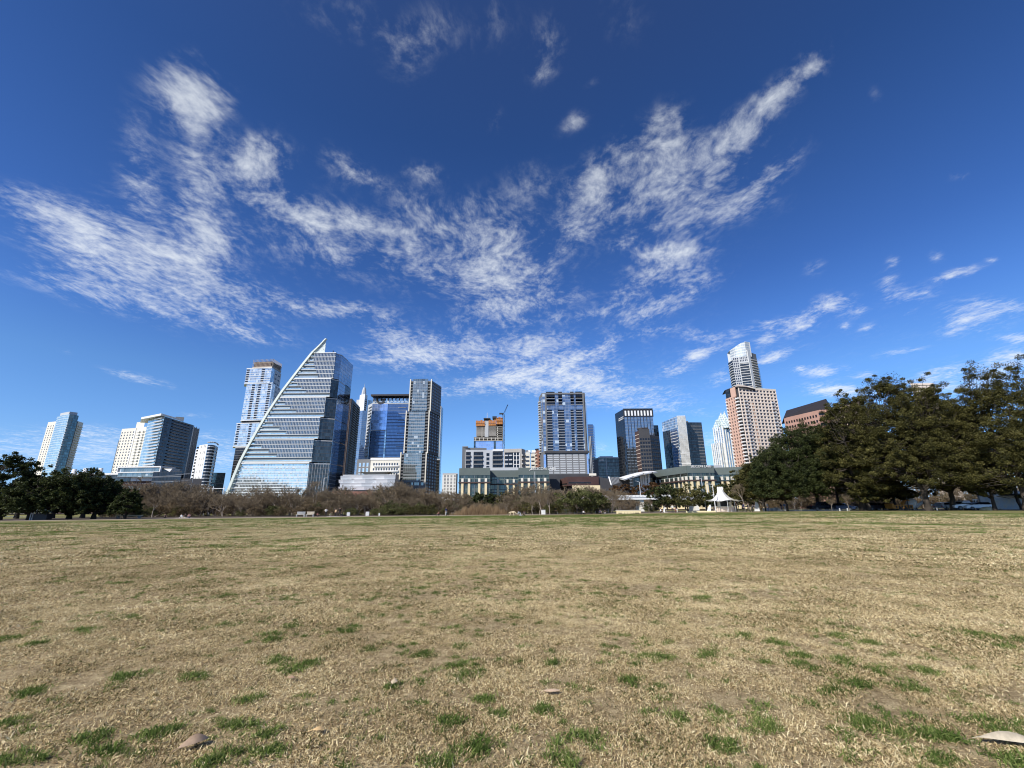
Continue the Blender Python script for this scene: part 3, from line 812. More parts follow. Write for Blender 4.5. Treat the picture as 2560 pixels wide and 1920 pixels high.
    b = B('library', 'long low brick and glass building with three white chimneys and a roof terrace', 'building', A0)
    b.prism('brick_wall', hull([A0, A1], 40), 0, H - 4.5, paint('old_dark_brick', (.10, .050, .038), .85, .25, .15))
    b.prism('glass_storey', hull([P(z1(760, 880), Y + 8), P(z1(1420, 880), Y + 3)], 30), H - 4.49, Hr - 1.2, G_DARK)
    b.prism('roof', hull([P(z1(735, 880), Y + 5), P(z1(1450, 850), Y - 1)], 34), Hr - 1.19, Hr + .2, W_WHITE)
    b.prism('attic_wall', hull([P(z1(1400, 890), Y - .5), P(z1(1625, 885), Y - .6)], 12), H - 4.48, H - .2, W_WHITE)
    f = b.fr(A0, A1); w = f[3]
    b.wins(f, span(w * .38, w * .96, 7), [H - 13], w * .05, 4.6, G_AQUA)
    b.fins(f, span(w * .66, w * .9, 9), H - 24, H - 17, .5, .5, W_CREAM, 'mullion')
    for (xa, xb, yt) in ((775, 815, 820), (895, 935, 812), (1058, 1095, 812)):
        q = P(z1((xa + xb) / 2, yt), Y + 20)
        r = (xb - xa) / 4.254 / 1090 * Y * .5
        mb = MB().lathe([(r * 1.05, 6), (r, Hh(z1(800, yt), Y + 20)), (0, Hh(z1(800, yt), Y + 20) + .1)], 20, (q[0], q[1], 0))
        b.add('chimney', mb, W_WHITE, smooth=True)
    q0, q1 = P(z1(1262, 803), Y - 3), P(z1(1722, 803), Y - 6)
    Ht = Hh(z1(1262, 803), Y - 3); Hb = Hh(z1(1262, 855), Y - 3)
    b.prism('terrace_glass', hull([lerp(q0, q1, .02), lerp(q0, q1, .98)], 14), Hb - 4, Ht - .4, G_TEAL)
    f = b.fr(q0, q1); w = f[3]
    b.local('terrace_frame', f, MB().box(0, w, -1.2, 14, Ht - .39, Ht + .6).box(0, w, -1.2, .3, Hb - .6, Hb + .2).box(0, .8, -1.19, .3, Hb + .21, Ht - .4).box(w - .8, w, -1.19, .3, Hb + .21, Ht - .4), W_WHITE)
    D0, D1 = P(z1(1628, 870), Y - 8), P(z1(1930, 880), Y - 14)
    b.prism('dark_wing', hull([D0, D1], 30), 0, Hh(z1(1700, 850), Y - 8), G_BLACK)
    f = b.fr(D0, D1); b.bands(f, [Hh(z1(1700, 905), Y - 9), Hh(z1(1700, 955), Y - 9)], .35, .25, M_GMET, name='rail')
    v = [at(z1(1740, 815), Y - 12), at(z1(1832, 815), Y - 12), at(z1(1805, 850), Y - 12)]
    mb = MB(); bk_ = [Vector((p.x + 1, p.y + 8, p.z)) for p in v]
    mb.ngon([v[0], v[2], v[1]]); mb.ngon(list(reversed([bk_[0], bk_[2], bk_[1]])))
    for i, j in ((0, 2), (2, 1), (1, 0)): mb.quad(v[i], v[j], bk_[j], bk_[i])
    b.add('roof_fin', mb, W_WHITE)
    E0, E1 = P(z1(1935, 905), Y - 14), P(z1(2150, 930), Y - 10)
    b.prism('service_wing', hull([E0, E1], 20), 0, Hh(z1(2000, 920), Y - 13), W_DARK)
    b.finish()

def build_block_tower():
    # tall tower of stacked shifted blocks with a slatted crown
    Y = 630
    b = B('stacked_tower', 'pale blue tower of stacked shifted blocks with a slatted crown behind the sail tower', 'tower', P(z2(560, 700), Y))
    def blk(name, yl, l, c, r, ztop, zbot, mat):
        p0, p1 = P(z2(l, yl), Y), P(z2(c, yl), Y - 4)
        p2 = P(z2(r, yl + 30), Y + 26)
        pts = hull([p0, p1, p2], 16)
        b.prism(name, pts, zbot, ztop, mat)
        return p0, p1, p2
    h = lambda x, y: Hh(z2(x, y), Y)
    tiers = [(338, 456, 662, 742, h(456, 337), h(440, 465) + .02, G_SKY), (465, 455, 668, 735, h(455, 464), h(410, 770) + .02, G_SKY), (793, 372, 560, 640, h(373, 792) - .1, h(345, 985) + .02, G_SKY), (990, 362, 540, 600, h(360, 989) - .1, 0, G_BLACK)]
    for (yl, l, c, r, zt, zb_, mat) in tiers:
        p0, p1, p2 = blk('glass_block', yl, l, c, r, zt, zb_, mat)
        f = b.fr(p0, p1); w = f[3]; zs = frange(zb_ + 2.5, zt - 1, 3.55)
        b.bands(f, zs, .5, .12, W_WHITE if mat is G_SKY else W_GREY)
        cols = {338: (.07, .68), 465: (.28, .52, .9), 793: (.1, .62), 990: (.3, .6)}[yl]
        for k, u in enumerate(cols):
            bw = w * .11
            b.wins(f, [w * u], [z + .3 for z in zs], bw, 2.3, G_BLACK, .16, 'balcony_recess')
        b.local('edge_trim', f, MB().box(-.2, w + .2, -.4, .2, zt - .5, zt + .5).box(-.2, w + .2, -.4, .2, zb_ - .2, zb_ + .6), W_WHITE)
        f = b.fr(p1, p2); w = f[3]
        b.local('side_wall', f, MB().box(w * .35, w - .2, -.2, .1, zb_ + .5, zt - .7), W_LGREY if mat is G_SKY else W_DARK)
        b.wins(f, [w * .5, w * .8], zs[::2], w * .16, 2.2, G_BLACK, .25, 'balcony_recess')
    # waist
    p0, p1 = P(z2(415, 775), Y + 2), P(z2(640, 775), Y - 1)
    b.prism('waist', hull([p0, p1], 24), h(373, 792), h(410, 770), W_DARK)
    zc0, zc1 = h(500, 335), h(505, 260)
    p0, p1, p2 = P(z2(500, 333), Y + 2), P(z2(662, 335), Y - 2), P(z2(740, 352), Y + 24)
    b.prism('crown_core', hull([lerp(p0, p1, .06), lerp(p0, p1, .94), lerp(p1, p2, .9)], 12), zc0 + .01, zc0 + (zc1 - zc0) * .72, W_BROWN)
    tan = paint('tan_metal', (.36, .30, .24), .6, .15, .3)
    for f in (b.fr(p0, p1), b.fr(p1, p2)):
        b.fins(f, span(.4, f[3] - .4, 16 if f[3] > 20 else 9), zc0 + 3, zc1, .35, .2, tan, 'crown_slat', .2)
        b.local('crown_rail', f, MB().box(0, f[3], -.3, .2, zc0 + .1, zc0 + 2.8).box(0, f[3], -.25, .1, zc1 - 6, zc1 - 5.5), tan)
    b.finish()

def build_sail():
    Y0 = 454
    curve = [(1115, 92), (1060, 150), (1000, 205), (930, 292), (850, 395), (745, 532), (640, 690), (560, 822), (470, 980), (400, 1112), (350, 1232), (312, 1330), (275, 1410)]
    cp = [at(z2(*c), Y0) for c in curve]
    cz = [p.z for p in reversed(cp)]; cx = [p.x for p in reversed(cp)]
    def edge_x(z): return float(np.interp(z, cz, cx))
    # right-hand edge of each tier of the front, and the far right-hand corner of the shaft
    tiers = [(1198, 210, 418), (1160, 424, 572), (1114, 578, 740), (1068, 746, 920), (1016, 930, 1112), (974, 1122, 1348)]
    shaft = P(z2(1290, 287), 478); mid = P(z2(1240, 237), 459)
    top = at(z2(1198, 210), Y0).z
    b = B('sail_tower', 'glass tower shaped like a sail with a curved white spine and stepped floors', 'tower', (edge_x(0) + 30, Y0))
    prevbot = None
    for k, (xr, yt, yb) in enumerate(tiers):
        zt, zb_ = at(z2(xr, yt), Y0).z, at(z2(xr, yb), Y0).z
        xr_ = at(z2(xr, yt), Y0).x
        if k == 5: zb_ = 8.0
        # body of the tier: front follows the curve
        nfl = 5 if k < 5 else 8
        if k == 0: nfl = 6
        fh = (zt - zb_) / nfl
        mb = MB()
        n = 12
        zz = [zb_ + (zt - zb_) * i / n for i in range(n + 1)]
        for za, zc_ in zip(zz[:-1], zz[1:]):
            xa, xc = edge_x(za), edge_x(zc_)
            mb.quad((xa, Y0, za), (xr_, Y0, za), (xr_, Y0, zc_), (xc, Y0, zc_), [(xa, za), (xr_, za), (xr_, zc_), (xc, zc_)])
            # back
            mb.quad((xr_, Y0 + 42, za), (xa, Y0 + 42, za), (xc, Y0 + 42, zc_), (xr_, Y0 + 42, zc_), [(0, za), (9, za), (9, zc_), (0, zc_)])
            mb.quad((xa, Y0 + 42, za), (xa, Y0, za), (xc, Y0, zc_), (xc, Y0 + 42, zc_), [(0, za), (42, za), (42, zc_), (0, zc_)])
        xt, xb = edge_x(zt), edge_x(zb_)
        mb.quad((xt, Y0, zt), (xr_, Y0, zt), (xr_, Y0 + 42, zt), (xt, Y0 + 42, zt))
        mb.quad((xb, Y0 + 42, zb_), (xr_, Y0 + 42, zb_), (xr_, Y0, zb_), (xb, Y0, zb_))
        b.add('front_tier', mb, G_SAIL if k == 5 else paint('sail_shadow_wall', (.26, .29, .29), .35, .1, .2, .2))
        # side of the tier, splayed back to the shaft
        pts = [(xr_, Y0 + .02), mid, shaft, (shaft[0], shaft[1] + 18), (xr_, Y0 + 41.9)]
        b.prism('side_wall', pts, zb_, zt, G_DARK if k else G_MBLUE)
        f = b.fr((xr_, Y0), mid)
        b.local('side_trim', f, MB().box(0, f[3], -.35, .1, zt - .9, zt - .1), W_LGREY)
        f2 = b.fr(mid, shaft)
        b.local('side_trim', f2, MB().box(.02, f2[3], -.35, .1, zt - .6, zt - .1), W_LGREY)
        # floors
        for i in range(nfl):
            z = zb_ + fh * i
            xl = edge_x(z + fh * .5) + .6
            xl0 = edge_x(z) + 1.2
            w = xr_ - xl
            if k < 5:
                frac = (.02 + .14 * (nfl - 1 - i)) if k else (.04 + .10 * (nfl - 1 - i))
                frac = min(frac, .62)
                us = xl + w * frac + 3
                sl = MB().box(xl0, xr_ + .05, Y0 - 1.3, Y0 + .2, z - .1, z + .62)
                b.add('floor_slab', sl, paint('soft_white_slab', (.56, .58, .58), .5, .06, .2))
                if us < xr_ - 2 and not (i == 0 and k > 0):
                    wn_ = MB().box(us, xr_ - .02, Y0 - 1.05, Y0 + .1, z + .76, z + fh - .21)
                    b.add('window_band', wn_, G_SAILW)
                    b.add('railing', MB().box(xl + .5, us - .05, Y0 - 1.2, Y0 - 1.1, z + .76, z + 1.9), G_AQUA)
                else:
                    b.add('railing', MB().box(xl + .5, xr_ - .3, Y0 - 1.2, Y0 - 1.1, z + .76, z + 1.9), G_AQUA)
                if i == nfl - 1:
                    b.add('parapet', MB().box(us - 2, xr_ + .1, Y0 - 1.5, Y0 + .2, zt - .2, zt + .6), W_WHITE)
            else:
                b.add('floor_slab', MB().box(xl0, xr_ + .05, Y0 - .4, Y0 + .2, z, z + .45), W_WHITE)
        if k == 5:
            b.add('parapet', MB().box(edge_x(zt) + .5, xr_ + .4, Y0 - 1.6, Y0 + .2, zt - .3, zt + 1.0), W_WHITE)
            f = b.fr((xr_, Y0), mid)
            b.fins(f, span(1, f[3] - 1, 8), zb_, zt - 1, .25, .3, W_LGREY)
            b.bands(f, frange(zb_ + fh, zt - 1, fh), .4, .3, W_GREY)
            b.prism('lobby', [(xb + 4, Y0 + 4), (xr_ - 2, Y0 + 4), (shaft[0] - 2, shaft[1] + 3), (shaft[0] - 4, shaft[1] + 14), (xb + 4, Y0 + 40)], 0, zb_ - .02, G_AQUA)
            for cx_ in (385, 522, 662, 790, 908):
                q = at(z2(cx_, 1375), Y0)
                b.add('column', MB().lathe([(1.0, 0), (1.0, zb_ - .05)], 12, (q.x, Y0 - .2, 0)), W_WHITE, smooth=True)
    f2 = b.fr(mid, shaft); b.local('shaft_glass', f2, MB().box(.05, f2[3] - .02, -.2, .08, 1, top - 1), G_MBLUE)
    # curved spine
    def sweep(name, off, wid, dep, mat, i0=0):
        pts = []
        zz = np.linspace(0.2, cp[0].z, 60)
        mb = MB(); prev = None
        for z in zz:
            x = edge_x(z) + off
            t = min(1.0, max(.12, (cp[0].z - z) / 22))
            r = (Vector((x - wid / 2, Y0 - 2.2, z)), Vector((x + wid / 2 * t, Y0 - 2.2, z)), Vector((x + wid / 2 * t, Y0 - 2.2 + dep, z)), Vector((x - wid / 2, Y0 - 2.2 + dep, z)))
            if prev:
                for a, c in ((0, 1), (1, 2), (2, 3), (3, 0)): mb.quad(prev[a], prev[c], r[c], r[a])
            prev = r
        b.add(name, mb, mat)
    sweep('spine', .6, 2.6, 3.2, paint('pale_green_white', (.66, .72, .66), .45, .05, .2))
    lz = frange(14, cp[2].z, 4.4)
    b.many('spine_rung', (0, 0, 0, 1), [(0, 3.4, 0, 1.6, 0, .4)], paint('pale_green_white', (.66, .72, .66)), [])
    for z in lz:
        x = edge_x(z)
        b.add('spine_rung', MB().box(x + 1.95, x + 4.6, Y0 - 1.8, Y0 - 1.35, z, z + .45), MATS['pale_green_white'])
    # lattice fin at the tip
    zt = cp[0].z
    v = [at(z2(1116, 92), Y0), at(z2(1103, 206), Y0), at(z2(1003, 206), Y0)]
    lat = glass('lattice_fin', (.62, .70, .66), (1.6, 1.6), (.3, .3), (.66, .70, .66), .3, .6, .3)
    mb = MB(); yb_ = .5
    fr_ = [Vector((p.x, Y0 - .6, p.z)) for p in v]; bk_ = [Vector((p.x, Y0 - .6 + yb_, p.z)) for p in v]
    mb.ngon([fr_[2], fr_[1], fr_[0]], [(p.x, p.z) for p in (fr_[2], fr_[1], fr_[0])]); mb.ngon([bk_[0], bk_[1], bk_[2]], [(p.x, p.z) for p in bk_])
    for i, j in ((2, 1), (1, 0), (0, 2)): mb.quad(fr_[i], bk_[i], bk_[j], fr_[j])
    b.add('tip_fin', mb, lat)
    q = at(z2(1168, 205), Y0 + 12)
    b.add('roof_hoist', MB().beam((q.x, q.y, top - 2), (q.x, q.y, q.z + 1), .5).beam((q.x, q.y, q.z + 2.6), (q.x + 1.5, q.y, q.z - 1), .4), M_DMET)
    b.finish()

def build_centre_left():
    # dark fin tower right of the sail
    Y = 600
    H = Hh(z3(85, 328), Y)
    A0, A1 = P(z3(60, 328), Y), P(z3(165, 330), Y - 6)
    A2 = P(z3(250, 408), solveY(z3(250, 408), H))
    b = B('apartment_tower', 'dark brown tower with vertical fins, between the sail tower and the white spire', 'tower', A1)
    b.prism('wall', hull([A0, A1, A2], 18), 0, H, W_DARK)
    f = b.fr(A0, A1); b.fins(f, span(.5, f[3] - .5, 8), 3, H, .5, .6, W_BROWN, 'fin')
    zs = frange(6, H - 3, 3.4); b.bands(f, zs, .3, .3, W_BROWN)
    f = b.fr(A1, A2); w = f[3]; b.balcs(f, [w * .35, w * .75], zs, w * .32, 1.5, W_GREY)
    b.finish()
    # white spire tower
    Y = 800
    b = B('spire_tower', 'slender white tower with a needle spire, far behind the dark finned tower', 'tower', P(z3(290, 400), Y))
    Hw = Hh(z3(290, 280), Y); Hb = Hh(z3(300, 450), Y - 8)
    b.prism('white_shaft', hull([P(z3(248, 282), Y), P(z3(300, 278), Y - 6), P(z3(328, 284), Y + 4)], 22), 0, Hw, W_WHITE)
    b.prism('blue_wing', hull([P(z3(212, 480), Y - 12), P(z3(275, 460), Y - 16), P(z3(332, 470), Y - 12)], 20), 0, Hb, G_MBLUE)
    b.prism('left_wing', hull([P(z3(214, 330), Y + 6), P(z3(250, 325), Y + 4)], 20), 0, Hh(z3(214, 330), Y + 6), W_LGREY)
    b.prism('right_wing', hull([P(z3(330, 330), Y + 2), P(z3(378, 336), Y + 8)], 20), 0, Hh(z3(340, 330), Y + 2), G_SKY)
    f = b.fr(P(z3(300, 278), Y - 6), P(z3(328, 284), Y + 4)); zs = frange(40, Hw - 6, 4)
    b.wins(f, [f[3] * .5], zs, f[3] * .6, 2.2, G_WIN)
    f = b.fr(P(z3(330, 330), Y + 2), P(z3(378, 336), Y + 8)); b.bands(f, zs, .6, .3, W_WHITE)
    q = P(z3(292, 240), Y + 6); s0 = Hw - 3; s1 = Hh(z3(300, 195), Y); s2 = Hh(z3(300, 145), Y)
    b.add('spire_base', MB().lathe([(5.2, s0), (4.6, s1 - 12), (3.4, s1 - 4), (2.2, s1), (0, s1 + .1)], 8, (q[0], q[1], 0)), W_LGREY)
    b.add('spire', MB().lathe([(1.1, s1 - 1), (.5, s2 - 10), (.1, s2)], 8, (q[0], q[1], 0)), W_LGREY)
    b.finish()
    # blue glass office tower with a dark canopy and a logo
    Y = 540
    H = Hh(z3(385, 300), Y)
    A0, A1 = P(z3(385, 300), Y), P(z3(770, 300), Y)
    b = B('office_tower', 'blue glass office tower with a dark overhanging roof and a round letter sign', 'tower', A0)
    b.prism('glass_wall', hull([A0, A1], 40), 0, H - 2, G_BLUE)
    L0 = P(z3(338, 335), Y + 12)
    b.prism('left_wing', hull([L0, lerp(L0, A0, .97)], 24), 0, H - 8, W_LGREY)
    f = b.fr(L0, lerp(L0, A0, .97)); zs = frange(8, H - 10, 4.1)
    b.balcs(f, [f[3] * .6], zs, f[3] * .7, 1.4, W_LGREY)
    f = b.fr(A0, A1); w = f[3]
    zc_ = Hh(z3(385, 372), Y); zm = Hh(z3(365, 645), Y); ub = (at(z3(540, 380), Y).x - A0[0])
    b.local('sky_panel', f, MB().box(.3, ub, -.6, .1, zm, zc_), G_PBLUE)
    b.local('crown_glass', f, MB().box(.2, w, -.3, .1, zc_ + .6, H - 2.2), G_SKY)
    b.local('trim', f, MB().box(.1, w, -.9, .1, zc_, zc_ + .58), W_WHITE)
    b.local('trim', f, MB().box(.1, ub + .5, -.9, .1, zm - .8, zm - .02), W_LGREY)
    b.local('light_strip', f, MB().box(ub - 1.2, ub + .6, -1.0, .1, 20, zm - .85), G_SKY)
    b.bands(f, frange(16, zc_ - 4, 4.1), .5, .15, paint('blue_spandrel', (.06, .12, .26), .4), name='spandrel')
    b.balcs(f, [w - 9], [zc_ - 5 - 8.2 * i for i in range(7)], 10, 1.5, W_WHITE, rail=0)
    ro = MB().prism([(A0[0] - 1.5, Y - 5), (A1[0] + 1, Y - 5), (A1[0] + 1, Y + 36), (A0[0] - 1.5, Y + 36)], H, H + 2.2)
    b.add('roof', ro, M_ROOFD)
    b.fins(f, span(6, w - 4, 9), H - 5, H, .35, 2.5, M_DMET, 'roof_strut')
    # round letter sign: dark ring open at the right with a bar
    q = at(z3(466, 325), Y - 1.2); R_ = 6.2
    mb = MB(); n = 26
    for i in range(n):
        t0 = R(35 + 295 * i / n); t1 = R(35 + 295 * (i + 1) / n)
        r0, r1 = R_ * .62, R_
        A = [(q.x + r * math.cos(t), q.z + r * math.sin(t)) for r, t in ((r0, t0), (r1, t0), (r1, t1), (r0, t1))]
        y0, y1 = q.y, q.y + .7
        mb.quad((A[0][0], y0, A[0][1]), (A[3][0], y0, A[3][1]), (A[2][0], y0, A[2][1]), (A[1][0], y0, A[1][1]))
        mb.quad((A[1][0], y0, A[1][1]), (A[2][0], y0, A[2][1]), (A[2][0], y1, A[2][1]), (A[1][0], y1, A[1][1]))
        mb.quad((A[0][0], y1, A[0][1]), (A[3][0], y1, A[3][1]), (A[3][0], y0, A[3][1]), (A[0][0], y0, A[0][1]))
    mb.box(q.x + .5, q.x + R_ * .98, q.y, q.y + .7, q.z - 1.3, q.z + .9)
    b.add('sign', mb, M_DMET)
    b.finish()
    # grey residential tower with cream fins and three setbacks
    Y = 480
    b = B('apartment_tower', 'grey glass apartment tower stepping out twice, edged with tall cream fins', 'tower', P(z3(850, 700), Y))
    segs = [(772, 998, 1028, 125, 452), (728, 975, 1030, 450, 886), (672, 945, 1030, 880, 1178)]
    for (xl, xr, xs, yt, yb) in segs:
        zt = Hh(z3(xl, yt), Y); zb_ = Hh(z3(xl, yb), Y) if yb < 1100 else 0
        p0, p1 = P(z3(xl, yt), Y), P(z3(xr, yt), Y)
        # every segment shares the shaft's right-hand side going back
        p2 = (p1[0] + 6.5, Y + 26)
        b.prism('wall', hull([p0, p1, p2], 10), zb_, zt - 1, W_DARK if yt > 400 else W_GREY)
        f = b.fr(p0, p1); w = f[3]
        g0, g1 = w * .14, w * .82
        b.local('glass_bay', f, MB().box(g0, g1, -1.2, .1, zb_ + .5, zt + (1 if yt < 200 else -.5)), G_TEAL)
        zs = frange(zb_ + 3, zt - 2, 3.45)
        b.bands((*f[:2], f[2], f[3]), zs, .4, 1.35, W_LGREY, g0, g1, 'floor_band', -1.0)
        b.balcs(f, [w * .09], zs, w * .10, 1.5, W_GREY); b.balcs(f, [w * .885], zs, w * .10, 1.5, W_GREY)
        b.fins(f, [.6, w - .6], zb_, zt + .5, 1.15, 1.8, W_CREAM, 'fin', .5)
        f2 = b.fr(p1, p2); b.wins(f2, span(3, f2[3] - 3, 4), zs, 2.2, 1.8, G_WIN); b.bands(f2, [z - .6 for z in zs], .4, .2, W_BROWN)
    q0, q1 = P(z3(612, 1178), Y - 14), P(z3(925, 1178), Y - 12)
    b.prism('podium', hull([q0, q1], 30), 0, Hh(z3(700, 1178), Y - 14), W_GREY)
    f = b.fr(q0, q1); b.wins(f, [f[3] * u for u in (.06, .14, .3, .36, .45, .55, .68, .75, .9)], [14, 19.5, 25], 2.6, 3.2, G_TEAL)
    b.finish()
    # dark glass tower behind on its right, with a lower wing
    Y = 560
    b = B('office_tower', 'dark green glass tower half hidden behind the stepped cream-finned tower', 'tower', P(z3(1060, 700), Y))
    H = Hh(z3(1040, 400), Y)
    A0, A1, A2 = P(z3(1000, 400), Y), P(z3(1092, 400), Y - 3), P(z3(1112, 408), Y + 14)
    b.prism('glass_wall', hull([A0, A1, A2], 18), 0, H, G_DGREEN)
    f = b.fr(A0, A1); b.bands(f, frange(8, H - 1, 3.8), .35, .12, W_GREY); b.fins(f, [f[3] * .98], 0, H, .8, .5, W_LGREY)
    Hl = Hh(z3(1000, 947), Y - 24)
    l0, l1, l2 = P(z3(985, 947), Y - 24), P(z3(1078, 947), Y - 26), P(z3(1092, 952), Y - 12)
    b.prism('lower_wing', hull([l0, l1, l2], 10), 0, Hl, G_DARK)
    f = b.fr(l0, l1); b.local('parapet', f, MB().box(0, f[3], -.4, .1, Hl - .8, Hl + .4), W_LGREY)
    b.fins(f, [f[3] * .3], Hl + .41, Hl + 7, 1.2, .2, W_CREAM, 'chimney', .8)
    b.finish()
    # mid-rise hotel with terraces
    Y = 440
    H = Hh(z3(360, 938), Y)
    b = B('hotel', 'grey and cream terraced hotel with a curved canopy, below the blue office tower', 'building', P(z3(400, 1000), Y))
    g0, g1 = P(z3(222, 945), Y + 2), P(z3(362, 942), Y)
    c1 = P(z3(664, 938), Y)
    b.prism('grey_wing', hull([g0, lerp(g0, g1, .985)], 22), 0, H - .6, W_GREY)
    b.prism('cream_wing', hull([g1, c1], 22), 0, H, W_CREAM)
    f = b.fr(g0, g1); w = f[3]; b.wins(f, [w * .22, w * .5, w * .78], [H - 8 - 5.2 * i for i in range(5)], w * .14, 3.8, G_SKY)
    f = b.fr(g1, c1); w = f[3]
    for i in range(4):
        z = H - 7.6 - 5.0 * i
        b.wins(f, span(w * .12, w * .92, 10), [z], w * .05, 3.0, G_WIN); b.balcs(f, [w * .55], [z - .3], w * .86, 1.4, W_WHITE, rail=.9)
    b.local('parapet', f, MB().box(-.2, w + .2, -.5, .1, H - 1.6, H + .6), W_WHITE)
    q0, q1 = at(z3(245, 1078), Y - 16), at(z3(552, 1072), Y - 16)
    zc = q0.z; n = 10; mb = MB()
    for i in range(n):
        t0, t1 = i / n, (i + 1) / n
        def sec(t):
            x = q0.x + (q1.x - q0.x) * t; d = 2.2 * math.sin(math.pi * min(1, max(0, t))) ** .5 if 0 < t < 1 else .05
            return [Vector((x, q0.y, zc)), Vector((x, q0.y + 14, zc)), Vector((x, q0.y + 10, zc - d - .4)), Vector((x, q0.y + 3, zc - d - .4))]
        a, c = sec(t0), sec(t1)
        mb.quad(a[0], c[0], c[1], a[1]); mb.quad(a[3], c[3], c[0], a[0]); mb.quad(a[2], c[2], c[3], a[3]); mb.quad(a[1], c[1], c[2], a[2])
    b.add('canopy', mb, W_CREAM)
    b.prism('terrace_wall', hull([P(z3(225, 1085), Y - 14), P(z3(655, 1085), Y - 10)], 8), 0, Hh(z3(400, 1082), Y - 12) - 2, W_DARK)
    b.finish()
    # white civic hall clad in staggered bright and grey panels
    Y = 360
    b = B('civic_hall', 'low white building clad in four staggered rows of bright and pale grey panels', 'building', P(z3(300, 1200), Y))
    ext = [(298, 1553, 460, 545), (262, 1540, 545, 625), (282, 1522, 627, 708), (248, 1500, 708, 792)]
    panA = paint('white_panel', (.80, .81, .82), .4, .03, .2); panB = paint('pale_grey_panel', (.62, .65, .68), .35, .04, .2)
    x0, x1 = P(zd(300, 470), Y + 1), P(zd(1535, 470), Y + 1)
    b.prism('wall', hull([x0, x1], 30), 0, Hh(zd(300, 455), Y + 1), W_GREY)
    for r_, (xa, xb, ya, yb) in enumerate(ext):
        za, zb_ = Hh(zd(xa, yb), Y) + .12, Hh(zd(xa, ya), Y) - .12
        pa, pb = at(zd(xa, ya), Y).x, at(zd(xb, ya), Y).x
        n = 5; sh = .35 if r_ % 2 else 0
        cuts = sorted({0.0, 1.0} | {min(1, max(0, (i + sh) / n)) for i in range(n + 1)})
        for i, (c0, c1_) in enumerate(zip(cuts[:-1], cuts[1:])):
            u0, u1 = pa + (pb - pa) * c0, pa + (pb - pa) * c1_
            o = .5 * ((i + r_) % 2)
            mb = MB()
            mb.quad((u0, Y - o, za), (u1, Y + .5 - o, za), (u1, Y - o - .3, zb_), (u0, Y - .9 - o, zb_))
            mb.quad((u0, Y + .9, zb_), (u0, Y - .9 - o, zb_), (u1, Y - o - .3, zb_), (u1, Y + .9, zb_))
            mb.quad((u0, Y + .9, za), (u1, Y + .9, za), (u1, Y + .5 - o, za), (u0, Y - o, za))
            mb.quad((u0, Y + .9, za), (u0, Y - o, za), (u0, Y - .9 - o, zb_), (u0, Y + .9, zb_))
            mb.quad((u1, Y + .5 - o, za), (u1, Y + .9, za), (u1, Y + .9, zb_), (u1, Y - o - .3, zb_))
            b.add('wall_panel', mb, panA if (i + r_) % 2 else panB)
    rp = Hh(zd(350, 432), Y + 4)
    b.prism('roof', hull([P(zd(345, 440), Y + 4), P(zd(1555, 435), Y + 4)], 24), Hh(zd(300, 455), Y + 1) + .01, rp, W_LGREY)
    s0, s1 = P(zd(105, 825), Y - 6), P(zd(1010, 800), Y - 4)
    b.prism('brick_base', hull([s0, s1], 4), 0, Hh(zd(400, 815), Y - 5), W_BRICK)
    f = b.fr(s0, s1); w = f[3]
    zt = Hh(zd(400, 815), Y - 5)
    b.wins(f, [w * (.12 + .02 * i) for i in range(6)], [zt - 1.9], w * .013, .8, panA, .1, 'sign_letter')
    b.wins(f, [w * (.38 + .025 * i) for i in range(7)], [zt - 5.2], w * .016, 2.0, panA, .1, 'poster_panel')
    b.finish()
    # far white apartment block
    Y = 700
    H = Hh(z3(1115, 1095), Y)
    A0, A1 = P(z3(1105, 1095), Y), P(z3(1262, 1097), Y)
    b = B('apartment_block', 'distant white apartment block with narrow dark windows, seen low between two towers', 'building', A0)
    b.prism('wall', hull([A0, A1], 25), 0, H, W_WHITE)
    f = b.fr(A0, A1); w = f[3]
    b.wins(f, [w * u for u in (.14, .2, .34, .4, .56, .62, .78, .84)], frange(14, H - 4, 5), w * .035, 3.6, G_WIN)
    b.local('parapet', f, MB().box(0, w, -.4, .1, H - .8, H + .6), W_LGREY)
    b.local('corner_trim', f, MB().box(w - 2.2, w, -.5, .1, 0, H - .82), M_DMET)
    b.finish()

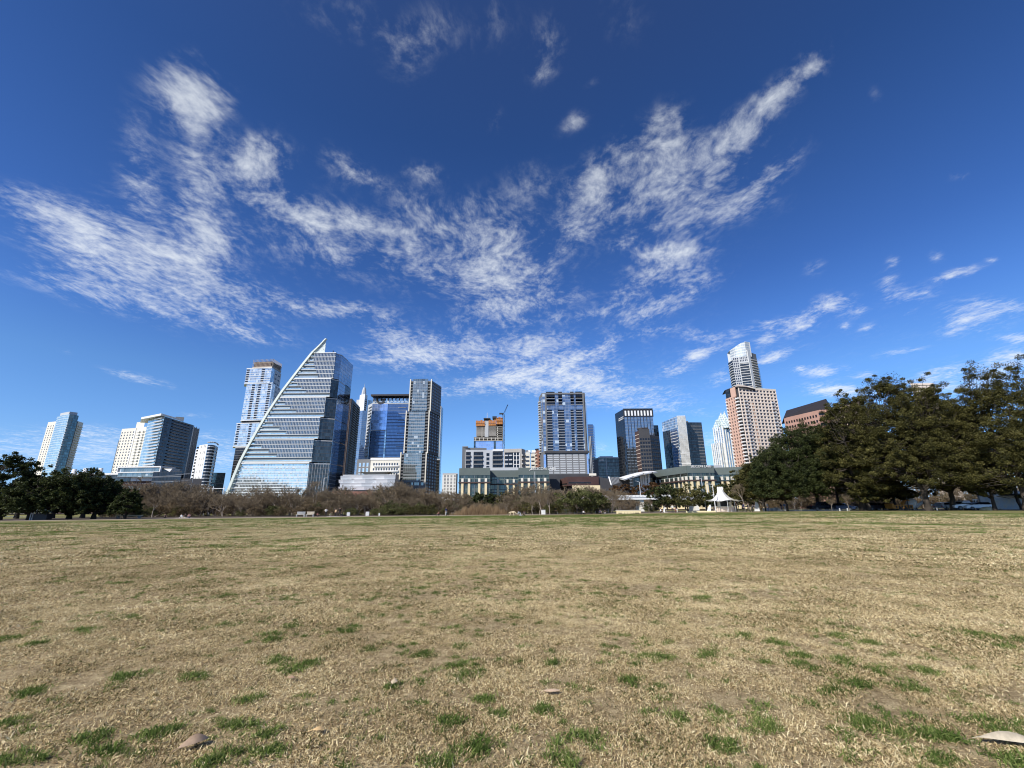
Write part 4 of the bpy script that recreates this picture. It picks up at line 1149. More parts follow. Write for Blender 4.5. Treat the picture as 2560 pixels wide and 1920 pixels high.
def pillar_building(name, label, secs, Y, sign=None, dirs=None):
    pass
def build_green_offices():
    gsp = paint('green_spandrel', (.115, .14, .13), .5, .1, .2)
    gg = glass('green_office_glass', (.12, .14, .125), (1.7, 3.9), (.06, .16), (.14, .18, .16), .08, .5, .8)
    def office(label, secs, pill, Ytop, signat, swoosh):
        first = secs[0]
        b = B('office_building', label, 'building', P(first[0], first[2]))
        for (pl, pr, Yl, Yr, front) in secs:
            p0 = P(pl, Yl); p1 = P(pr, Yr)
            H = Ytop + (0.0 if front else -.7)
            b.prism('glass_wall', hull([p0, p1], 30), 0, H, gg)
            f = b.fr(p0, p1); w = f[3]
            b.local('spandrel', f, MB().box(-.02, w + .02, -.5, .1, H - 5.2, H + .3), gsp)
            b.local('canopy', f, MB().box(-.3, w + .3, -1.6, .1, H - 11.2, H - 10.3), W_BROWN)
            b.bands(f, [H - 17, H - 22.5], .7, .15, gsp)
            b.local('base', f, MB().box(-.1, w + .1, -.7, .1, 0, 1.2).box(-.1, w + .1, -.7, .1, H - 28.6, H - 26.6), W_LIME)
            b.fins(f, [w * u for u in (.17, .5, .83)], H - 26.5, H - 5.3, .35, .2, M_GMET)
        for (pp, Yp, wd) in pill:
            q = P(pp, Yp - .6)
            f = (q[0], q[1], 0.0, 1.0)
            b.many('pillar', f, [(-wd / 2, wd / 2, -.7, .9, 0, Ytop - 11.3)], W_LIME, [(0, 0)])
            b.many('pillar_head', f, [(-wd / 2, wd / 2, -.7, .9, 0, 2.6)], W_CREAM, [(0, Ytop - 10.2)])
        return b
    Y = 345
    T = Hh(z4(140, 975), Y)
    b = office('green glass office building with cream pillars in three bays, left of the brown hall',
               [(z4(130, 975), z4(486, 975), Y, Y, True), (z4(484, 985), z4(812, 985), Y + 14, Y + 14, False), (z4(810, 975), z4(1162, 975), Y, Y, True)],
               [(z4(x, 1000), Y, 1.75) for x in (170, 246, 362, 438, 853, 930, 1043, 1116)] + [(z4(x, 1010), Y + 14, 1.6) for x in (575, 685, 757)], T, None, True)
    q0, q1 = P(z4(415, 965), Y + 22), P(z4(812, 965), Y + 22)
    b.prism('roof_plant', hull([q0, q1], 14), T - .5, Hh(z4(500, 963), Y + 22), W_LGREY)
    zs_ = at(zc(1530, 1600), Y - .7)
    tm = text_mesh('SILICON LABS', 2.9, W_WHITE, .12)
    s = link('sign', tm, b.root, (at(z4(975, 985), Y).x - b.base[0], Y - .75 - b.base[1], at(z4(975, 992), Y).z)); s.rotation_euler = (R(90), 0, 0)
    q = at(z4(962, 985), Y - .7)
    b.add('sign_mark', MB().beam((q.x - 1.6, Y - .7, q.z - .9), (q.x + .4, Y - .7, q.z + 1.1), .35).beam((q.x + .4, Y - .7, q.z + 1.1), (q.x + .1, Y - .7, q.z - .3), .3).beam((q.x + .1, Y - .7, q.z - .3), (q.x + 1.9, Y - .7, q.z + .9), .3), W_WHITE)
    b.finish()
    Y = 335
    T = Hh(z5(1100, 945), Y)
    pL, pM, pR = z5(668, 1012), z5(1090, 945), z5(1398, 945)
    YL = solveY(pL, T)
    b = office('curving green glass office building with many cream pillars, behind the white tent',
               [(pL, pM, YL, Y, True), (pM, pR, Y - .05, Y, True), (z5(1396, 952), z5(1960, 948), Y + 12, Y + 2, False)],
               [(z5(x, 975 + (1090 - x) * .12), YL + (Y - YL) * (x - 668) / (422), 1.5) for x in (730, 780, 835, 890, 940, 990, 1035, 1075)] +
               [(z5(x, 970), Y, 1.9) for x in (1128, 1200, 1298, 1372)] + [(z5(x, 970), Y + 8, 1.6) for x in (1480, 1545, 1600, 1645, 1690, 1800)], T, None, False)
    tm = text_mesh('SILICON LABS', 2.5, W_WHITE, .12)
    s = link('sign', tm, b.root, (at(z5(1133, 962), Y).x - b.base[0], Y - .85 - b.base[1], at(z5(1133, 964), Y).z)); s.rotation_euler = (R(90), 0, 0)
    f = b.fr(P(pL, YL), P(pM, Y)); b.bands(f, [T - 14, T - 19.5, T - 25], .5, .35, W_CREAM, 0, f[3] * .3)
    b.fins(f, [1.2], 0, T - 5.5, 2.6, .8, W_LIME, 'corner_pier')
    q0, q1 = P(z5(1130, 938), Y + 20), P(z5(1500, 936), Y + 22)
    b.prism('roof_plant', hull([q0, q1], 12), T - .5, Hh(z5(1200, 937), Y + 20), W_LGREY)
    b.finish()

def build_hall():
    Y = 372
    b = B('city_hall', 'low dark brown hall with a wedge front and a slanted slatted canopy', 'building', P(z4(1400, 1100), Y))
    cop = paint('dark_copper', (.075, .04, .035), .55, .2, .15)
    H = Hh(z4(1200, 1040), Y + 20)
    b.prism('upper_block', hull([P(z4(1150, 1040), Y + 20), P(z4(1640, 1037), Y + 20)], 20), 0, H, W_DARK)
    # wedge
    zt0, zt1 = Hh(z4(1285, 1095), Y - 6), Hh(z4(1735, 1062), Y - 10)
    zb0, zb1 = Hh(z4(1285, 1170), Y - 6), Hh(z4(1735, 1165), Y - 10)
    a0, am, a1 = P(z4(1282, 1095), Y + 4), P(z4(1375, 1078), Y - 8), P(z4(1735, 1062), Y - 6)
    mb = MB(); pts = hull([a0, am, a1], 18)
    tops = [zt0, (zt0 + zt1) / 2 + .8, zt1, zt1, zt0]; bots = [zb0, zb0 - .5, zb1, zb1, zb0]
    n = 5
    for i in range(n):
        j = (i + 1) % n
        mb.quad((*pts[i], bots[i]), (*pts[j], bots[j]), (*pts[j], tops[j]), (*pts[i], tops[i]))
    mb.ngon([(*pts[i], tops[i]) for i in range(n)]); mb.ngon([(*pts[i], bots[i]) for i in reversed(range(n))])
    b.add('wedge_front', mb, cop)
    f = b.fr(am, a1); w = f[3]
    for zz, u1 in ((zt1 - 5.6, .7), (zt1 - 9.6, .62)):
        b.wins(f, [w * u1 / 2 + 1], [zz], w * u1, 1.1, G_BLACK, .08, 'slot')
    f0 = b.fr(a0, am)
    for zz in (zt1 - 6.4, zt1 - 10.4): b.wins(f0, [f0[3] * .55], [zz], f0[3] * .8, 1.1, G_BLACK, .08, 'slot')
    b.prism('parapet', hull([P(z4(1625, 1038), Y + 12), P(z4(1708, 1036), Y + 12)], 6), H - 2, Hh(z4(1640, 1034), Y + 12) + .3, W_CREAM)
    # limestone terrace in front
    l0, l1 = P(z4(1432, 1172), Y - 22), P(z4(1752, 1166), Y - 22)
    zt = Hh(z4(1600, 1168), Y - 22)
    b.prism('terrace', hull([l0, l1], 8), zt - 11, zt, W_LIME)
    f = b.fr(l0, l1); w = f[3]
    b.local('terrace_slot', f, MB().box(w * .3, w * .95, -.1, .1, zt - 6.2, zt - 3.4), G_BLACK)
    b.fins(f, [w - .6], 0, zt - 11.05, 1.5, .1, W_LIME, 'pier', 1.5)
    b.prism('entrance_recess', hull([P(z4(1170, 1100), Y - 2), P(z4(1290, 1100), Y - 2)], 6), 0, Hh(z4(1200, 1095), Y - 2), W_DARK)
    # swooping dark roof to the right and the slatted canopy
    s = [at(z4(1735, 1062), Y - 5), at(z4(1800, 1085), Y - 5), at(z4(1870, 1092), Y - 5), at(z4(2020, 1078), Y - 3), at(z4(2090, 1095), Y)]
    mb = MB()
    for p, q in zip(s[:-1], s[1:]):
        mb.prism([(p.x, p.y), (q.x, q.y), (q.x, q.y + 26), (p.x, p.y + 26)], 0, 1, 0, [p.z, q.z, q.z, p.z])
    b.add('lower_roof', mb, W_DARK)
    c = [at(ze(1035, 165), Y - 14), at(ze(1285, 165), Y - 14), at(ze(1330, 330), Y - 24), at(ze(1110, 400), Y - 24)]
    mb = MB()
    for i in range(7):
        t = i / 6; mb.beam(c[0].lerp(c[1], t), c[3].lerp(c[2], t), .42)
    for i in range(6):
        t = i / 5; mb.beam(c[0].lerp(c[3], t), c[1].lerp(c[2], t), .2)
    b.add('slatted_canopy', mb, M_GMET)
    b.add('canopy_edge', MB().beam(c[0] + Vector((-.6, 0, .3)), c[3] + Vector((-.6, 0, 0)), .6), W_WHITE)
    b.finish()
    # white winged-roof terminal
    Y = 372
    b = B('pavilion_hall', 'glass hall with white columns under a sweeping white roof, right of the brown hall', 'building', P(z5(600, 1050), Y))
    top = [at(z5(318, 1082), Y - 20), at(z5(420, 1050), Y - 14), at(z5(540, 1018), Y - 8), at(z5(640, 1003), Y - 4), at(z5(700, 1002), Y)]
    mb = MB()
    for p, q in zip(top[:-1], top[1:]):
        B1, B2 = Vector((p.x + 6, p.y + 30, p.z + 2)), Vector((q.x + 6, q.y + 30, q.z + 2))
        th = Vector((0, 0, -.9))
        mb.quad(p, q, B2, B1); mb.quad(p + th, q + th, q, p); mb.quad(B1 + th, B2 + th, q + th, p + th)
        f1, f2 = p + Vector((3, -5, -1.3)), q + Vector((2, -5, -1.2))
        mb.quad(f1, f2, q, p); mb.quad(p + th, q + th, f2 + th, f1 + th); mb.quad(f1 + th, f2 + th, f2, f1)
    b.add('roof', mb, W_WHITE)
    a0, a1 = P(z5(470, 1060), Y), P(z5(665, 1030), Y)
    b.prism('glass_wall', hull([a0, a1], 16), 0, Hh(z5(600, 1030), Y), G_DARK)
    f = b.fr(a0, a1); w = f[3]
    zt = Hh(z5(600, 1030), Y)
    b.fins(f, [w * u for u in (.45, .58, .72, .9)], 0, zt - .5, 1.6, 1.0, W_WHITE, 'column', .5)
    b.bands(f, [zt - 4, zt - 8.5], .7, .5, W_WHITE, w * .4, w)
    b.finish()

def build_centre_right():
    # grey and white apartment row with balcony recesses
    Y = 430
    b = B('apartment_block', 'grey and white apartment block with wide balcony recesses, behind the pillared green offices', 'building', P(z4(400, 850), Y))
    H = Hh(z4(250, 740), Y)
    e0, e1 = P(z4(165, 720), Y + 1), P(z4(232, 722), Y + .5)
    w0, w1 = P(z4(205, 765), Y), P(z4(637, 760), Y)
    r0, r1, r2 = P(z4(638, 748), Y), P(z4(848, 748), Y - 2), P(z4(892, 750), Y + 8)
    b.prism('dark_wing', hull([e0, P(z4(445, 735), Y + 6)], 20), 0, Hh(z4(300, 735), Y + 4), W_GREY)
    b.prism('stair_tower', hull([e0, e1], 10), Hh(z4(300, 735), Y + 4) + .01, Hh(z4(180, 718), Y + 1), W_GREY)
    Hw = Hh(z4(300, 762), Y)
    b.prism('wall', hull([w0, w1], 18), 0, Hw, W_LGREY)
    b.prism('concrete_wing', hull([lerp(r0, r1, .01), r1, r2], 14), 0, Hh(z4(700, 746), Y - 1), W_CONC)
    f = b.fr(w0, w1); w = f[3]
    X = lambda px: at(z4(px, 850), Y).x - w0[0]
    fh = 4.15
    zs = [Hw - 6 - fh * i for i in range(9)]
    for (a, c) in ((205, 262), (292, 405), (512, 630)):
        ua, uc = X(a) + .2, X(c)
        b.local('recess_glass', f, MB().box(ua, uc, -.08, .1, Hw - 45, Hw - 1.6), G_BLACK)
        m = (uc - ua)
        if m > 15:
            b.balcs(f, [ua + m * .25, ua + m * .75], zs, m * .44, 1.5, W_GREY)
            b.fins(f, [ua + m * .5], Hw - 44, Hw - 2, .5, 1.4, W_LGREY, 'divider')
            b.bands(f, [z for z in zs[1::2]], .5, 1.55, W_WHITE, ua + m * .3, ua + m * .7, 'slab_edge')
        else: b.balcs(f, [ua + m * .5], zs, m * .9, 1.4, W_GREY)
    b.wins(f, [X(460)], [z for z in zs], 3.0, 3.0, G_BLACK)
    b.local('parapet', f, MB().box(X(515), w, -.8, .1, Hw - 1.2, Hw + .8), W_WHITE)
    f = b.fr(r0, r1); w = f[3]
    b.local('recess_glass', f, MB().box(w * .08, w * .9, -.08, .1, Hw - 46, Hw - 2.5), G_BLACK)
    b.balcs(f, [w * .17, w * .4], zs, w * .18, 1.5, W_LGREY)
    b.bands(f, zs, .5, .5, W_WHITE, w * .55, w * .9, 'slab_edge'); b.fins(f, [w * .56, w * .72, w * .88], Hw - 45, Hw - 3, .6, .48, W_WHITE, 'divider')
    f = b.fr(r1, r2); b.balcs(f, [f[3] * .3], zs, f[3] * .9, 1.8, W_CONC)
    b.finish()
    # tower under construction
    Y = 620
    b = B('unfinished_tower', 'unfinished concrete tower with bare floor slabs and bright orange formwork at its top', 'tower', P(z4(480, 600), Y))
    zg = Hh(z4(350, 660), Y)
    g0, g1 = P(z4(298, 660), Y), P(z4(636, 660), Y)
    b.prism('glass_podium', hull([g0, g1], 40), 0, zg, G_PBLUE)
    f = b.fr(g0, g1); w = f[3]
    b.local('dark_strip', f, MB().box(0, w * .06, -.3, .1, 0, zg - .2).box(w * .68, w * .75, -.3, .1, 0, zg - .2), G_DGREEN)
    zA, zB = Hh(z4(310, 612), Y), Hh(z4(330, 490), Y)
    x = lambda px: at(z4(px, 560), Y).x
    def slab(l, r, z, nm='floor_slab', m=W_CONC):
        b.add(nm, MB().box(l, r, Y - 1, Y + 32, z, z + .8), m)
    for z in (zg + .4, zg + (zA - zg) * .5, zA - .8): slab(x(298), x(634), z)
    n = 9
    for i in range(n + 1):
        z = zA + .3 + (zB - zA) * (i + .7) / (n + .7)
        slab(x(326), x(556), z); slab(x(557), x(633), z - 1.2 if i % 2 else z + .01)
    for z0_, z1_, xs in ((zg + .1, zA - .9, (320, 365, 410, 455, 500, 545, 575, 630)), (zA + .1, zB, (392, 572, 632))):
        for xx in xs: b.add('column', MB().box(x(xx) - .5, x(xx) + .5, Y - .6, Y + .6, z0_, z1_), W_CREAM)
    b.add('core', MB().box(x(425), x(466), Y - 1.4, Y + 8, zA, Hh(z4(440, 420), Y)), W_LGREY)
    b.add('dark_core', MB().box(x(335), x(630), Y + 14, Y + 16, zA, zB + 6), W_DARK)
    def form(l, r, yt, yb, dy=-2.2):
        zt, zb_ = Hh(z4(l, yt), Y), Hh(z4(l, yb), Y)
        mb = MB(); xl, xr = x(l), x(r); k = max(2, int((xr - xl) / 2.6))
        for i in range(k):
            a, c = xl + (xr - xl) * i / k + .08, xl + (xr - xl) * (i + 1) / k - .08
            mb.box(a, c, Y + dy, Y + dy + .5, zb_, zt + rng.uniform(-.8, 1.6))
        mb.box(xl, xr, Y + dy + .51, Y + 30, zb_ + 1, zb_ + 1.5)
        mb.box(xl, xr, Y + dy - .6, Y + dy - .02, zb_ + 3.6, zb_ + 4.2)
        b.add('formwork', mb, M_ORANGE)
    form(320, 424, 424, 488); form(467, 552, 418, 482); form(553, 634, 388, 428, -3); form(556, 634, 440, 466, -2.6)
    zt = Hh(z4(440, 408), Y)
    b.add('work_deck', MB().box(x(410), x(488), Y - 4, Y + 14, zt, zt + 1.4).box(x(510), x(560), Y + 2, Y + 16, zt + 2, zt + 5), M_DMET)
    q = at(z4(452, 330), Y + 8)
    b.add('mast', MB().beam((q.x, q.y, zt + 1.45), (q.x, q.y, q.z), .55, 4, .2), W_WHITE)
    b.finish()
    # tower crane
    q = at(z4(641, 350), Y - 6)
    c = thing('tower_crane', 'dark lattice tower crane with a raised jib, standing against the unfinished tower', 'crane', (q.x, q.y, 0))
    mb = MB(); s = 1.2; Ht = q.z
    for sx, sy in ((-s, -s), (s, -s), (s, s), (-s, s)): mb.beam((sx, sy, 0), (sx, sy, Ht), .28)
    for i, z in enumerate(frange(60, Ht - 3, 3.4)):
        k = 1 if i % 2 else -1
        mb.beam((-s * k, -s, z), (s * k, -s, z + 3.2), .16); mb.beam((-s, -s * k, z), (-s, s * k, z + 3.2), .16); mb.beam((-s, -s, z), (s, -s, z), .14)
    navy = paint('dark_blue_steel', (.03, .045, .09), .5, .15, .3)
    link('mast', mb.mesh('mast', navy), c)
    jt = at(z4(690, 238), Y - 6); J = Vector((jt.x - q.x, 0, jt.z))
    base = Vector((.5, 0, Ht + 1))
    mb = MB()
    for o in (Vector((-.8, -.7, 0)), Vector((-.8, .7, 0)), Vector((.8, 0, .5))): mb.beam(base + o, J + o * .3, .26)
    for i in range(12):
        t = i / 12; p = base.lerp(J, t); k = 1 if i % 2 else -1
        mb.beam(p + Vector((-.7, -.6 * k, 0)), base.lerp(J, t + .08) + Vector((-.6, .6 * k, 0)), .12)
    link('jib', mb.mesh('jib', navy), c)
    link('cab', MB().box(-2.2, -.2, -2, .4, Ht - 1, Ht + 1.8).mesh('cab', M_DMET), c)
    link('counterweight', MB().box(-6.2, -2.3, -1.2, 1.2, Ht + .1, Ht + 2).mesh('counterweight', M_DMET), c)
    # cream stepped building and brown brick tower
    Y = 560
    H = Hh(z4(895, 800), Y)
    b = B('apartment_block', 'small cream block with gabled parapets and punched windows, left of the blue balcony tower', 'building', P(z4(900, 850), Y))
    p0, p1, p2, p3 = P(z4(890, 800), Y), P(z4(944, 800), Y), P(z4(950, 795), Y + 1), P(z4(1004, 795), Y + 1)
    b.prism('left_wing', hull([p0, p1], 16), 0, H, W_CREAM); b.prism('right_wing', hull([p2, p3], 16), 0, H - .5, W_CREAM)
    for (a, c) in ((p0, p1), (p2, p3)):
        mb = MB(); m = lerp(a, c, .7)
        mb.prism([a, (a[0], a[1] + 3)][:1] + [c, (c[0], c[1] + 4), (a[0], a[1] + 4)], H + .01, H + 1.2)
        mb.prism([(m[0] - 2.5, m[1] - .2), (m[0] + 2.5, m[1] - .2), (m[0] + 2.5, m[1] + 3.5), (m[0] - 2.5, m[1] + 3.5)], H + 1.22, H + 3, 0, [H + 2, H + 2, H + 4.5, H + 4.5])
        b.add('gable', mb, W_WHITE)
    f = b.fr(p0, p1); zs = [H - 5.6 - 5.2 * i for i in range(8)]; b.wins(f, [f[3] * .3, f[3] * .65], zs, 2.6, 2.3, G_WIN)
    f = b.fr(p2, p3); b.wins(f, [f[3] * .5], zs, f[3] * .7, 1.9, G_WIN)
    b.prism('roof', hull([lerp(p0, p1, .1), lerp(p0, p1, .6)], 8), H + 1.21, H + 4, W_GREY)
    b.finish()
    Y = 590
    H = Hh(z4(1030, 765), Y)
    p0, p1, p2 = P(z4(1000, 790), Y + 14), P(z4(1030, 765), Y), P(z4(1085, 765), Y)
    b = B('brick_tower', 'brown brick apartment tower with balconies, peeking out left of the blue balcony tower', 'tower', p1)
    b.prism('wall', hull([p0, p1, p2], 18), 0, H, W_BRICK)
    f = b.fr(p0, p1); zs = [H - 5 - 4.6 * i for i in range(10)]; b.balcs(f, [f[3] * .35, f[3] * .75], zs, f[3] * .34, 1.3, W_SAND)
    f = b.fr(p1, p2); b.wins(f, [f[3] * .62], zs, 4.2, 2.6, G_WIN); b.bands(f, [z - 1 for z in zs], .4, .2, W_PINK)
    b.prism('roof_cap', hull([P(z4(1002, 735), Y + 6), P(z4(1045, 735), Y + 2)], 10), H + 1.5, H + 3, M_ROOFD)
    b.prism('penthouse', hull([P(z4(1015, 755), Y + 8), P(z4(1050, 750), Y + 4)], 8), H + .01, H + 1.48, W_SAND)
    b.finish()
    # big blue balcony tower
    Y = 440
    b = B('apartment_tower', 'broad blue glass tower with rows of recessed balconies above a slotted car park', 'tower', P(z4(1300, 500), Y))
    H = Hh(z4(1080, 104), Y)
    A1, A2 = P(z4(1080, 104), Y), P(z4(1576, 108), Y)
    A0 = P(z4(1046, 155), solveY(z4(1046, 155), H)); A3 = (A2[0] + 5, Y + 22)
    zp_ = Hh(zb(160, 1170), Y)
    b.prism('wall', hull([A0, A1, A2], 14), 0, H, W_GREY)
    f = b.fr(A1, A2); w = f[3]
    def U(px, py): return at(zb(px, py), Y).x - A1[0]
    def Z(py): return Hh(zb(500, py), Y)
    gl = glass('mosaic_blue_glass', (.33, .40, .50), (3.0, 3.05), (.05, .12), (.25, .30, .38), .07, .5, .8, .16, (.62, .70, .74))
    zt = Z(48)
    b.local('glass_wall', f, MB().box(w * .105, w * .935, -.06, .1, zp_ + .2, zt), gl)
    b.local('corner_glass', f, MB().box(w * .012, w * .07, -.06, .1, zp_ + .2, zt + 1), gl)
    fhs = (Z(340) - Z(1165)) / 16.0
    zs = [zp_ + .3 + fhs * i for i in range(16)]
    cols = [(.165, .12), (.43, .145), (.685, .07), (.845, .14)]
    for u, bw in cols:
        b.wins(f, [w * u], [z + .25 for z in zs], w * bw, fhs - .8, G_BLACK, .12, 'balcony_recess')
        b.balcs(f, [w * u], [z + .1 for z in zs], w * bw, .9, W_LGREY, rail=0, thick=.35)
    up = [Z(260), Z(200), Z(130)]
    for zz, hh in zip(up, (5.2, 5.2, 7)):
        for u, bw in ((.20, .2), (.425, .09), (.70, .08), (.86, .16)):
            b.wins(f, [w * u], [zz + .4], w * bw, hh, G_BLACK, .12, 'balcony_recess'); b.balcs(f, [w * u], [zz + .3], w * bw, .9, W_LGREY, rail=0, thick=.35)
    b.fins(f, [w * .087, w * .955], zp_, H - .3, w * .032, .9, W_GREY, 'frame_pier')
    b.local('frame_head', f, MB().box(w * .07, w * .97, -.92, .1, zt + .02, H - .02), W_GREY)
    b.local('frame_sill', f, MB().box(w * .03, w * 1.02, -1.6, .1, zp_ - 1.9, zp_ + .1), W_DARK)
    # right-hand glass flank
    f2 = b.fr(A2, A3)
    b.prism('right_flank', [A2, A3, (A3[0] - 3, A3[1] + 6), (A2[0] - 4, A2[1] + 18)], 0, H - 9, gl)
    # podium car park
    b.wins(f, [w * (.145 + .143 * i) for i in range(6)], [Z(1258) - i * (Z(1250) - Z(1610)) / 8.2 for i in range(9)], w * .118, 1.25, W_LGREY, .12, 'car_park_slot')
    b.local('podium_strip', f, MB().box(w * .005, w * .055, -.3, .1, 2, Z(1235)).box(w * .965, w * .999, -.3, .1, 2, Z(1235)), G_PBLUE)
    b.wins(f, [w * .075], [Z(1262) - i * (Z(1250) - Z(1610)) / 8.2 for i in range(9)], w * .028, 2.6, G_BLACK, .12, 'vent')
    f0 = b.fr(A0, A1); zs0 = frange(zp_, H - 6, fhs)
    b.local('left_glass', f0, MB().box(f0[3] * .5, f0[3] * .97, -.06, .1, zp_, H - 4), gl)
    b.balcs(f0, [f0[3] * .2], zs0, f0[3] * .34, 1.4, W_LGREY)
    b.finish()
    # slim blue towers behind it
    Y = 660
    H = Hh(z4(1600, 465), Y)
    b = B('office_tower', 'slim blue glass tower tapering behind the right edge of the blue balcony tower', 'tower', P(z4(1640, 500), Y))
    b.prism('glass_wall', hull([P(z4(1560, 465), Y), P(z4(1668, 465), Y), P(z4(1685, 470), Y + 16)], 20), 0, H, G_BLUE)
    f = b.fr(P(z4(1560, 465), Y), P(z4(1668, 465), Y)); b.bands(f, frange(10, H, 4), .5, .15, W_GREY)
    Hs = Hh(z4(1630, 600), Y - 30)
    q0, q1 = P(z4(1600, 600), Y - 30), P(z4(1650, 600), Y - 30)
    b.prism('dark_wing', hull([q0, q1], 20), 0, Hs, G_BLACK)
    f = b.fr(q0, q1); b.fins(f, [f[3] * .5, f[3] * .8], 0, Hs, .8, .3, W_LGREY)
    b.finish()
    Y = 500
    H = Hh(z4(1730, 850), Y)
    b = B('office_block', 'low dark glass office block with a pale roof edge and one white vertical stripe', 'building', P(z4(1800, 900), Y))
    p0, p1, p2 = P(z4(1678, 868), Y + 8), P(z4(1728, 850), Y), P(z4(1965, 850), Y)
    b.prism('glass_wall', hull([p0, p1, p2], 24), 0, H, G_DARK)
    f = b.fr(p1, p2); w = f[3]
    b.local('parapet', f, MB().box(-.2, w, -.5, .1, H - .5, H + .6), W_LGREY); b.fins(f, [w * .38], 2, H - .6, 1.0, .5, W_LGREY)
    b.wins(f, [w * (.08 + .032 * i) for i in range(7)], [H - 3.8], w * .022, 2.0, W_WHITE, .3, 'sign_letter')
    b.bands(f, frange(6, H - 5, 4), .4, .12, W_GREY)
    b.prism('roof_plant', hull([P(z4(1745, 838), Y + 8), P(z4(1900, 832), Y + 8)], 10), H + .01, Hh(z4(1800, 832), Y + 8), W_LGREY)
    f = b.fr(p0, p1); b.local('side_wall', f, MB().box(0, f[3], -.1, .1, 2, H - 2), W_GREY)
    b.finish()

def build_right_towers():
    # black tower with a crown of white panels
    Y = 560
    H = Hh(z5(362, 288), Y)
    A1, A2 = P(z5(362, 288), Y), P(z5(692, 290), Y)
    A0 = P(z5(264, 345), solveY(z5(264, 345), H))
    b = B('office_tower', 'black glass tower crowned by a row of nine white upright panels', 'tower', A1)
    b.prism('glass_wall', hull([A0, A1, A2], 26), 0, H, G_BLACK)
    f = b.fr(A1, A2); w = f[3]
    zc_ = Hh(z5(365, 372), Y)
    b.local('front_glass', f, MB().box(.3, w - .2, -.4, .1, 4, zc_ - 1), G_MBLUE)
    b.wins(f, span(w * .055, w * .945, 9), [zc_ + .6], w * .062, H - zc_ - 3.0, paint('white_panel', (.8, .8, .8)), .35, 'crown_panel')
    b.fins(f, span(0, w, 10), zc_ - .8, H - 1.2, w * .04, .8, M_DMET, 'crown_fin'); b.local('crown_beam', f, MB().box(-.4, w + .4, -.85, .1, H - 1.18, H + .4), M_DMET)
    b.fins(f, span(w / 9, w * 8 / 9, 8), 4, zc_ - 1.1, .6, .75, M_DMET, 'mullion')
    f0 = b.fr(A0, A1)
    for i, (u, wd) in enumerate(((.42, .05), (.5, .06), (.58, .07), (.66, .05), (.73, .06), (.80, .06), (.9, .05))):
        b.wins(f0, [f0[3] * u], [Hh(z5(330, 416), Y + 10)], f0[3] * wd, 1.6, W_LGREY, .3, 'sign_letter')
    b.local('side_rail', f0, MB().box(f0[3] * .4, f0[3], -.3, .1, zc_ - .6, zc_ + .5), W_LGREY)
    R0, R1 = P(z5(694, 475), Y + 12), P(z5(762, 477), Y + 12)
    b.prism('rear_wing', hull([R0, R1], 16), 0, Hh(z5(720, 475), Y + 12), G_DARK)
    b.finish()
    # shadowy rounded tower in front of it
    Y = 500
    H = Hh(z5(560, 518), Y)
    p0, p1, p2, p3 = P(z5(490, 530), Y + 10), P(z5(535, 520), Y), P(z5(660, 522), Y - 1), P(z5(765, 560), Y + 9)
    b = B('apartment_tower', 'charcoal tower with gridded windows, in front of the black tower with white panels', 'tower', p1)
    b.prism('wall', hull([p0, p1], 12), 0, H - 2, W_BROWN)
    b.prism('front_wall', hull([lerp(p1, p2, .001), p2], 12), 0, H, W_DARK)
    b.prism('right_wing', hull([lerp(p2, p3, .001), p3], 10), 0, H - 7, W_DARK)
    for a, c, n in ((p1, p2, 4), (p2, p3, 4)):
        f = b.fr(a, c); zs = frange(24, H - 12, 4.3); b.wins(f, span(f[3] * .14, f[3] * .86, n), zs, f[3] * .16, 2.4, G_BLACK, .08); b.bands(f, [z - .8 for z in zs], .3, .25, W_GREY)
    f = b.fr(p0, p1); b.bands(f, frange(5, H - 4, 4.3), .5, .3, W_SAND)
    b.prism('roof_cap', hull([lerp(p0, p1, .7), lerp(p1, p2, .3), lerp(p1, p2, .9)], 8), H + .01, H + 1.6, M_ROOFD)
    b.finish()
    # pale blue-white tower with a finned front and its dark neighbour
    Y = 600
    b = B('office_tower', 'white and pale blue tower with a slanted top and thin vertical fins', 'tower', P(z5(970, 400), Y))
    Ht, Hl = Hh(z5(972, 370), Y), Hh(z5(802, 440), Y + 30)
    a0, a1, a2 = P(z5(802, 440), Y + 34), P(z5(970, 370), Y), P(z5(1078, 372), Y - 2)
    pts = hull([a0, a1, a2], 20)
    b.prism('wall', pts, 0, Ht, G_SKY, [Hl, Ht, Ht, Ht, Hl])
    f = b.fr(a0, a1); w = f[3]
    b.local('curved_glass', f, MB().box(w * .02, w * .5, -.5, .1, 3, Hl - 14), G_DARK); b.local('blue_strip', f, MB().box(w * .55, w * .97, -.5, .1, 3, Ht - 17), G_MBLUE)
    b.bands(f, frange(10, Ht - 20, 4.2), .6, .7, W_WHITE, w * .55, w * .97)
    f = b.fr(a1, a2); w = f[3]
    b.local('front_glass', f, MB().box(.5, w - .3, -.2, .1, 3, Ht - 1), G_TEAL)
    b.fins(f, span(1, w - 1, 10), 3, Ht + .5, .55, .7, W_WHITE, 'fin'); b.bands(f, [Ht - 52, Ht - 66, Ht - 72], .8, .95, W_WHITE)
    b.finish()
    Y = 620
    H = Hh(z5(1100, 440), Y)
    p0, p1 = P(z5(1076, 440), Y), P(z5(1262, 446), Y + 2)
    b = B('office_tower', 'dark grey banded office tower, right neighbour of the white finned tower', 'tower', p0)
    b.prism('glass_wall', hull([p0, p1], 30), 0, H, G_DARK)
    f = b.fr(p0, p1); b.bands(f, frange(8, H - 2, 4.4), 1.0, .25, W_GREY, f[3] * .25, f[3]); b.bands(f, frange(8, H - 2, 4.4), .5, .2, W_GREY, 0, f[3] * .24)
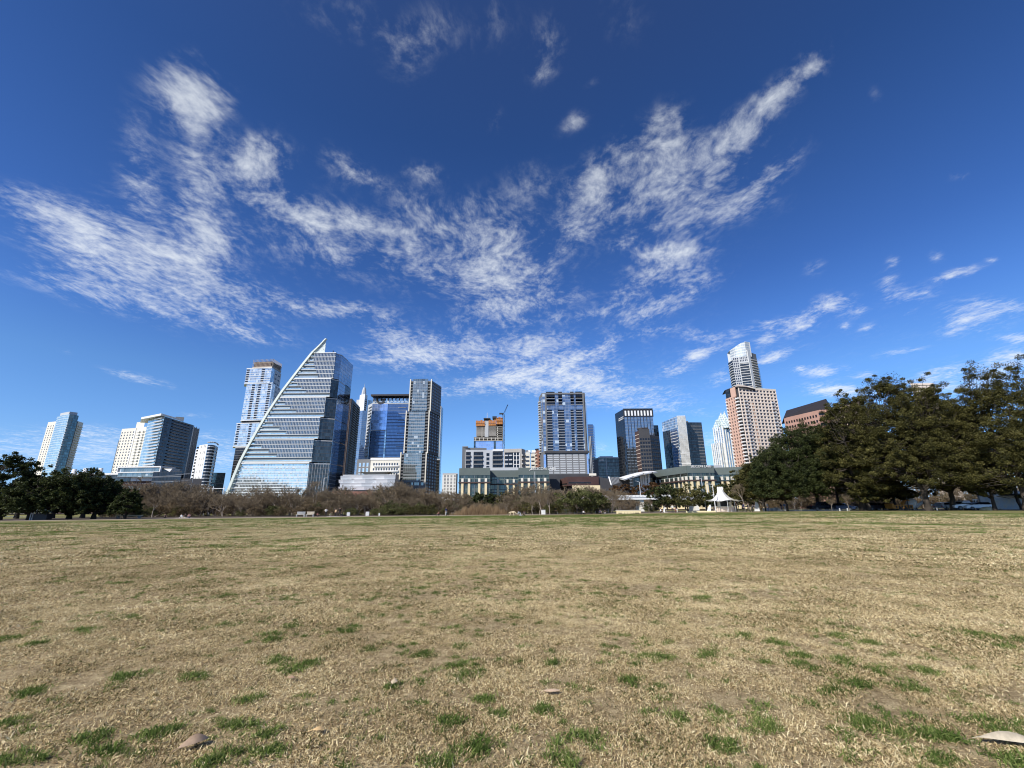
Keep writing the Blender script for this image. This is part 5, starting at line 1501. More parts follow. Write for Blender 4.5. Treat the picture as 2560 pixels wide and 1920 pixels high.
    b.prism('penthouse', hull([P(z5(1085, 428), Y + 6), P(z5(1108, 428), Y + 6)], 8), H + .01, H + 3, W_GREY)
    b.finish()
    # pale tower with a folded crown
    Y = 720
    b = B('crowned_tower', 'pale glass tower with stepped shoulders and a pointed crown, left of the pink tower', 'tower', P(z6(230, 1000), Y))
    pale = glass('pale_crown_glass', (.66, .80, .78), (2.4, 4), (.12, .12), (.75, .80, .78), .15, .2, .5)
    def h(x, y): return Hh(z6(x, y), Y)
    levels = [(128, 260, 965, 0, -10), (140, 300, 830, 0, -6), (152, 330, 805, 0, 0)]
    for (l, r, yt, zb_, dy) in levels:
        p0, pm, p1 = P(z6(l, yt), Y + dy + 8), P(z6((l + r) / 2, yt), Y + dy - 6), P(z6(r, yt), Y + dy + 4)
        zt = h(l, yt); b.prism('glass_wall', hull([p0, pm, p1], 24 - dy), zb_, zt, G_SKY)
        for f in (b.fr(p0, pm), b.fr(pm, p1)): b.fins(f, span(.6, f[3] - .6, 5), 0, zt + .8, 1.4, .8, W_WHITE, 'fin')
    cx = at(z6(250, 800), Y + 14)
    def spike(x, yb, yt, hw, nm='crown_fold', dy=0):
        zb_, zt = h(x, yb), h(x, yt)
        c = P(z6(x, yt), Y + dy); mb = MB()
        base = [(c[0] - hw, c[1] + hw * .4), (c[0], c[1] - hw), (c[0] + hw, c[1] + hw * .4), (c[0], c[1] + hw * 1.4)]
        for i in range(4):
            p, q = base[i], base[(i + 1) % 4]
            mb.quad((*p, zb_), (*q, zb_), (c[0], c[1], zt), (c[0] - .01, c[1], zt), [(0, zb_), (hw, zb_), (hw, zt), (0, zt)])
        b.add(nm, mb, pale)
    spike(168, 830, 755, 7); spike(184, 815, 752, 7); spike(206, 800, 692, 11, dy=4); spike(234, 800, 685, 13, dy=4); spike(268, 820, 735, 10); spike(246, 840, 770, 12, dy=-8)
    b.finish()
    # pink tower: big, gridded
    Y = 430
    H = Hh(z6(500, 507), Y - 2)
    A0, A1, A2 = P(z6(247, 580), Y + 12), P(z6(352, 520), Y - 8), P(z6(656, 515), solveY(z6(656, 515), H))
    Hs = Hh(z6(247, 580), Y + 12)
    b = B('apartment_tower', 'big pink and cream gridded apartment tower with a black curved roof over one corner', 'tower', A1)
    b.prism('core', hull([(A0[0] + .8, A0[1] + .9), (A1[0] + .8, A1[1] + 1.0), (A2[0] - .4, A2[1] + 1.0)], 18), 0, H - .6, W_DARK)
    f = b.fr(A1, A2); zt = H
    fh = 3.35; n = int((H - 4) / fh); zs = [H - 4.2 - fh * i for i in range(n)][::-1]
    b.grid(f, 11, zs, fh, 1.15, 1.35, .8, W_SAND, G_WIN)
    w = f[3]
    cw = w / 11
    b.balcs(f, [cw * 1.5, cw * 9.5], zs[:-3], cw * .9, .9 + .5, W_LGREY, rail=.9)
    b.fins(f, [cw * 3.5], zs[0], zs[-4], .4, .75, W_PINK, 'pilaster', .1)
    f0 = b.fr(A0, A1); w0 = f0[3]
    zs0 = [z for z in zs if z < Hs - 3]
    b.grid(f0, 4, zs0, fh, 2.0, 1.5, .6, W_PINK, G_WIN, 0, w0 * .74)
    b.balcs(f0, [w0 * .86], zs0, w0 * .22, 1.6, W_WHITE, rail=1.0); b.balcs(f0, [w0 * .05], zs0, w0 * .1, 1.2, W_WHITE, rail=1.0)
    b.local('corner_wall', f0, MB().box(w0 * .45, w0 * .80, -.7, .1, Hs - 2.5, H + 2), W_PINK)
    b.wins(f0, [w0 * .22], [Hs - 1.5], w0 * .3, 9, G_DARK, .5, 'corner_window')
    # curved black roof over the corner
    q = [at(z6(238, 516), Y + 14), at(z6(300, 492), Y + 4), at(z6(352, 483), Y - 10), at(z6(420, 487), Y - 9), at(z6(492, 505), Y - 6)]
    mb = MB()
    for p, r_ in zip(q[:-1], q[1:]):
        pb, rb_ = Vector((p.x + 5, p.y + 16, p.z)), Vector((r_.x + 5, r_.y + 16, r_.z)); t = Vector((0, 0, -1.0))
        mb.quad(p, r_, rb_, pb); mb.quad(p + t, r_ + t, r_, p); mb.quad(pb + t, rb_ + t, r_ + t, p + t); mb.quad(pb, rb_, rb_ + t, pb + t)
    b.add('roof', mb, M_ROOFD)
    up = at(z6(375, 505), Y - 7)
    b.prism('upper_storey', [(A1[0], A1[1] + .3), (lerp(A1, A2, .42)[0], lerp(A1, A2, .42)[1] + .3), (lerp(A1, A2, .42)[0] + 3, lerp(A1, A2, .42)[1] + 12), (A1[0] + 3, A1[1] + 12)], H + .75, H + 2, W_SAND, [H + 4.0, H + 1.6, H + 1.6, H + 4.0])
    b.local('parapet', f, MB().box(0, w, -.9, .1, H - .15, H + .7), W_CREAM)
    b.finish()
    # tall white and grey tower behind the pink one
    Y = 640
    b = B('apartment_tower', 'white and grey tower with a slanted white crown, rising behind the pink tower', 'tower', P(z6(380, 400), Y))
    h = lambda x, y: Hh(z6(x, y), Y)
    Hb = h(300, 245)
    a0, a1, a2, a3 = P(z6(262, 265), Y + 16), P(z6(300, 245), Y), P(z6(425, 215), Y - 8), P(z6(495, 207), Y + 6)
    a4 = P(z6(520, 300), Y + 22)
    b.prism('wall', hull([a0, a1], 18), 0, h(262, 265), G_DARK)
    b.prism('front_wall', hull([lerp(a1, a2, .002), a2], 20), 0, Hb, W_LGREY)
    b.prism('right_wall', hull([lerp(a2, a3, .002), a3], 16), 0, h(480, 207), W_GREY)
    b.prism('rear_wing', hull([lerp(a3, a4, .05), a4], 8), 0, h(515, 300), G_DARK)
    zs = frange(100, Hb - 4, 4.0)
    f = b.fr(a1, a2); w = f[3]
    b.local('glass_bay', f, MB().box(w * .42, w * .98, -.8, .1, 90, h(380, 300)), G_DARK)
    b.bands(f, [z for z in zs if z < h(380, 300)], .6, 1.0, W_WHITE, w * .42, w * .98)
    b.wins(f, [w * .08, w * .2, w * .32], zs, w * .08, 2.8, G_WIN); b.wins(f, [w * .5, w * .6, w * .7, w * .82, w * .92], [z for z in zs if z > h(380, 298)], w * .055, 2.9, G_WIN)
    f = b.fr(a2, a3); w = f[3]
    b.fins(f, [w * .14], 90, h(440, 205) + 2, w * .26, .6, W_WHITE, 'white_pier'); b.balcs(f, [w * .64], zs, w * .66, 1.6, W_WHITE, rail=0, thick=.6)
    f = b.fr(a0, a1); b.bands(f, [z for z in zs if z < h(262, 270)], .7, .3, W_WHITE); b.balcs(f, [f[3] * .5], zs[:-2], f[3] * .5, 1.2, W_LGREY)
    # slanted crown: curved white screen
    c = [at(z6(278, 188), Y + 12), at(z6(320, 158), Y + 1), at(z6(372, 125), Y - 6), at(z6(402, 116), Y - 8), at(z6(438, 116), Y - 4)]
    mb = MB()
    for p, q in zip(c[:-1], c[1:]):
        mb.quad((p.x, p.y, Hb + .02), (q.x, q.y, Hb + .02), q, p, [(p.x, Hb), (q.x, Hb), (q.x, q.z), (p.x, p.z)])
        mb.quad(p, q, (q.x + 3, q.y + 14, q.z), (p.x + 3, p.y + 14, p.z))
        mb.quad((q.x + 3, q.y + 14, Hb + .02), (p.x + 3, p.y + 14, Hb + .02), (p.x + 3, p.y + 14, p.z), (q.x + 3, q.y + 14, q.z))
    b.add('crown_screen', mb, glass('white_screen', (.54, .60, .62), (3, 4.2), (.1, .3), (.60, .62, .62), .3, .2, .3))
    e0 = P(z6(440, 116), Y - 3); e1 = P(z6(452, 200), Y + 2)
    b.prism('crown_block', [(c[3].x + 1, c[3].y + 1.0), (c[4].x + 1.5, c[4].y + .5), (c[4].x + 4, c[4].y + 12), (c[3].x + 3, c[3].y + 13.9)], Hb + .03, c[4].z - .3, W_WHITE)
    b.finish()
    # pink granite office with a dark sloping roof
    Y = 330
    b = B('granite_office', 'pink granite office building with a steep dark roof and scalloped corner bays', 'building', P(z6(900, 800), Y))
    He = Hh(z6(735, 748), Y + 14)
    a0 = P(z6(728, 752), Y + 14); a1 = P(z6(1010, 682), solveY(z6(1010, 682), He)); a2 = P(z6(1098, 672), solveY(z6(1098, 672), He) + 3); a3 = P(z6(1150, 700), a2[1] + 18)
    b.prism('wall', hull([a0, a1, a2, a3], 20), 0, He, W_GRAN)
    f = b.fr(a0, a1); w = f[3]; zs = [He - 5 - 3.9 * i for i in range(11)]
    b.wins(f, span(2.2, w - 2.2, 12), zs, w / 24, 2.0, G_BLACK)
    f2 = b.fr(a1, a2); w2 = f2[3]
    for i, z in enumerate([He - 1 - 3.9 * i for i in range(12)]):
        mb = MB()
        for k in range(4):
            u0, u1 = w2 * k / 4, w2 * (k + 1) / 4
            for j in range(4):
                t0, t1 = j / 4, (j + 1) / 4
                x0_, x1_ = u0 + (u1 - u0) * t0, u0 + (u1 - u0) * t1
                y0_, y1_ = -1.8 * math.sin(math.pi * t0) - .2, -1.8 * math.sin(math.pi * t1) - .2
                mb.quad((x0_, y0_, z - .9), (x1_, y1_, z - .9), (x1_, y1_, z + .9), (x0_, y0_, z + .9))
                mb.quad((x0_, y0_, z + .9), (x1_, y1_, z + .9), (x1_, .1, z + .9), (x0_, .1, z + .9)); mb.quad((x0_, .1, z - .9), (x1_, .1, z - .9), (x1_, y1_, z - .9), (x0_, y0_, z - .9))
        b.local('scalloped_band', f2, mb, W_GRAN)
    b.local('bay_glass', f2, MB().box(.1, w2 - .1, -.12, .1, 4, He - 2), G_BLACK)
    f3 = b.fr(a2, a3); b.local('end_glass', f3, MB().box(.1, f3[3], -.4, .1, 4, He + 1), G_DARK)
    # roof: sloped slab over the eaves
    r0, r1 = Vector((*a0, He)), Vector((*lerp(a1, a2, .9), He))
    t0, t1 = at(z6(750, 684), Y + 24), at(z6(1078, 587), (r1.y + 10))
    e = Vector((*a3, He)); up = Vector((0, 0, .3))
    k0, k1 = Vector((t0.x + 4, t0.y + 16, He)), Vector((t1.x + 4, t1.y + 16, He))
    mb = MB(); r0 = r0 + Vector((-.5, -.6, .1)); r1 = r1 + Vector((.5, -.6, .1)); e = e + Vector((.6, 0, .1))
    mb.quad(r0, r1, t1, t0); mb.quad(r1, e, t1 + Vector((.3, .3, 0)), t1); mb.quad(t0, t1, k1, k0); mb.quad(k0, r0, t0, t0 + Vector((.01, 0, 0))); mb.quad(e, k1, t1 + Vector((.3, .3, 0)), t1)
    b.add('roof', mb, M_ROOFD)
    b.finish()
    # second dark-roofed block, mostly hidden by the oaks
    Y = 315
    H = Hh(z6(1145, 662), Y + 30)
    p0 = P(z6(1145, 662), Y + 30); p1 = P(z7(880, 318), solveY(z7(880, 318), H))
    b = B('granite_office', 'dark brown office wing with upright ribs, hidden behind the top of the largest oak', 'building', p0)
    b.prism('wall', hull([p0, p1], 24), 0, H, W_BROWN)
    f = b.fr(p0, p1); b.fins(f, span(1, f[3] - 1, 20), 4, H - 1, .5, .4, W_SAND, 'rib'); b.bands(f, frange(8, H - 2, 4), .4, .2, W_BRICK)
    b.finish()
    Y = 300
    H = Hh(z7(1350, 195), Y)
    p0, p1 = P(z7(1290, 200), Y), P(z7(1470, 202), Y)
    b = B('granite_office', 'sandy building top with square windows, peeking above the largest oak', 'building', p0)
    b.prism('wall', hull([p0, p1], 20), 0, H, W_SAND)
    f = b.fr(p0, p1); b.wins(f, span(2, f[3] - 2, 9), [H - 4.6 - 4 * i for i in range(8)], f[3] * .07, 2.0, G_BLACK); b.local('parapet', f, MB().box(-.3, f[3] + .3, -.5, .1, H - .9, H + .4), W_SAND)
    b.finish()
build_left_cluster(); build_block_tower(); build_sail(); build_centre_left(); build_green_offices(); build_hall(); build_centre_right(); build_right_towers()

# ------------------------------------------------------------------ trees
def leaf_material(name, lo, mid, hi, trans=.3):
    t = NT(name)
    a = t.n('ShaderNodeAttribute', attribute_name='tint')
    col = t.ramp(a.outputs['Fac'], [(0, lo), (.5, mid), (1, hi)])
    d = t.n('ShaderNodeBsdfPrincipled'); t.put(d.inputs['Base Color'], col); d.inputs['Roughness'].default_value = .6; d.inputs['Specular IOR Level'].default_value = .25
    tl = t.n('ShaderNodeBsdfTranslucent'); t.put(tl.inputs[0], col)
    mx = t.n('ShaderNodeMixShader'); mx.inputs[0].default_value = trans
    t.put(mx.inputs[1], d.outputs[0]); t.put(mx.inputs[2], tl.outputs[0])
    return t.done(mx.outputs[0])
L_OAK = leaf_material('live_oak_leaves', (.018, .026, .008), (.045, .058, .016), (.085, .10, .030))
L_OLIVE = leaf_material('olive_leaves', (.028, .028, .008), (.078, .075, .020), (.165, .150, .046))
L_BROWN = leaf_material('dry_brown_leaves', (.075, .052, .028), (.15, .108, .06), (.25, .185, .105))
L_BUSH = leaf_material('bush_leaves', (.045, .048, .015), (.10, .11, .035), (.17, .18, .065))
L_RUST = leaf_material('rust_leaves', (.05, .026, .010), (.12, .062, .024), (.20, .12, .05))
BARK = paint('oak_bark', (.052, .042, .033), .9, .3, 2.0)
BARK_P = paint('pale_bark', (.34, .29, .23), .85, .25, 2.0)
BARK_B = paint('brown_twigs', (.20, .155, .10), .9, .25, 1.0)
BARK_G = paint('grey_twigs', (.26, .22, .18), .9, .25, 1.0)

def leaf_cloud(name, centres, radii, per, size, mat, seed, flat=.75, updir=.5):
    g = np.random.default_rng(seed)
    V = []; T = []
    for c, r in zip(centres, radii):
        n = max(3, int(per * (.6 + .8 * g.random())))
        d = g.normal(size=(n, 3)); d /= np.linalg.norm(d, axis=1)[:, None] + 1e-9
        rr = r * (.25 + .75 * g.random(n) ** .5) * (1 + .25 * g.normal(size=n) * (g.random(n) < .25))
        p = np.asarray(c)[None] + d * rr[:, None] * np.array([1, 1, flat])
        a = g.normal(size=(n, 3)) * np.array([1, 1, .45]); a /= np.linalg.norm(a, axis=1)[:, None] + 1e-9
        nn = g.normal(size=(n, 3)) + np.array([0, 0, updir]) + d * .6
        b = np.cross(a, nn); b /= np.linalg.norm(b, axis=1)[:, None] + 1e-9
        s = size * (.6 + .8 * g.random(n))
        L = a * s[:, None] * .62; Wd = b * s[:, None] * .40
        V.append(np.stack([p - L, p + Wd - L * .1, p + L, p - Wd + L * .1], 1))
        T.append(np.clip(g.normal(.5, .22) + g.normal(0, .2, n), 0, 1))
    V = np.concatenate(V).reshape(-1, 3); T = np.repeat(np.concatenate(T), 4)
    nf = len(V) // 4
    me = bpy.data.meshes.new(name)
    me.vertices.add(len(V)); me.vertices.foreach_set('co', V.astype(np.float32).ravel())
    me.loops.add(nf * 4); me.polygons.add(nf)
    me.loops.foreach_set('vertex_index', np.arange(nf * 4, dtype=np.int32))
    me.polygons.foreach_set('loop_start', np.arange(0, nf * 4, 4, dtype=np.int32))
    me.polygons.foreach_set('loop_total', np.full(nf, 4, dtype=np.int32))
    me.update(calc_edges=True)
    at_ = me.attributes.new('tint', 'FLOAT', 'POINT'); at_.data.foreach_set('value', T.astype(np.float32))
    me.materials.append(mat)
    return me
def limbs_mesh(name, segs, mat, sides=5):
    """tapered tubes; segs = list of (a, b, ra, rb)"""
    V = []; F = []
    for a, b, ra, rb in segs:
        a = np.asarray(a, float); b = np.asarray(b, float); d = b - a; L = np.linalg.norm(d)
        if L < 1e-5: continue
        d /= L; x = np.cross(d, [0, 0, 1.0] if abs(d[2]) < .9 else [1.0, 0, 0]); x /= np.linalg.norm(x); y = np.cross(d, x)
        sd = sides if max(ra, rb) > .09 else 3
        n0 = len(V)
        for c, r in ((a - d * ra * .3, ra), (b + d * rb * .3, rb)):
            for i in range(sd):
                t = 6.2832 * i / sd; V.append(c + (x * math.cos(t) + y * math.sin(t)) * r)
        for i in range(sd):
            j = (i + 1) % sd; F.append((n0 + i, n0 + j, n0 + sd + j, n0 + sd + i))
    me = bpy.data.meshes.new(name); me.from_pydata([tuple(v) for v in V], [], F)
    me.materials.append(mat); me.polygons.foreach_set('use_smooth', [True] * len(me.polygons))
    return me
def curve_limb(segs, a, b, ra, rb, g, wob=.12, n=3):
    a = np.asarray(a, float); b = np.asarray(b, float); L = np.linalg.norm(b - a); p = a; pr = ra
    for i in range(1, n + 1):
        t = i / n
        q = a + (b - a) * t + (g.normal(size=3) * wob * L * .5 if i < n else 0)
        if i < n: q[2] -= .04 * L * math.sin(math.pi * t)
        r = ra + (rb - ra) * t
        segs.append((p, q, pr, r)); p, pr = q, r
    return p
def oak(seed, W, H, hb, tr, leafmat, nclump=120, per=150, size=.3, forks=5, lean=0.0, skew=0.0, sparse=0.0, depth=None, bark=None, crad=.085):
    """a spreading tree; returns trunk and crown meshes about the foot of the trunk"""
    g = np.random.default_rng(seed)
    D = W if depth is None else depth
    cs = []; rs = []
    lump = g.random(6) * 6.28
    while len(cs) < nclump:
        th = g.random() * 6.2832; r = math.sqrt(g.random())
        rim = 1 + .10 * math.sin(2 * th + lump[0]) + .09 * math.sin(3 * th + lump[1]) + .06 * math.sin(5 * th + lump[2])
        top = math.sqrt(max(0, 1 - r ** 2.7)) * (1 + .10 * math.sin(4 * th + lump[3]) + .05 * g.normal())
        u = 1 - (g.random() ** 1.5) * .85
        z = hb + (H - hb) * max(.02, top * u) * .97 - .12 * (H - hb) * r * r * g.random()
        if z > H * 1.02: continue
        x = math.cos(th) * r * rim * W / 2 + skew * W * .5 * (z / H); y = math.sin(th) * r * rim * D / 2
        cs.append((x, y, z)); rs.append(W * crad * (.6 + .7 * g.random()) * (1 - .25 * r))
    segs = []
    fz = max(hb * .75, 1.0)
    foot = np.array([0, 0, -.3]); fork = np.array([lean * fz, g.normal() * .1, fz])
    segs.append((foot, np.array([lean * .1, 0, .5]), tr * 1.5, tr * 1.1))
    curve_limb(segs, (lean * .1, 0, .5), fork, tr * 1.1, tr * .85, g, .06, 3)
    mains = []
    for k in range(forks):
        th = 6.2832 * (k + .5 * g.random()) / forks
        rr = .16 + .22 * g.random()
        e = np.array([math.cos(th) * W * rr + skew * W * .25, math.sin(th) * D * rr, hb + (H - hb) * (.28 + .34 * g.random())])
        p = fork; pr = tr * .62
        n = 4
        for i in range(1, n + 1):
            t = i / n; q = fork + (e - fork) * t + (g.normal(size=3) * .03 * W if i < n else 0)
            segs.append((p, q, pr, tr * (.62 - .36 * t))); p = q; pr = tr * (.62 - .36 * t); mains.append((q, pr))
    M = np.array([m[0] for m in mains])
    for c in cs:
        d = np.linalg.norm(M - np.array(c), axis=1); k = int(np.argmin(d + 2.0 * (M[:, 2] > c[2] + .5)))
        curve_limb(segs, M[k], c, min(mains[k][1] * .55, tr * .22), .025, g, .13, 3)
    lc, lr = [], []
    for c, r in zip(cs, rs):
        if g.random() < sparse: continue
        lc.append(c); lr.append(r)
        for _ in range(2):
            o = g.normal(size=3) * r * np.array([.9, .9, .5]); lc.append(tuple(np.array(c) + o)); lr.append(r * (.35 + .3 * g.random()))
    return limbs_mesh('trunk', segs, bark or BARK), leaf_cloud('crown', lc, lr, per / 2, size, leafmat, seed + 1)
def bare(seed, H, spread=.55, stems=1, levels=6, twig=.022, barkmat=None, twigmat=None, r0=None, up=.35):
    """a leafless tree: trunk, limbs and a haze of twigs"""
    g = np.random.default_rng(seed); big = []; small = []
    r0 = r0 or H * .022
    def grow(p, d, L, r, lev):
        n = 2 if lev < 3 else 1
        q = p
        for i in range(n):
            dd = d + g.normal(size=3) * .10; dd /= np.linalg.norm(dd)
            nq = q + dd * L / n; rr = r * (1 - .28 * (i + 1) / n)
            (big if r > .05 else small).append((q, nq, max(r * (1 - .28 * i / n), twig), max(rr, twig))); q = nq; d = dd
        if lev >= levels: return
        k = 3 if lev in (1, 2, 3, 4) else 2
        for j in range(k):
            a = g.normal(size=3); a -= d * a.dot(d); a /= np.linalg.norm(a) + 1e-9
            sp = spread * (.6 + .7 * g.random())
            nd = d * math.cos(sp) + a * math.sin(sp) + np.array([0, 0, up * .35]); nd /= np.linalg.norm(nd)
            grow(q if j < 2 else q - d * L * .35 * g.random(), nd, L * (.64 + .2 * g.random()), r * .62, lev + 1)
    for s in range(stems):
        d = np.array([g.normal() * (.12 if stems == 1 else .38), g.normal() * (.12 if stems == 1 else .3), 1.0]); d /= np.linalg.norm(d)
        grow(np.array([g.normal() * .1 * (stems > 1), 0, -.2]), d, H * (.30 if stems == 1 else .27), r0 / (1 if stems == 1 else 1.4), 0)
    zmax = max(b[2] for _, b, _, _ in small); k = H / zmax
    sc = lambda L: [(a * k, b * k, ra, rb) for a, b, ra, rb in L]
    return limbs_mesh('trunk', sc(big), barkmat or BARK_G), limbs_mesh('crown', sc(small), twigmat or BARK_B)
def bush(seed, W, H, mat, n=26, per=70, size=.22, stems=7):
    g = np.random.default_rng(seed); cs = []; rs = []; segs = []
    for i in range(n):
        th = g.random() * 6.28; r = math.sqrt(g.random()); z = H * (.18 + .72 * g.random() * math.sqrt(max(.05, 1 - r * r * .8)))
        cs.append((math.cos(th) * r * W / 2, math.sin(th) * r * W / 2, z)); rs.append(W * .12 * (.6 + .8 * g.random()))
        if i < stems * 2: curve_limb(segs, (g.normal() * .15, g.normal() * .15, -.1), cs[-1], .06, .02, g, .1, 3)
        for _ in range(2):
            c = np.array(cs[-1]); e = c + g.normal(size=3) * rs[-1] * 1.6; e[2] = abs(e[2]) + .1
            segs.append((c, e, .02, .012))
    return limbs_mesh('stems', segs, BARK_B), leaf_cloud('foliage', cs, rs, per, size, mat, seed + 1, .85)
def plant(name, label, cat, pair, loc, rz=0, s=1.0, group=None, sz=None):
    t = thing(name, label, cat, loc, rz, group)
    for me in pair: link(me.name.split('.')[0], me, t)
    t.scale = (s, s, sz or s)
    return t
def put(p, Y):
    """ground point under a pixel column at depth Y"""
    q = at(p, Y); return Vector((q.x, q.y, gz(q.x, q.y)))
def top_h(px, py, Y):
    q = at((px, py), Y); return q.z - gz(q.x, q.y)
def span_m(dpx, Y): return dpx / 1090.0 * Y

def build_big_trees():
    # dark oaks on the left
    Y = 82
    spec = [(5, 700, 470, 1.5, 12, 'leftmost dark live oak, its crown cut off by the picture edge', .30),
            (320, 845, 520, 1.6, 13, 'dark live oak with a thick straight trunk, beside the dark box under its crown', .30),
            (740, 815, 560, 2.0, 14, 'dark spreading live oak standing alone in front of the brick library', .28),
            (1000, 885, 470, 1.9, 15, 'smaller dark live oak touching the brick library on its right', .28),
            (1325, 1040, 260, 1.2, 16, 'low dark leaning live oak, last one before the bare riverside trees', .26)]
    for (zx, zy, wz, hb, sd, lab, ls) in spec:
        px, py = z1(zx, zy); Yt = Y + rng.uniform(-3, 4)
        loc = put((px, 1290), Yt); H = top_h(px, py, Yt); W = span_m(wz / 4.254, Yt)
        plant('oak_tree', lab, 'tree', oak(sd, W, H, max(1.1, H * .15), (.26 + W * .022) * .8, L_OAK, int(110 + W * 8), 150, .22, 5, sparse=.02), loc, group='dark oaks on the left')
    # second row left, filling the gaps behind
    for i, (zx, zy, wz, lab) in enumerate([(180, 800, 420, 'dark oak crown filling the gap between the two leftmost oaks'), (560, 870, 360, 'low dark oak crown behind the lone spreading oak'), (880, 930, 330, 'low dark oak crown between the spreading oak and the smaller one')]):
        px, py = z1(zx, zy); Yt = 97
        plant('oak_tree', lab, 'tree', oak(30 + i, span_m(wz / 4.254, Yt), top_h(px, py, Yt), 1.8, .4, L_OAK, 80, 130, .3, 4), put((px, 1290), Yt), group='dark oaks on the left')
    # right-hand grove
    R_ = [  # trunk x, top y, crown x range, depth, trunk radius, leaf, seed, label
        (110, 850, (-120, 270), 96, .22, L_OLIVE, 41, 'yellowish small oak right of the white tent, in front of the pillared offices', .3, 0),
        (290, 735, (0, 520), 92, .34, L_OAK, 42, 'dark green leaning oak, left end of the grove on the right', .28, -.02),
        (545, 560, (230, 860), 95, .5, L_OAK, 43, 'broad dark green oak with low limbs over a parked dark pickup', .28, 0),
        (910, 325, (705, 1270), 88, 1.0, L_OLIVE, 44, 'tall olive oak with the thickest black trunk, centre of the grove', .28, 0),
        (1440, 195, (980, 1720), 80, .85, L_OLIVE, 45, 'tallest olive oak with a pale sunlit trunk beside the white drum', .28, 0),
        (1640, 300, (1340, 2010), 84, .75, L_OLIVE, 46, 'many-stemmed olive oak with crooked black limbs near the white pickup', .28, .05),
        (2230, 110, (1960, 2780), 74, .7, L_OLIVE, 47, 'tall dark oak at the right picture edge with a ragged top', .26, .08)]
    for (tx, ty, (xa, xb), Yt, tr, mat, sd, lab, ls, lean) in R_:
        pt = z7(tx, 1225); loc = put(pt, Yt)
        cxz = (xa + xb) / 2; W = span_m((xb - xa) / 3.253, Yt)
        px, py = z7(cxz, ty); H = top_h(px, py, Yt)
        skew = (cxz - tx) / (xb - xa) * 1.4
        plant('oak_tree', lab, 'tree', oak(sd, W * 1.04, H * 1.03, max(2.2, H * (.26 if tr < .6 else .20)), tr * .58, mat, int(330 + W * 11), 300, .155, 7, lean, skew, .02, W * .9, crad=.07), loc, group='oaks of the grove on the right')
    # lower boughs and understorey of the grove
    low = [(720, 560, 400, 104, L_OAK, 51, 'dark oak filling the gap left of the tallest crowns'), (1180, 560, 520, 100, L_OLIVE, 52, 'olive oak standing behind the two biggest trunks'), (1900, 420, 460, 96, L_OLIVE, 53, 'olive oak with a reddish top behind the many-stemmed oak'),
           (1980, 860, 300, 78, L_OLIVE, 54, 'low olive oak bough-tree in front of the painted wall'), (960, 1000, 230, 86, L_OLIVE, 55, 'small drooping olive oak left of the thick black trunk'), (1130, 985, 300, 96, L_OLIVE, 56, 'small drooping olive oak above the orange trailer'), (2200, 560, 360, 86, L_OAK, 57, 'dark oak low at the right picture edge')]
    for (cx, ty, wz, Yt, mat, sd, lab) in low:
        px, py = z7(cx, ty); H = top_h(px, py, Yt); W = span_m(wz / 3.253, Yt)
        plant('oak_tree', lab, 'tree', oak(sd, W, H, H * .34, .28, mat, int(60 + W * 5), 150, .28, 5, 0, 0, .08), put((px, 1277), Yt), group='oaks of the grove on the right')
    # oaks in the middle by the tent
    mid = [(z4(1490, 1195), 1.0, 100, 100, L_BUSH, 61, 'rounded olive oak with many dark stems, alone in front of the limestone terrace', .35), (z4(1720, 1255), 1, 62, 103, L_BUSH, 62, 'green bushy oak just right of the rounded olive oak', .1),
           (z5(850, 1165), 1, 78, 101, L_OAK, 63, 'dark green oak against the pillared offices, left of the bare-limbed one', .05), (z5(1110, 1165), 1, 110, 99, L_OLIVE, 64, 'thin-leaved oak with a pale forked trunk, left of the white tent', .55),
           (z5(1650, 1090), 1, 95, 108, L_OLIVE, 65, 'olive oak directly right of the white tent', .1), (z5(1330, 1260), 1, 60, 106, L_OAK, 66, 'low dark oak tucked behind the left corner of the white tent', .05), (z5(1560, 1150), 1, 60, 112, L_OAK, 67, 'dark oak peeking out behind the white tent', .1)]
    for ((px, py), _, wpx, Yt, mat, sd, lab, sp_) in mid:
        plant('oak_tree', lab, 'tree', oak(sd, span_m(wpx, Yt), top_h(px, py, Yt), 1.5, .22, mat, 62, 110, .24, 6, 0, 0, sp_, crad=.1), put((px, 1283), Yt), group='oaks by the white tent')
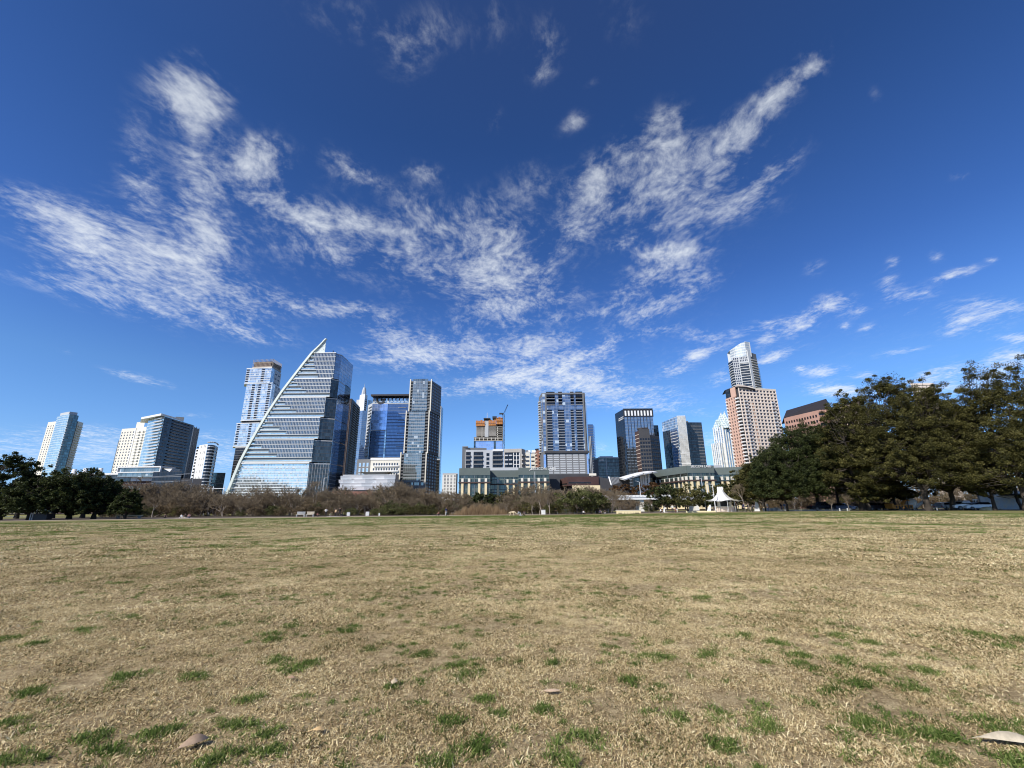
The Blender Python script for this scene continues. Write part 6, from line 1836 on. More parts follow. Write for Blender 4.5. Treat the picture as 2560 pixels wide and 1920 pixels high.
def build_belt():
    protos = [bare(101, 6, .62, 4, 5), bare(102, 6, .55, 3, 5), bare(103, 6, .7, 5, 5), bare(104, 6, .5, 2, 6)]
    tallp = [bare(111, 9, .5, 1, 6, .022, BARK_G), bare(112, 9, .42, 1, 6, .022, BARK_P)]
    brown = [bush(121, 6, 5, L_BROWN, 40, 60, .22), bush(122, 6, 5, L_BROWN, 44, 55, .2)]
    olive = [bush(131, 6, 5, L_BUSH, 44, 75, .22), bush(132, 6, 5, L_BUSH, 46, 70, .24), bush(133, 6, 5, L_OLIVE, 40, 70, .22)]
    xs = [250, 350, 420, 500, 560, 640, 690, 784, 850, 900, 965, 1010, 1080, 1130, 1160, 1260, 1300, 1340, 1400, 1440, 1480, 1530, 1600, 1700]
    ys = [1224, 1216, 1214, 1218, 1222, 1226, 1220, 1218, 1228, 1228, 1218, 1224, 1218, 1222, 1246, 1248, 1226, 1218, 1220, 1226, 1228, 1230, 1240, 1246]
    names = [(0, 480, 'below the brick library'), (480, 800, 'below the sail tower'), (800, 1000, 'below the white panelled hall'), (1000, 1160, 'below the cream-finned tower'), (1160, 1420, 'below the pillared offices'), (1420, 1850, 'near the bridge'), (1850, 9999, 'behind the grove')]
    def where(px): return next(n for a, c, n in names if px < c)
    K = {'tree': ('bare_tree', 'bare brown riverside tree in the row ', 'tree', 'bare riverside trees '),
         'bush': ('bush', 'brown riverside bush among the bare trees ', 'bush', 'brown riverside bushes '),
         'olive': ('bush', 'olive green riverside bush among the bare trees ', 'bush', 'olive riverside bushes ')}
    def place(px, Y, kind, frac, k):
        nm, lab, cat, grp = K[kind]
        pr = {'tree': protos, 'bush': brown, 'olive': olive}[kind][k % (4 if kind == 'tree' else 2 if kind == 'bush' else 3)]
        h = top_h(px, float(np.interp(px, xs, ys)), Y) * frac
        base = 6.0 if kind == 'tree' else 5.0
        s = max(.25, h / base)
        w = where(px)
        loc = put((px, 1288), Y); loc.z -= .05
        t = plant(nm, lab + w, cat, pr, loc, rng.uniform(0, 6.28), s * rng.uniform(.95, 1.3), grp + w, s)
    px = 262
    k = 0
    while px < 1640:
        # back row of full bushes, middle row of bare trees, front row of low scrub
        green = 930 < px < 1110 or 1290 < px < 1330 or 1380 < px < 1480
        gap = 1140 < px < 1265
        if px < 1560:
            place(px, rng.uniform(122, 127), 'olive' if rng.random() < (.65 if green else .3) else 'bush', rng.uniform(.5, .95), k)
            place(px + rng.uniform(-8, 8), rng.uniform(112, 119), 'tree', rng.uniform(.7, 1.35) if not gap else .8, k)
        if rng.random() < .75: place(px + rng.uniform(-10, 10), rng.uniform(104, 109), 'olive' if (green or rng.random() < .4) and not gap else 'bush', rng.uniform(.3, .6), k + 1)
        if rng.random() < .5 and not gap: place(px + rng.uniform(-8, 8), rng.uniform(106, 111), 'tree', rng.uniform(.6, .95), k + 2)
        px += rng.uniform(17, 25); k += 1
    # light green low bushes at the lawn edge
    for i, (px, w, h) in enumerate(((960, 30, 2.0), (1000, 34, 2.4), (1032, 30, 2.7), (1078, 24, 2.4), (985, 22, 1.8))):
        plant('bush', 'light green low bush at the lawn edge below the cream-finned tower', 'bush', olive[i % 3], put((px, 1288), 104), i, span_m(w, 104) / 6, 'light green bushes at the lawn edge', h / 5)
    # single trees one can pick out
    singles = [(z2(690, 1380), 110, 0, 'dark crooked bare tree in front of the sail tower columns'), (z2(1010, 1265), 112, 0, 'tall straight bare tree right of the sail tower base'), (z4(1055, 1225), 101, 1, 'tall white-barked bare tree in front of the pillared offices'), (z4(1175, 1240), 101, 0, 'pale forked bare tree right of the white-barked tall one'),
               (z4(975, 1330), 101, 1, 'small pale bare tree left of the white-barked tall one'), (z2(405, 1430), 105, 1, 'small pale bare tree below the curved white spine'), (z2(245, 1430), 105, 0, 'pale forked bare tree just left of the curved white spine'), (z1(1620, 1100), 100, 1, 'pale slender bare tree below the dark end of the library'),
               (z4(1900, 1230), 104, 0, 'bare grey tree behind the beige stone block'), (z5(240, 1270), 104, 0, 'bare forked tree left of the bridge pier'), (z5(660, 1320), 103, 1, 'thin bare tree right of the bridge pier'), (z5(1775, 1140), 93, 0, 'bare young cypress with a straight trunk right of the white tent'),
               (z5(1980, 1230), 93, 0, 'bare young tree standing by the white sculpture'), (zr(40, 360), 88, 0, 'bare young tree with a pale trunk left of the parked pickup'), (zr(630, 420), 88, 1, 'pale bare sapling between the pickup and the small blue car'), (zr(960, 330), 87, 1, 'pale bare sapling right of the small blue car'), (zr(150, 420), 96, 0, 'grey bare sapling behind the parked pickup')]
    for i, ((px, py), Y, kk, lab) in enumerate(singles):
        H = top_h(px, py, Y); s = H / 9
        plant('bare_tree', lab, 'tree', tallp[kk], put((px, 1285), Y), i * 1.7, s * (1.0 if px < 1850 else .8), None, s)
    # brown thicket behind the grove on the right
    for i in range(20):
        px = 1880 + i * 36 + rng.uniform(-8, 8)
        plant('bare_tree', 'bare brown tree in the thicket behind the grove on the right', 'tree', protos[i % 4], put((px, 1280), rng.uniform(112, 126)), rng.uniform(0, 6), rng.uniform(1.0, 1.3), 'thicket behind the grove', rng.uniform(1.0, 1.5))
    for i in range(15):
        px = 1900 + i * 46 + rng.uniform(-8, 8)
        plant('bush', 'brown bush in the thicket behind the grove on the right', 'bush', brown[i % 2], put((px, 1280), rng.uniform(110, 124)), rng.uniform(0, 6), rng.uniform(.8, 1.1), 'bushes in the thicket behind the grove', rng.uniform(.55, .8))
    # far bank
    far = [oak(141, 13, 11, 2, .4, L_BROWN, 60, 90, .5, 5), oak(142, 13, 11, 2, .4, L_OLIVE, 60, 90, .5, 5), oak(143, 11, 12, 2, .35, L_RUST, 60, 90, .5, 5), oak(144, 13, 10, 1, .4, L_OAK, 60, 100, .55, 5)]
    fx = [260, 400, 520, 640, 760, 880, 1000, 1100, 1170, 1250, 1330, 1420, 1500, 1560, 1640, 1760, 1900]
    fy = [1232, 1232, 1236, 1236, 1236, 1236, 1232, 1232, 1224, 1224, 1228, 1228, 1222, 1206, 1208, 1226, 1226]
    px = 270; k = 0
    while px < 2640:
        Y = rng.uniform(292, 312)
        kind = 3 if 1160 < px < 1250 else 2 if 1535 < px < 1640 else (0 if rng.random() < .65 else 1)
        h = top_h(px, float(np.interp(px, fx, fy)), Y) * rng.uniform(.8, 1.05)
        nmz = ['brown-leaved', 'olive', 'rust-coloured', 'dark evergreen'][kind]
        w = where(px)
        plant('tree', nmz + ' tree on the far bank, ' + w, 'tree', far[kind], put((px, 1280), Y), rng.uniform(0, 6), h / 11 * rng.uniform(.85, 1.1), nmz + ' far bank trees ' + w, h / (12 if kind == 2 else 11))
        px += rng.uniform(22, 34); k += 1
    plant('tree', 'dark evergreen tree in front of the white panelled hall', 'tree', far[3], put((z3(520, 1230)), 300), .5, 1.15, None, top_h(*z3(520, 1215), 300) / 10)
    # dry reeds at the lawn edge
    g = np.random.default_rng(9); V = []; F = []
    for i in range(3600):
        px = g.normal(1203, 31); Y = g.uniform(101.5, 108)
        q = put((px, 1288), Y); h = (.5 + 2.3 * g.random() ** .8) * max(.3, 1 - .6 * abs((px - 1203) / 66) ** 3) * (.85 + .15 * math.sin(px * .31)); w = .03
        dx, dy = g.normal(0, .22), g.normal(0, .2); n = len(V)
        V += [(q.x - w, q.y, 0), (q.x + w, q.y, 0), (q.x + dx * .5 + w * .7, q.y + dy * .5, h * .6), (q.x + dx * .5 - w * .7, q.y + dy * .5, h * .6), (q.x + dx, q.y + dy, h)]
        F += [(n, n + 1, n + 2, n + 3), (n + 3, n + 2, n + 4)]
    me = bpy.data.meshes.new('reeds'); me.from_pydata(V, [], F)
    a = me.attributes.new('tint', 'FLOAT', 'POINT'); a.data.foreach_set('value', np.repeat(np.clip(g.normal(.45, .25, len(V) // 5), 0, 1), 5).astype(np.float32))
    me.materials.append(leaf_material('dry_reed', (.12, .08, .045), (.24, .165, .09), (.36, .26, .15)))
    o = link('reeds', me); o['kind'] = 'stuff'
build_big_trees(); build_belt()

# ------------------------------------------------------------------ people and animals
def flat(name, col, rough=.75): return paint(name, col, rough, .1, 3.0)
SKIN = flat('skin', (.45, .27, .19)); HAIRM = flat('dark_hair', (.03, .02, .015)); HAIRF = flat('fair_hair', (.30, .20, .09))
SHOE = flat('shoe_leather', (.06, .05, .05))
CLOTH = {'white': flat('white_cloth', (.78, .77, .74)), 'black': flat('black_cloth', (.018, .018, .022)), 'navy': flat('navy_cloth', (.03, .045, .13)), 'grey': flat('grey_cloth', (.42, .43, .45)), 'khaki': flat('khaki_cloth', (.42, .36, .27)),
         'tan': flat('tan_cloth', (.55, .38, .22)), 'maroon': flat('maroon_cloth', (.16, .04, .05)), 'pink': flat('pink_cloth', (.52, .30, .28)), 'blue': flat('blue_cloth', (.10, .17, .32)), 'olive': flat('olive_cloth', (.14, .14, .08)), 'dark': flat('charcoal_cloth', (.05, .05, .06))}
def skin_mesh(name, verts, edges, radii, root=0, sub=1):
    me = bpy.data.meshes.new(name); me.from_pydata(verts, edges, [])
    o = bpy.data.objects.new(name, me); COL.objects.link(o)
    md = o.modifiers.new('skin', 'SKIN'); md.use_smooth_shade = True
    for i, r in enumerate(radii):
        r = r if isinstance(r, tuple) else (r, r)
        me.skin_vertices[0].data[i].radius = r
    me.skin_vertices[0].data[root].use_root = True
    if sub:
        s = o.modifiers.new('sub', 'SUBSURF'); s.levels = sub; s.render_levels = sub
    bpy.context.view_layer.update()
    out = bpy.data.meshes.new_from_object(o.evaluated_get(bpy.context.evaluated_depsgraph_get()))
    bpy.data.objects.remove(o); bpy.data.meshes.remove(me)
    out.name = name
    return out
def seg_dist(p, a, b):
    ab = b - a; t = max(0, min(1, (p - a).dot(ab) / max(1e-9, ab.length_squared)))
    return (p - (a + ab * t)).length
def person(label, loc, pose='stand', top='white', legs='navy', face=0.0, height=1.72, hair=None, group=None):
    """one continuous body, facing local -y; pose sets the joints"""
    V = Vector; J = {}
    J['pel'] = V((0, 0, .95)); J['wst'] = V((0, 0, 1.08)); J['chest'] = V((0, .01, 1.30)); J['neck'] = V((0, .01, 1.47)); J['jaw'] = V((0, -.015, 1.565)); J['head'] = V((0, .0, 1.655)); J['nose'] = V((0, -.105, 1.60))
    for s, n in ((-1, 'l'), (1, 'r')):
        J['sh' + n] = V((s * .185, .01, 1.40)); J['el' + n] = V((s * .25, .03, 1.13)); J['wr' + n] = V((s * .26, -.05, .90)); J['hip' + n] = V((s * .09, 0, .90)); J['kn' + n] = V((s * .10, -.02, .50)); J['an' + n] = V((s * .10, .02, .085)); J['toe' + n] = V((s * .115, -.15, .04))
    up = ['pel', 'wst', 'chest', 'neck', 'jaw', 'head', 'nose', 'shl', 'shr', 'ell', 'elr', 'wrl', 'wrr']
    def tilt(names, a, piv):
        M = Matrix.Rotation(a, 3, 'X')
        for k in names: J[k] = M @ (J[k] - piv) + piv
    if pose in ('walk', 'stride'):
        k = 1.0 if pose == 'walk' else 1.3
        J['knl'] = V((-.1, -.17 * k, .52)); J['anl'] = V((-.1, -.22 * k, .11)); J['toel'] = V((-.1, -.38 * k, .10)); J['knr'] = V((.1, .06, .50)); J['anr'] = V((.1, .30 * k, .14)); J['toer'] = V((.1, .18 * k, .03))
        J['ell'] = V((-.24, .14, 1.15)); J['wrl'] = V((-.25, .12, .93)); J['elr'] = V((.24, -.06, 1.15)); J['wrr'] = V((.24, -.24, 1.0))
    if pose == 'phone':
        J['elr'] = V((.26, -.05, 1.18)); J['wrr'] = V((.12, -.26, 1.32)); J['ell'] = V((-.26, -.04, 1.17)); J['wrl'] = V((-.1, -.25, 1.25))
    if pose in ('sit', 'lounge'):
        dz = V((0, 0, -.80)); lean = .18 if pose == 'sit' else .6
        for k in up: J[k] = J[k] + dz
        for n, s in (('l', -1), ('r', 1)):
            J['hip' + n] += dz
            if pose == 'sit':
                J['kn' + n] = V((s * .16, -.36, .42)); J['an' + n] = V((s * .13, -.52, .09)); J['toe' + n] = V((s * .14, -.68, .06)); J['wr' + n] = V((s * .16, -.34, .46)); J['el' + n] = V((s * .26, -.12, .38))
            else:
                J['kn' + n] = V((s * .12, -.44, .20)); J['an' + n] = V((s * .12, -.86, .08)); J['toe' + n] = V((s * .14, -.93, .20)); J['el' + n] = V((s * .27, .22, .22)); J['wr' + n] = V((s * .28, .36, .05))
        tilt(['wst', 'chest', 'neck', 'jaw', 'head', 'nose', 'shl', 'shr'], -lean, J['pel'])
        if pose == 'sit': tilt(['wst', 'chest', 'neck', 'jaw', 'head', 'nose', 'shl', 'shr'], 2 * lean, J['pel'])
    if pose in ('bend', 'kneel'):
        if pose == 'kneel':
            dz = V((0, .1, -.48))
            for k in up: J[k] = J[k] + dz
            for n, s in (('l', -1), ('r', 1)):
                J['hip' + n] += dz; J['kn' + n] = V((s * .11, -.10, .07)); J['an' + n] = V((s * .11, .34, .07)); J['toe' + n] = V((s * .11, .46, .03))
        tilt([k for k in up if k != 'pel'], 1.05, J['pel'])
        for n, s in (('l', -1), ('r', 1)):
            sh = J['sh' + n]; J['el' + n] = sh + V((s * .05, -.10, -.24)); J['wr' + n] = J['el' + n] + V((-s * .03, -.16, -.16))
    if pose == 'stretch':
        J['ell'] = V((-.20, -.10, 1.6)); J['wrl'] = V((-.10, -.06, 1.82)); J['elr'] = V((.30, -.15, 1.25)); J['wrr'] = V((.22, -.35, 1.3))
        J['knl'] = V((-.16, -.10, .50)); J['anl'] = V((-.28, -.05, .085)); J['toel'] = V((-.32, -.2, .04)); J['anr'] = V((.25, .1, .085)); J['toer'] = V((.28, -.06, .04)); J['knr'] = V((.17, 0, .5))
    names = list(J); idx = {k: i for i, k in enumerate(names)}
    verts = [tuple(J[k]) for k in names]; E = []
    def e(a, b): E.append((idx[a], idx[b]))
    for a, b in (('pel', 'wst'), ('wst', 'chest'), ('chest', 'neck'), ('neck', 'jaw'), ('jaw', 'head'), ('jaw', 'nose')): e(a, b)
    for n in 'lr':
        for a, b in (('chest', 'sh' + n), ('sh' + n, 'el' + n), ('el' + n, 'wr' + n), ('pel', 'hip' + n), ('hip' + n, 'kn' + n), ('kn' + n, 'an' + n), ('an' + n, 'toe' + n)): e(a, b)
    rad = {'pel': (.155, .11), 'wst': (.135, .10), 'chest': (.165, .115), 'neck': .058, 'jaw': (.072, .085), 'head': (.082, .10), 'nose': .016}
    for n in 'lr': rad.update({'sh' + n: .068, 'el' + n: .046, 'wr' + n: .030, 'hip' + n: .092, 'kn' + n: .060, 'an' + n: .043, 'toe' + n: .036})
    R2 = [rad[k] for k in names]
    # hands: a palm, four fingers of different lengths and a thumb
    for n, s in (('l', -1), ('r', 1)):
        d = (J['wr' + n] - J['el' + n]).normalized(); side = d.cross(V((0, 0, 1)) if abs(d.z) < .9 else V((0, 1, 0))).normalized() ; curl = d.cross(side).normalized()
        palm = J['wr' + n] + d * .075; verts.append(tuple(palm)); pi = len(verts) - 1; R2.append((.036, .018)); E.append((idx['wr' + n], pi))
        for f, L in zip((-1.5, -.5, .5, 1.5), (.062, .078, .084, .072)):
            kn = palm + side * f * .019 + d * .03; mid_ = kn + d * L * .55 + curl * .012; tip = mid_ + d * L * .42 + curl * .022
            n0 = len(verts); verts += [tuple(kn), tuple(mid_), tuple(tip)]; R2 += [.0095, .0088, .0075]; E += [(pi, n0), (n0, n0 + 1), (n0 + 1, n0 + 2)]
        th = J['wr' + n] + d * .045 + side * .032; n0 = len(verts); verts += [tuple(th), tuple(th + d * .04 + side * .028), tuple(th + d * .07 + side * .03 + curl * .012)]; R2 += [.012, .0105, .009]; E += [(pi, n0), (n0, n0 + 1), (n0 + 1, n0 + 2)]
    me = skin_mesh('body', verts, E, R2, idx['pel'])
    mats = [SKIN, CLOTH[top], CLOTH[legs], SHOE]
    for m in mats: me.materials.append(m)
    bones = [('neck', 'jaw', 0), ('jaw', 'head', 0), ('pel', 'wst', 1), ('wst', 'chest', 1), ('chest', 'neck', 1)]
    for n in 'lr': bones += [('chest', 'sh' + n, 1), ('sh' + n, 'el' + n, 1), ('el' + n, 'wr' + n, 1), ('pel', 'hip' + n, 2), ('hip' + n, 'kn' + n, 2), ('kn' + n, 'an' + n, 2), ('an' + n, 'toe' + n, 3)]
    mi = []
    for p in me.polygons:
        c = p.center
        best = min(bones, key=lambda b_: seg_dist(c, J[b_[0]], J[b_[1]]))
        m = best[2]
        if best[0].startswith('el') and (c - J[best[1]]).length < .05: m = 0
        for n in 'lr':
            w_, d_ = J['wr' + n], (J['wr' + n] - J['el' + n]).normalized()
            if (c - w_).dot(d_) > .01 and (c - w_).length < .22: m = 0
        mi.append(m)
    me.polygons.foreach_set('material_index', mi)
    t = thing('person', label, 'person', loc, face, group)
    k = height / 1.75
    t.scale = (k, k, k)
    link('body', me, t)
    # hair: a cap over the back and top of the skull
    bm = bmesh.new(); bmesh.ops.create_uvsphere(bm, u_segments=12, v_segments=8, radius=.112)
    fwd = (J['nose'] - (J['jaw'] + J['head']) / 2).normalized(); upv = (J['head'] - J['jaw']).normalized()
    bmesh.ops.delete(bm, geom=[v for v in bm.verts if v.co.dot(fwd) > .035 and v.co.dot(upv) < .05 or v.co.dot(upv) < -.075], context='VERTS')
    for v in bm.verts: v.co = J['head'] + v.co * 1.0 - fwd * .012 + upv * .006
    hm = bpy.data.meshes.new('hair'); bm.to_mesh(hm); bm.free(); hm.materials.append(hair or HAIRM)
    link('hair', hm, t)
    return t
def gpt(p, Y):
    """foot point under a pixel at depth Y"""
    q = at(p, Y); return (q.x, q.y, gz(q.x, q.y))
def build_people():
    D = 97
    person('standing person in a white top with raised hands, beside the slatted benches', gpt(zt(838, 380), D - 1), 'phone', 'white', 'black', .3, 1.74)
    person('person sitting on the grass in a maroon jacket, right beside the slatted benches', gpt(zt(690, 390), D - 2), 'sit', 'maroon', 'black', .6)
    person('crouching person in an olive jacket, between the white and tan tops', gpt(zt(925, 385), D - 1), 'kneel', 'olive', 'khaki', 1.2)
    person('standing person in a tan top and black trousers, beside the walker in black', gpt(zt(1020, 380), D - 1), 'stand', 'tan', 'black', 2.9, 1.6)
    person('person all in black walking at the right end of the group by the benches', gpt(zt(1095, 380), D - 1), 'walk', 'black', 'black', -1.4, 1.82)
    person('person lounging on the grass in dark clothes, just right of the walker in black', gpt(zt(1155, 378), D), 'lounge', 'dark', 'black', 1.4)
    person('person in a navy top and light trousers standing beside a small black dog', gpt(zu(848, 368), D - 1), 'stand', 'navy', 'white', .8, 1.76)
    person('person sitting on the lawn, left of the person with the small black dog', gpt(zu(715, 368), D), 'sit', 'maroon', 'dark', -.8)
    person('person in a light grey hoodie bending down to a big pale dog', gpt(zv(372, 448), 86), 'kneel', 'grey', 'grey', -1.35, 1.8)
    person('person in dark clothes sitting behind the grey hoodie', gpt(zv(450, 440), 87), 'sit', 'dark', 'olive', -.4)
    person('person in a white top sitting on the lawn near the rounded olive oak', gpt(zv(1540, 412), D), 'sit', 'white', 'black', .5)
    person('person in black lying back on the lawn near the rounded olive oak', gpt(zv(1500, 412), D), 'lounge', 'black', 'black', -1.2)
    person('person in dark blue sitting in the shade left of the beige stone block', gpt(ze(740, 1270), 99), 'sit', 'navy', 'black', .2)
    person('person in black and grey sitting close to the beige stone block', gpt(ze(900, 1285), 99), 'sit', 'black', 'grey', -.4)
    person('runner in black standing by the fence right of the white box', gpt(zv(1030, 395), 103), 'stand', 'black', 'black', 0, 1.75)
    person('person in white sitting on the low wall right of the bridge pier', gpt(zp(1075, 825), 99), 'sit', 'white', 'black', .9, 1.9)
    person('person in a white shirt and dark trousers standing under the thin-leaved oak', gpt(zp(1345, 825), 98), 'stand', 'white', 'black', 2.6, 1.75)
    person('child in a pink top beside the person in a white shirt', gpt(zp(1410, 830), 98), 'stand', 'pink', 'maroon', .4, 1.1, HAIRF)
    person('small child in white beside the child in a pink top', gpt(zp(1448, 830), 98), 'stand', 'white', 'white', .1, .95, HAIRF)
    person('person in black stretching with arms raised in front of the tent', gpt(zq(735, 812), 90), 'stretch', 'black', 'black', .3, 1.7)
    person('person in navy walking in front of the bare young cypress', gpt(zq(895, 812), 90), 'walk', 'navy', 'black', 1.1, 1.76)
    person('person in black striding just right of the bare young cypress', gpt(zq(985, 815), 90), 'stride', 'black', 'black', 1.3, 1.7)
    person('person in dark clothes leaning over beside the white sculpture', gpt(zq(1075, 812), 90), 'bend', 'dark', 'black', 1.5, 1.7)
    person('person with pale hair in a grey jacket near the weathered stone wall', gpt(zq(1420, 755), 93), 'stand', 'grey', 'navy', .5, 1.75, HAIRF)
    person('person in black standing left of the leaning oak trunk', gpt(zq(1720, 755), 95), 'stand', 'black', 'navy', .4, 1.75, HAIRF)
    person('person in a blue jacket and white trousers right beside the leaning oak trunk', gpt(zq(1795, 752), 95), 'stand', 'blue', 'white', -.5, 1.7)
    X = 92
    person('person in a pink top sitting in the picnic group on the white blanket', gpt((472, 1296), 90), 'sit', 'pink', 'navy', .3)
    person('person in black sitting on the left of the picnic group', gpt((463, 1296.5), 91), 'sit', 'black', 'black', -.6)
    person('person in white lying on the blanket of the picnic group', gpt((455, 1297.5), 90), 'lounge', 'white', 'khaki', 1.4)
    person('person in dark clothes sitting far left by the bare trees', gpt((411, 1296), 91), 'sit', 'dark', 'black', 1)
    bl = MB().box(-1.4, 1.4, -.9, .9, .0, .03)
    o = link('picnic_blanket', bl.mesh('picnic_blanket', CLOTH['white']), None, gpt((461, 1297.5), 90)); tag(o, 'white blanket spread on the grass under the picnic group', 'blanket')
    bl = MB().box(-1.2, 1.2, -.8, .8, .0, .03)
    o = link('picnic_blanket', bl.mesh('picnic_blanket', CLOTH['grey']), None, gpt(zt(985, 388), D - 2)); tag(o, 'grey blanket on the grass under the group beside the slatted benches', 'blanket')
def dog(label, loc, face, L, col, head_down=True):
    """a quadruped about L long, facing local +x"""
    k = L; V = []
    J = {'rump': (-.38, 0, .60), 'loin': (-.12, 0, .62), 'chest': (.22, 0, .58), 'wither': (.34, 0, .66), 'neck': (.46, 0, .62 if head_down else .80), 'skull': (.60, 0, .46 if head_down else .92), 'muzzle': (.72, 0, .36 if head_down else .88), 'nose': (.79, 0, .31 if head_down else .86), 'tail1': (-.50, 0, .58), 'tail2': (-.64, .03, .46), 'tail3': (-.72, .04, .40)}
    for s, n in ((-1, 'l'), (1, 'r')):
        J.update({'fs' + n: (.26, s * .09, .48), 'fe' + n: (.22, s * .10, .32), 'fw' + n: (.25, s * .10, .15), 'fp' + n: (.29, s * .10, .03), 'hh' + n: (-.34, s * .09, .50), 'hk' + n: (-.22, s * .11, .34), 'hc' + n: (-.44, s * .11, .20), 'hp' + n: (-.37, s * .11, .03), 'ear' + n: (J['skull'][0] - .05, s * .085, J['skull'][2] + .02), 'et' + n: (J['skull'][0] - .04, s * .11, J['skull'][2] - .10)})
    names = list(J); ix = {n: i for i, n in enumerate(names)}; E = []
    for a, b in (('rump', 'loin'), ('loin', 'chest'), ('chest', 'wither'), ('wither', 'neck'), ('neck', 'skull'), ('skull', 'muzzle'), ('muzzle', 'nose'), ('rump', 'tail1'), ('tail1', 'tail2'), ('tail2', 'tail3')): E.append((ix[a], ix[b]))
    for n in 'lr':
        for a, b in (('chest', 'fs'), ('rump', 'hh')): E.append((ix[a], ix[b + n]))
        for a, b in (('fs', 'fe'), ('fe', 'fw'), ('fw', 'fp'), ('hh', 'hk'), ('hk', 'hc'), ('hc', 'hp'), ('ear', 'et')): E.append((ix[a + n], ix[b + n]))
        E.append((ix['skull'], ix['ear' + n]))
    rad = {'rump': .135, 'loin': .125, 'chest': .175, 'wither': .14, 'neck': .10, 'skull': .092, 'muzzle': .055, 'nose': .035, 'tail1': .04, 'tail2': .035, 'tail3': .02}
    for n in 'lr': rad.update({'fs' + n: .075, 'fe' + n: .05, 'fw' + n: .036, 'fp' + n: .042, 'hh' + n: .10, 'hk' + n: .065, 'hc' + n: .035, 'hp' + n: .042, 'ear' + n: .03, 'et' + n: .022})
    me = skin_mesh('body', [tuple(v * k for v in J[n]) for n in names], E, [rad[n] * k for n in names], ix['loin'])
    me.materials.append(flat(col[0], col[1], .9))
    t = thing('dog', label, 'dog', loc, face)
    link('body', me, t)
    link('collar', MB().lathe([(.105 * k, -.02 * k), (.105 * k, .02 * k)], 12, (.44 * k, 0, .63 * k if head_down else .78 * k)).mesh('collar', CLOTH['maroon']), t)
def build_animals():
    dog('big pale cream dog with its head down, facing the person in the grey hoodie', gpt(zv(225, 447), 86), -.15, 1.15, ('cream_fur', (.62, .50, .33)))
    dog('small black dog beside the person in a navy top', gpt(zu(872, 352), 96), 2.6, .7, ('black_fur', (.02, .02, .02)), False)

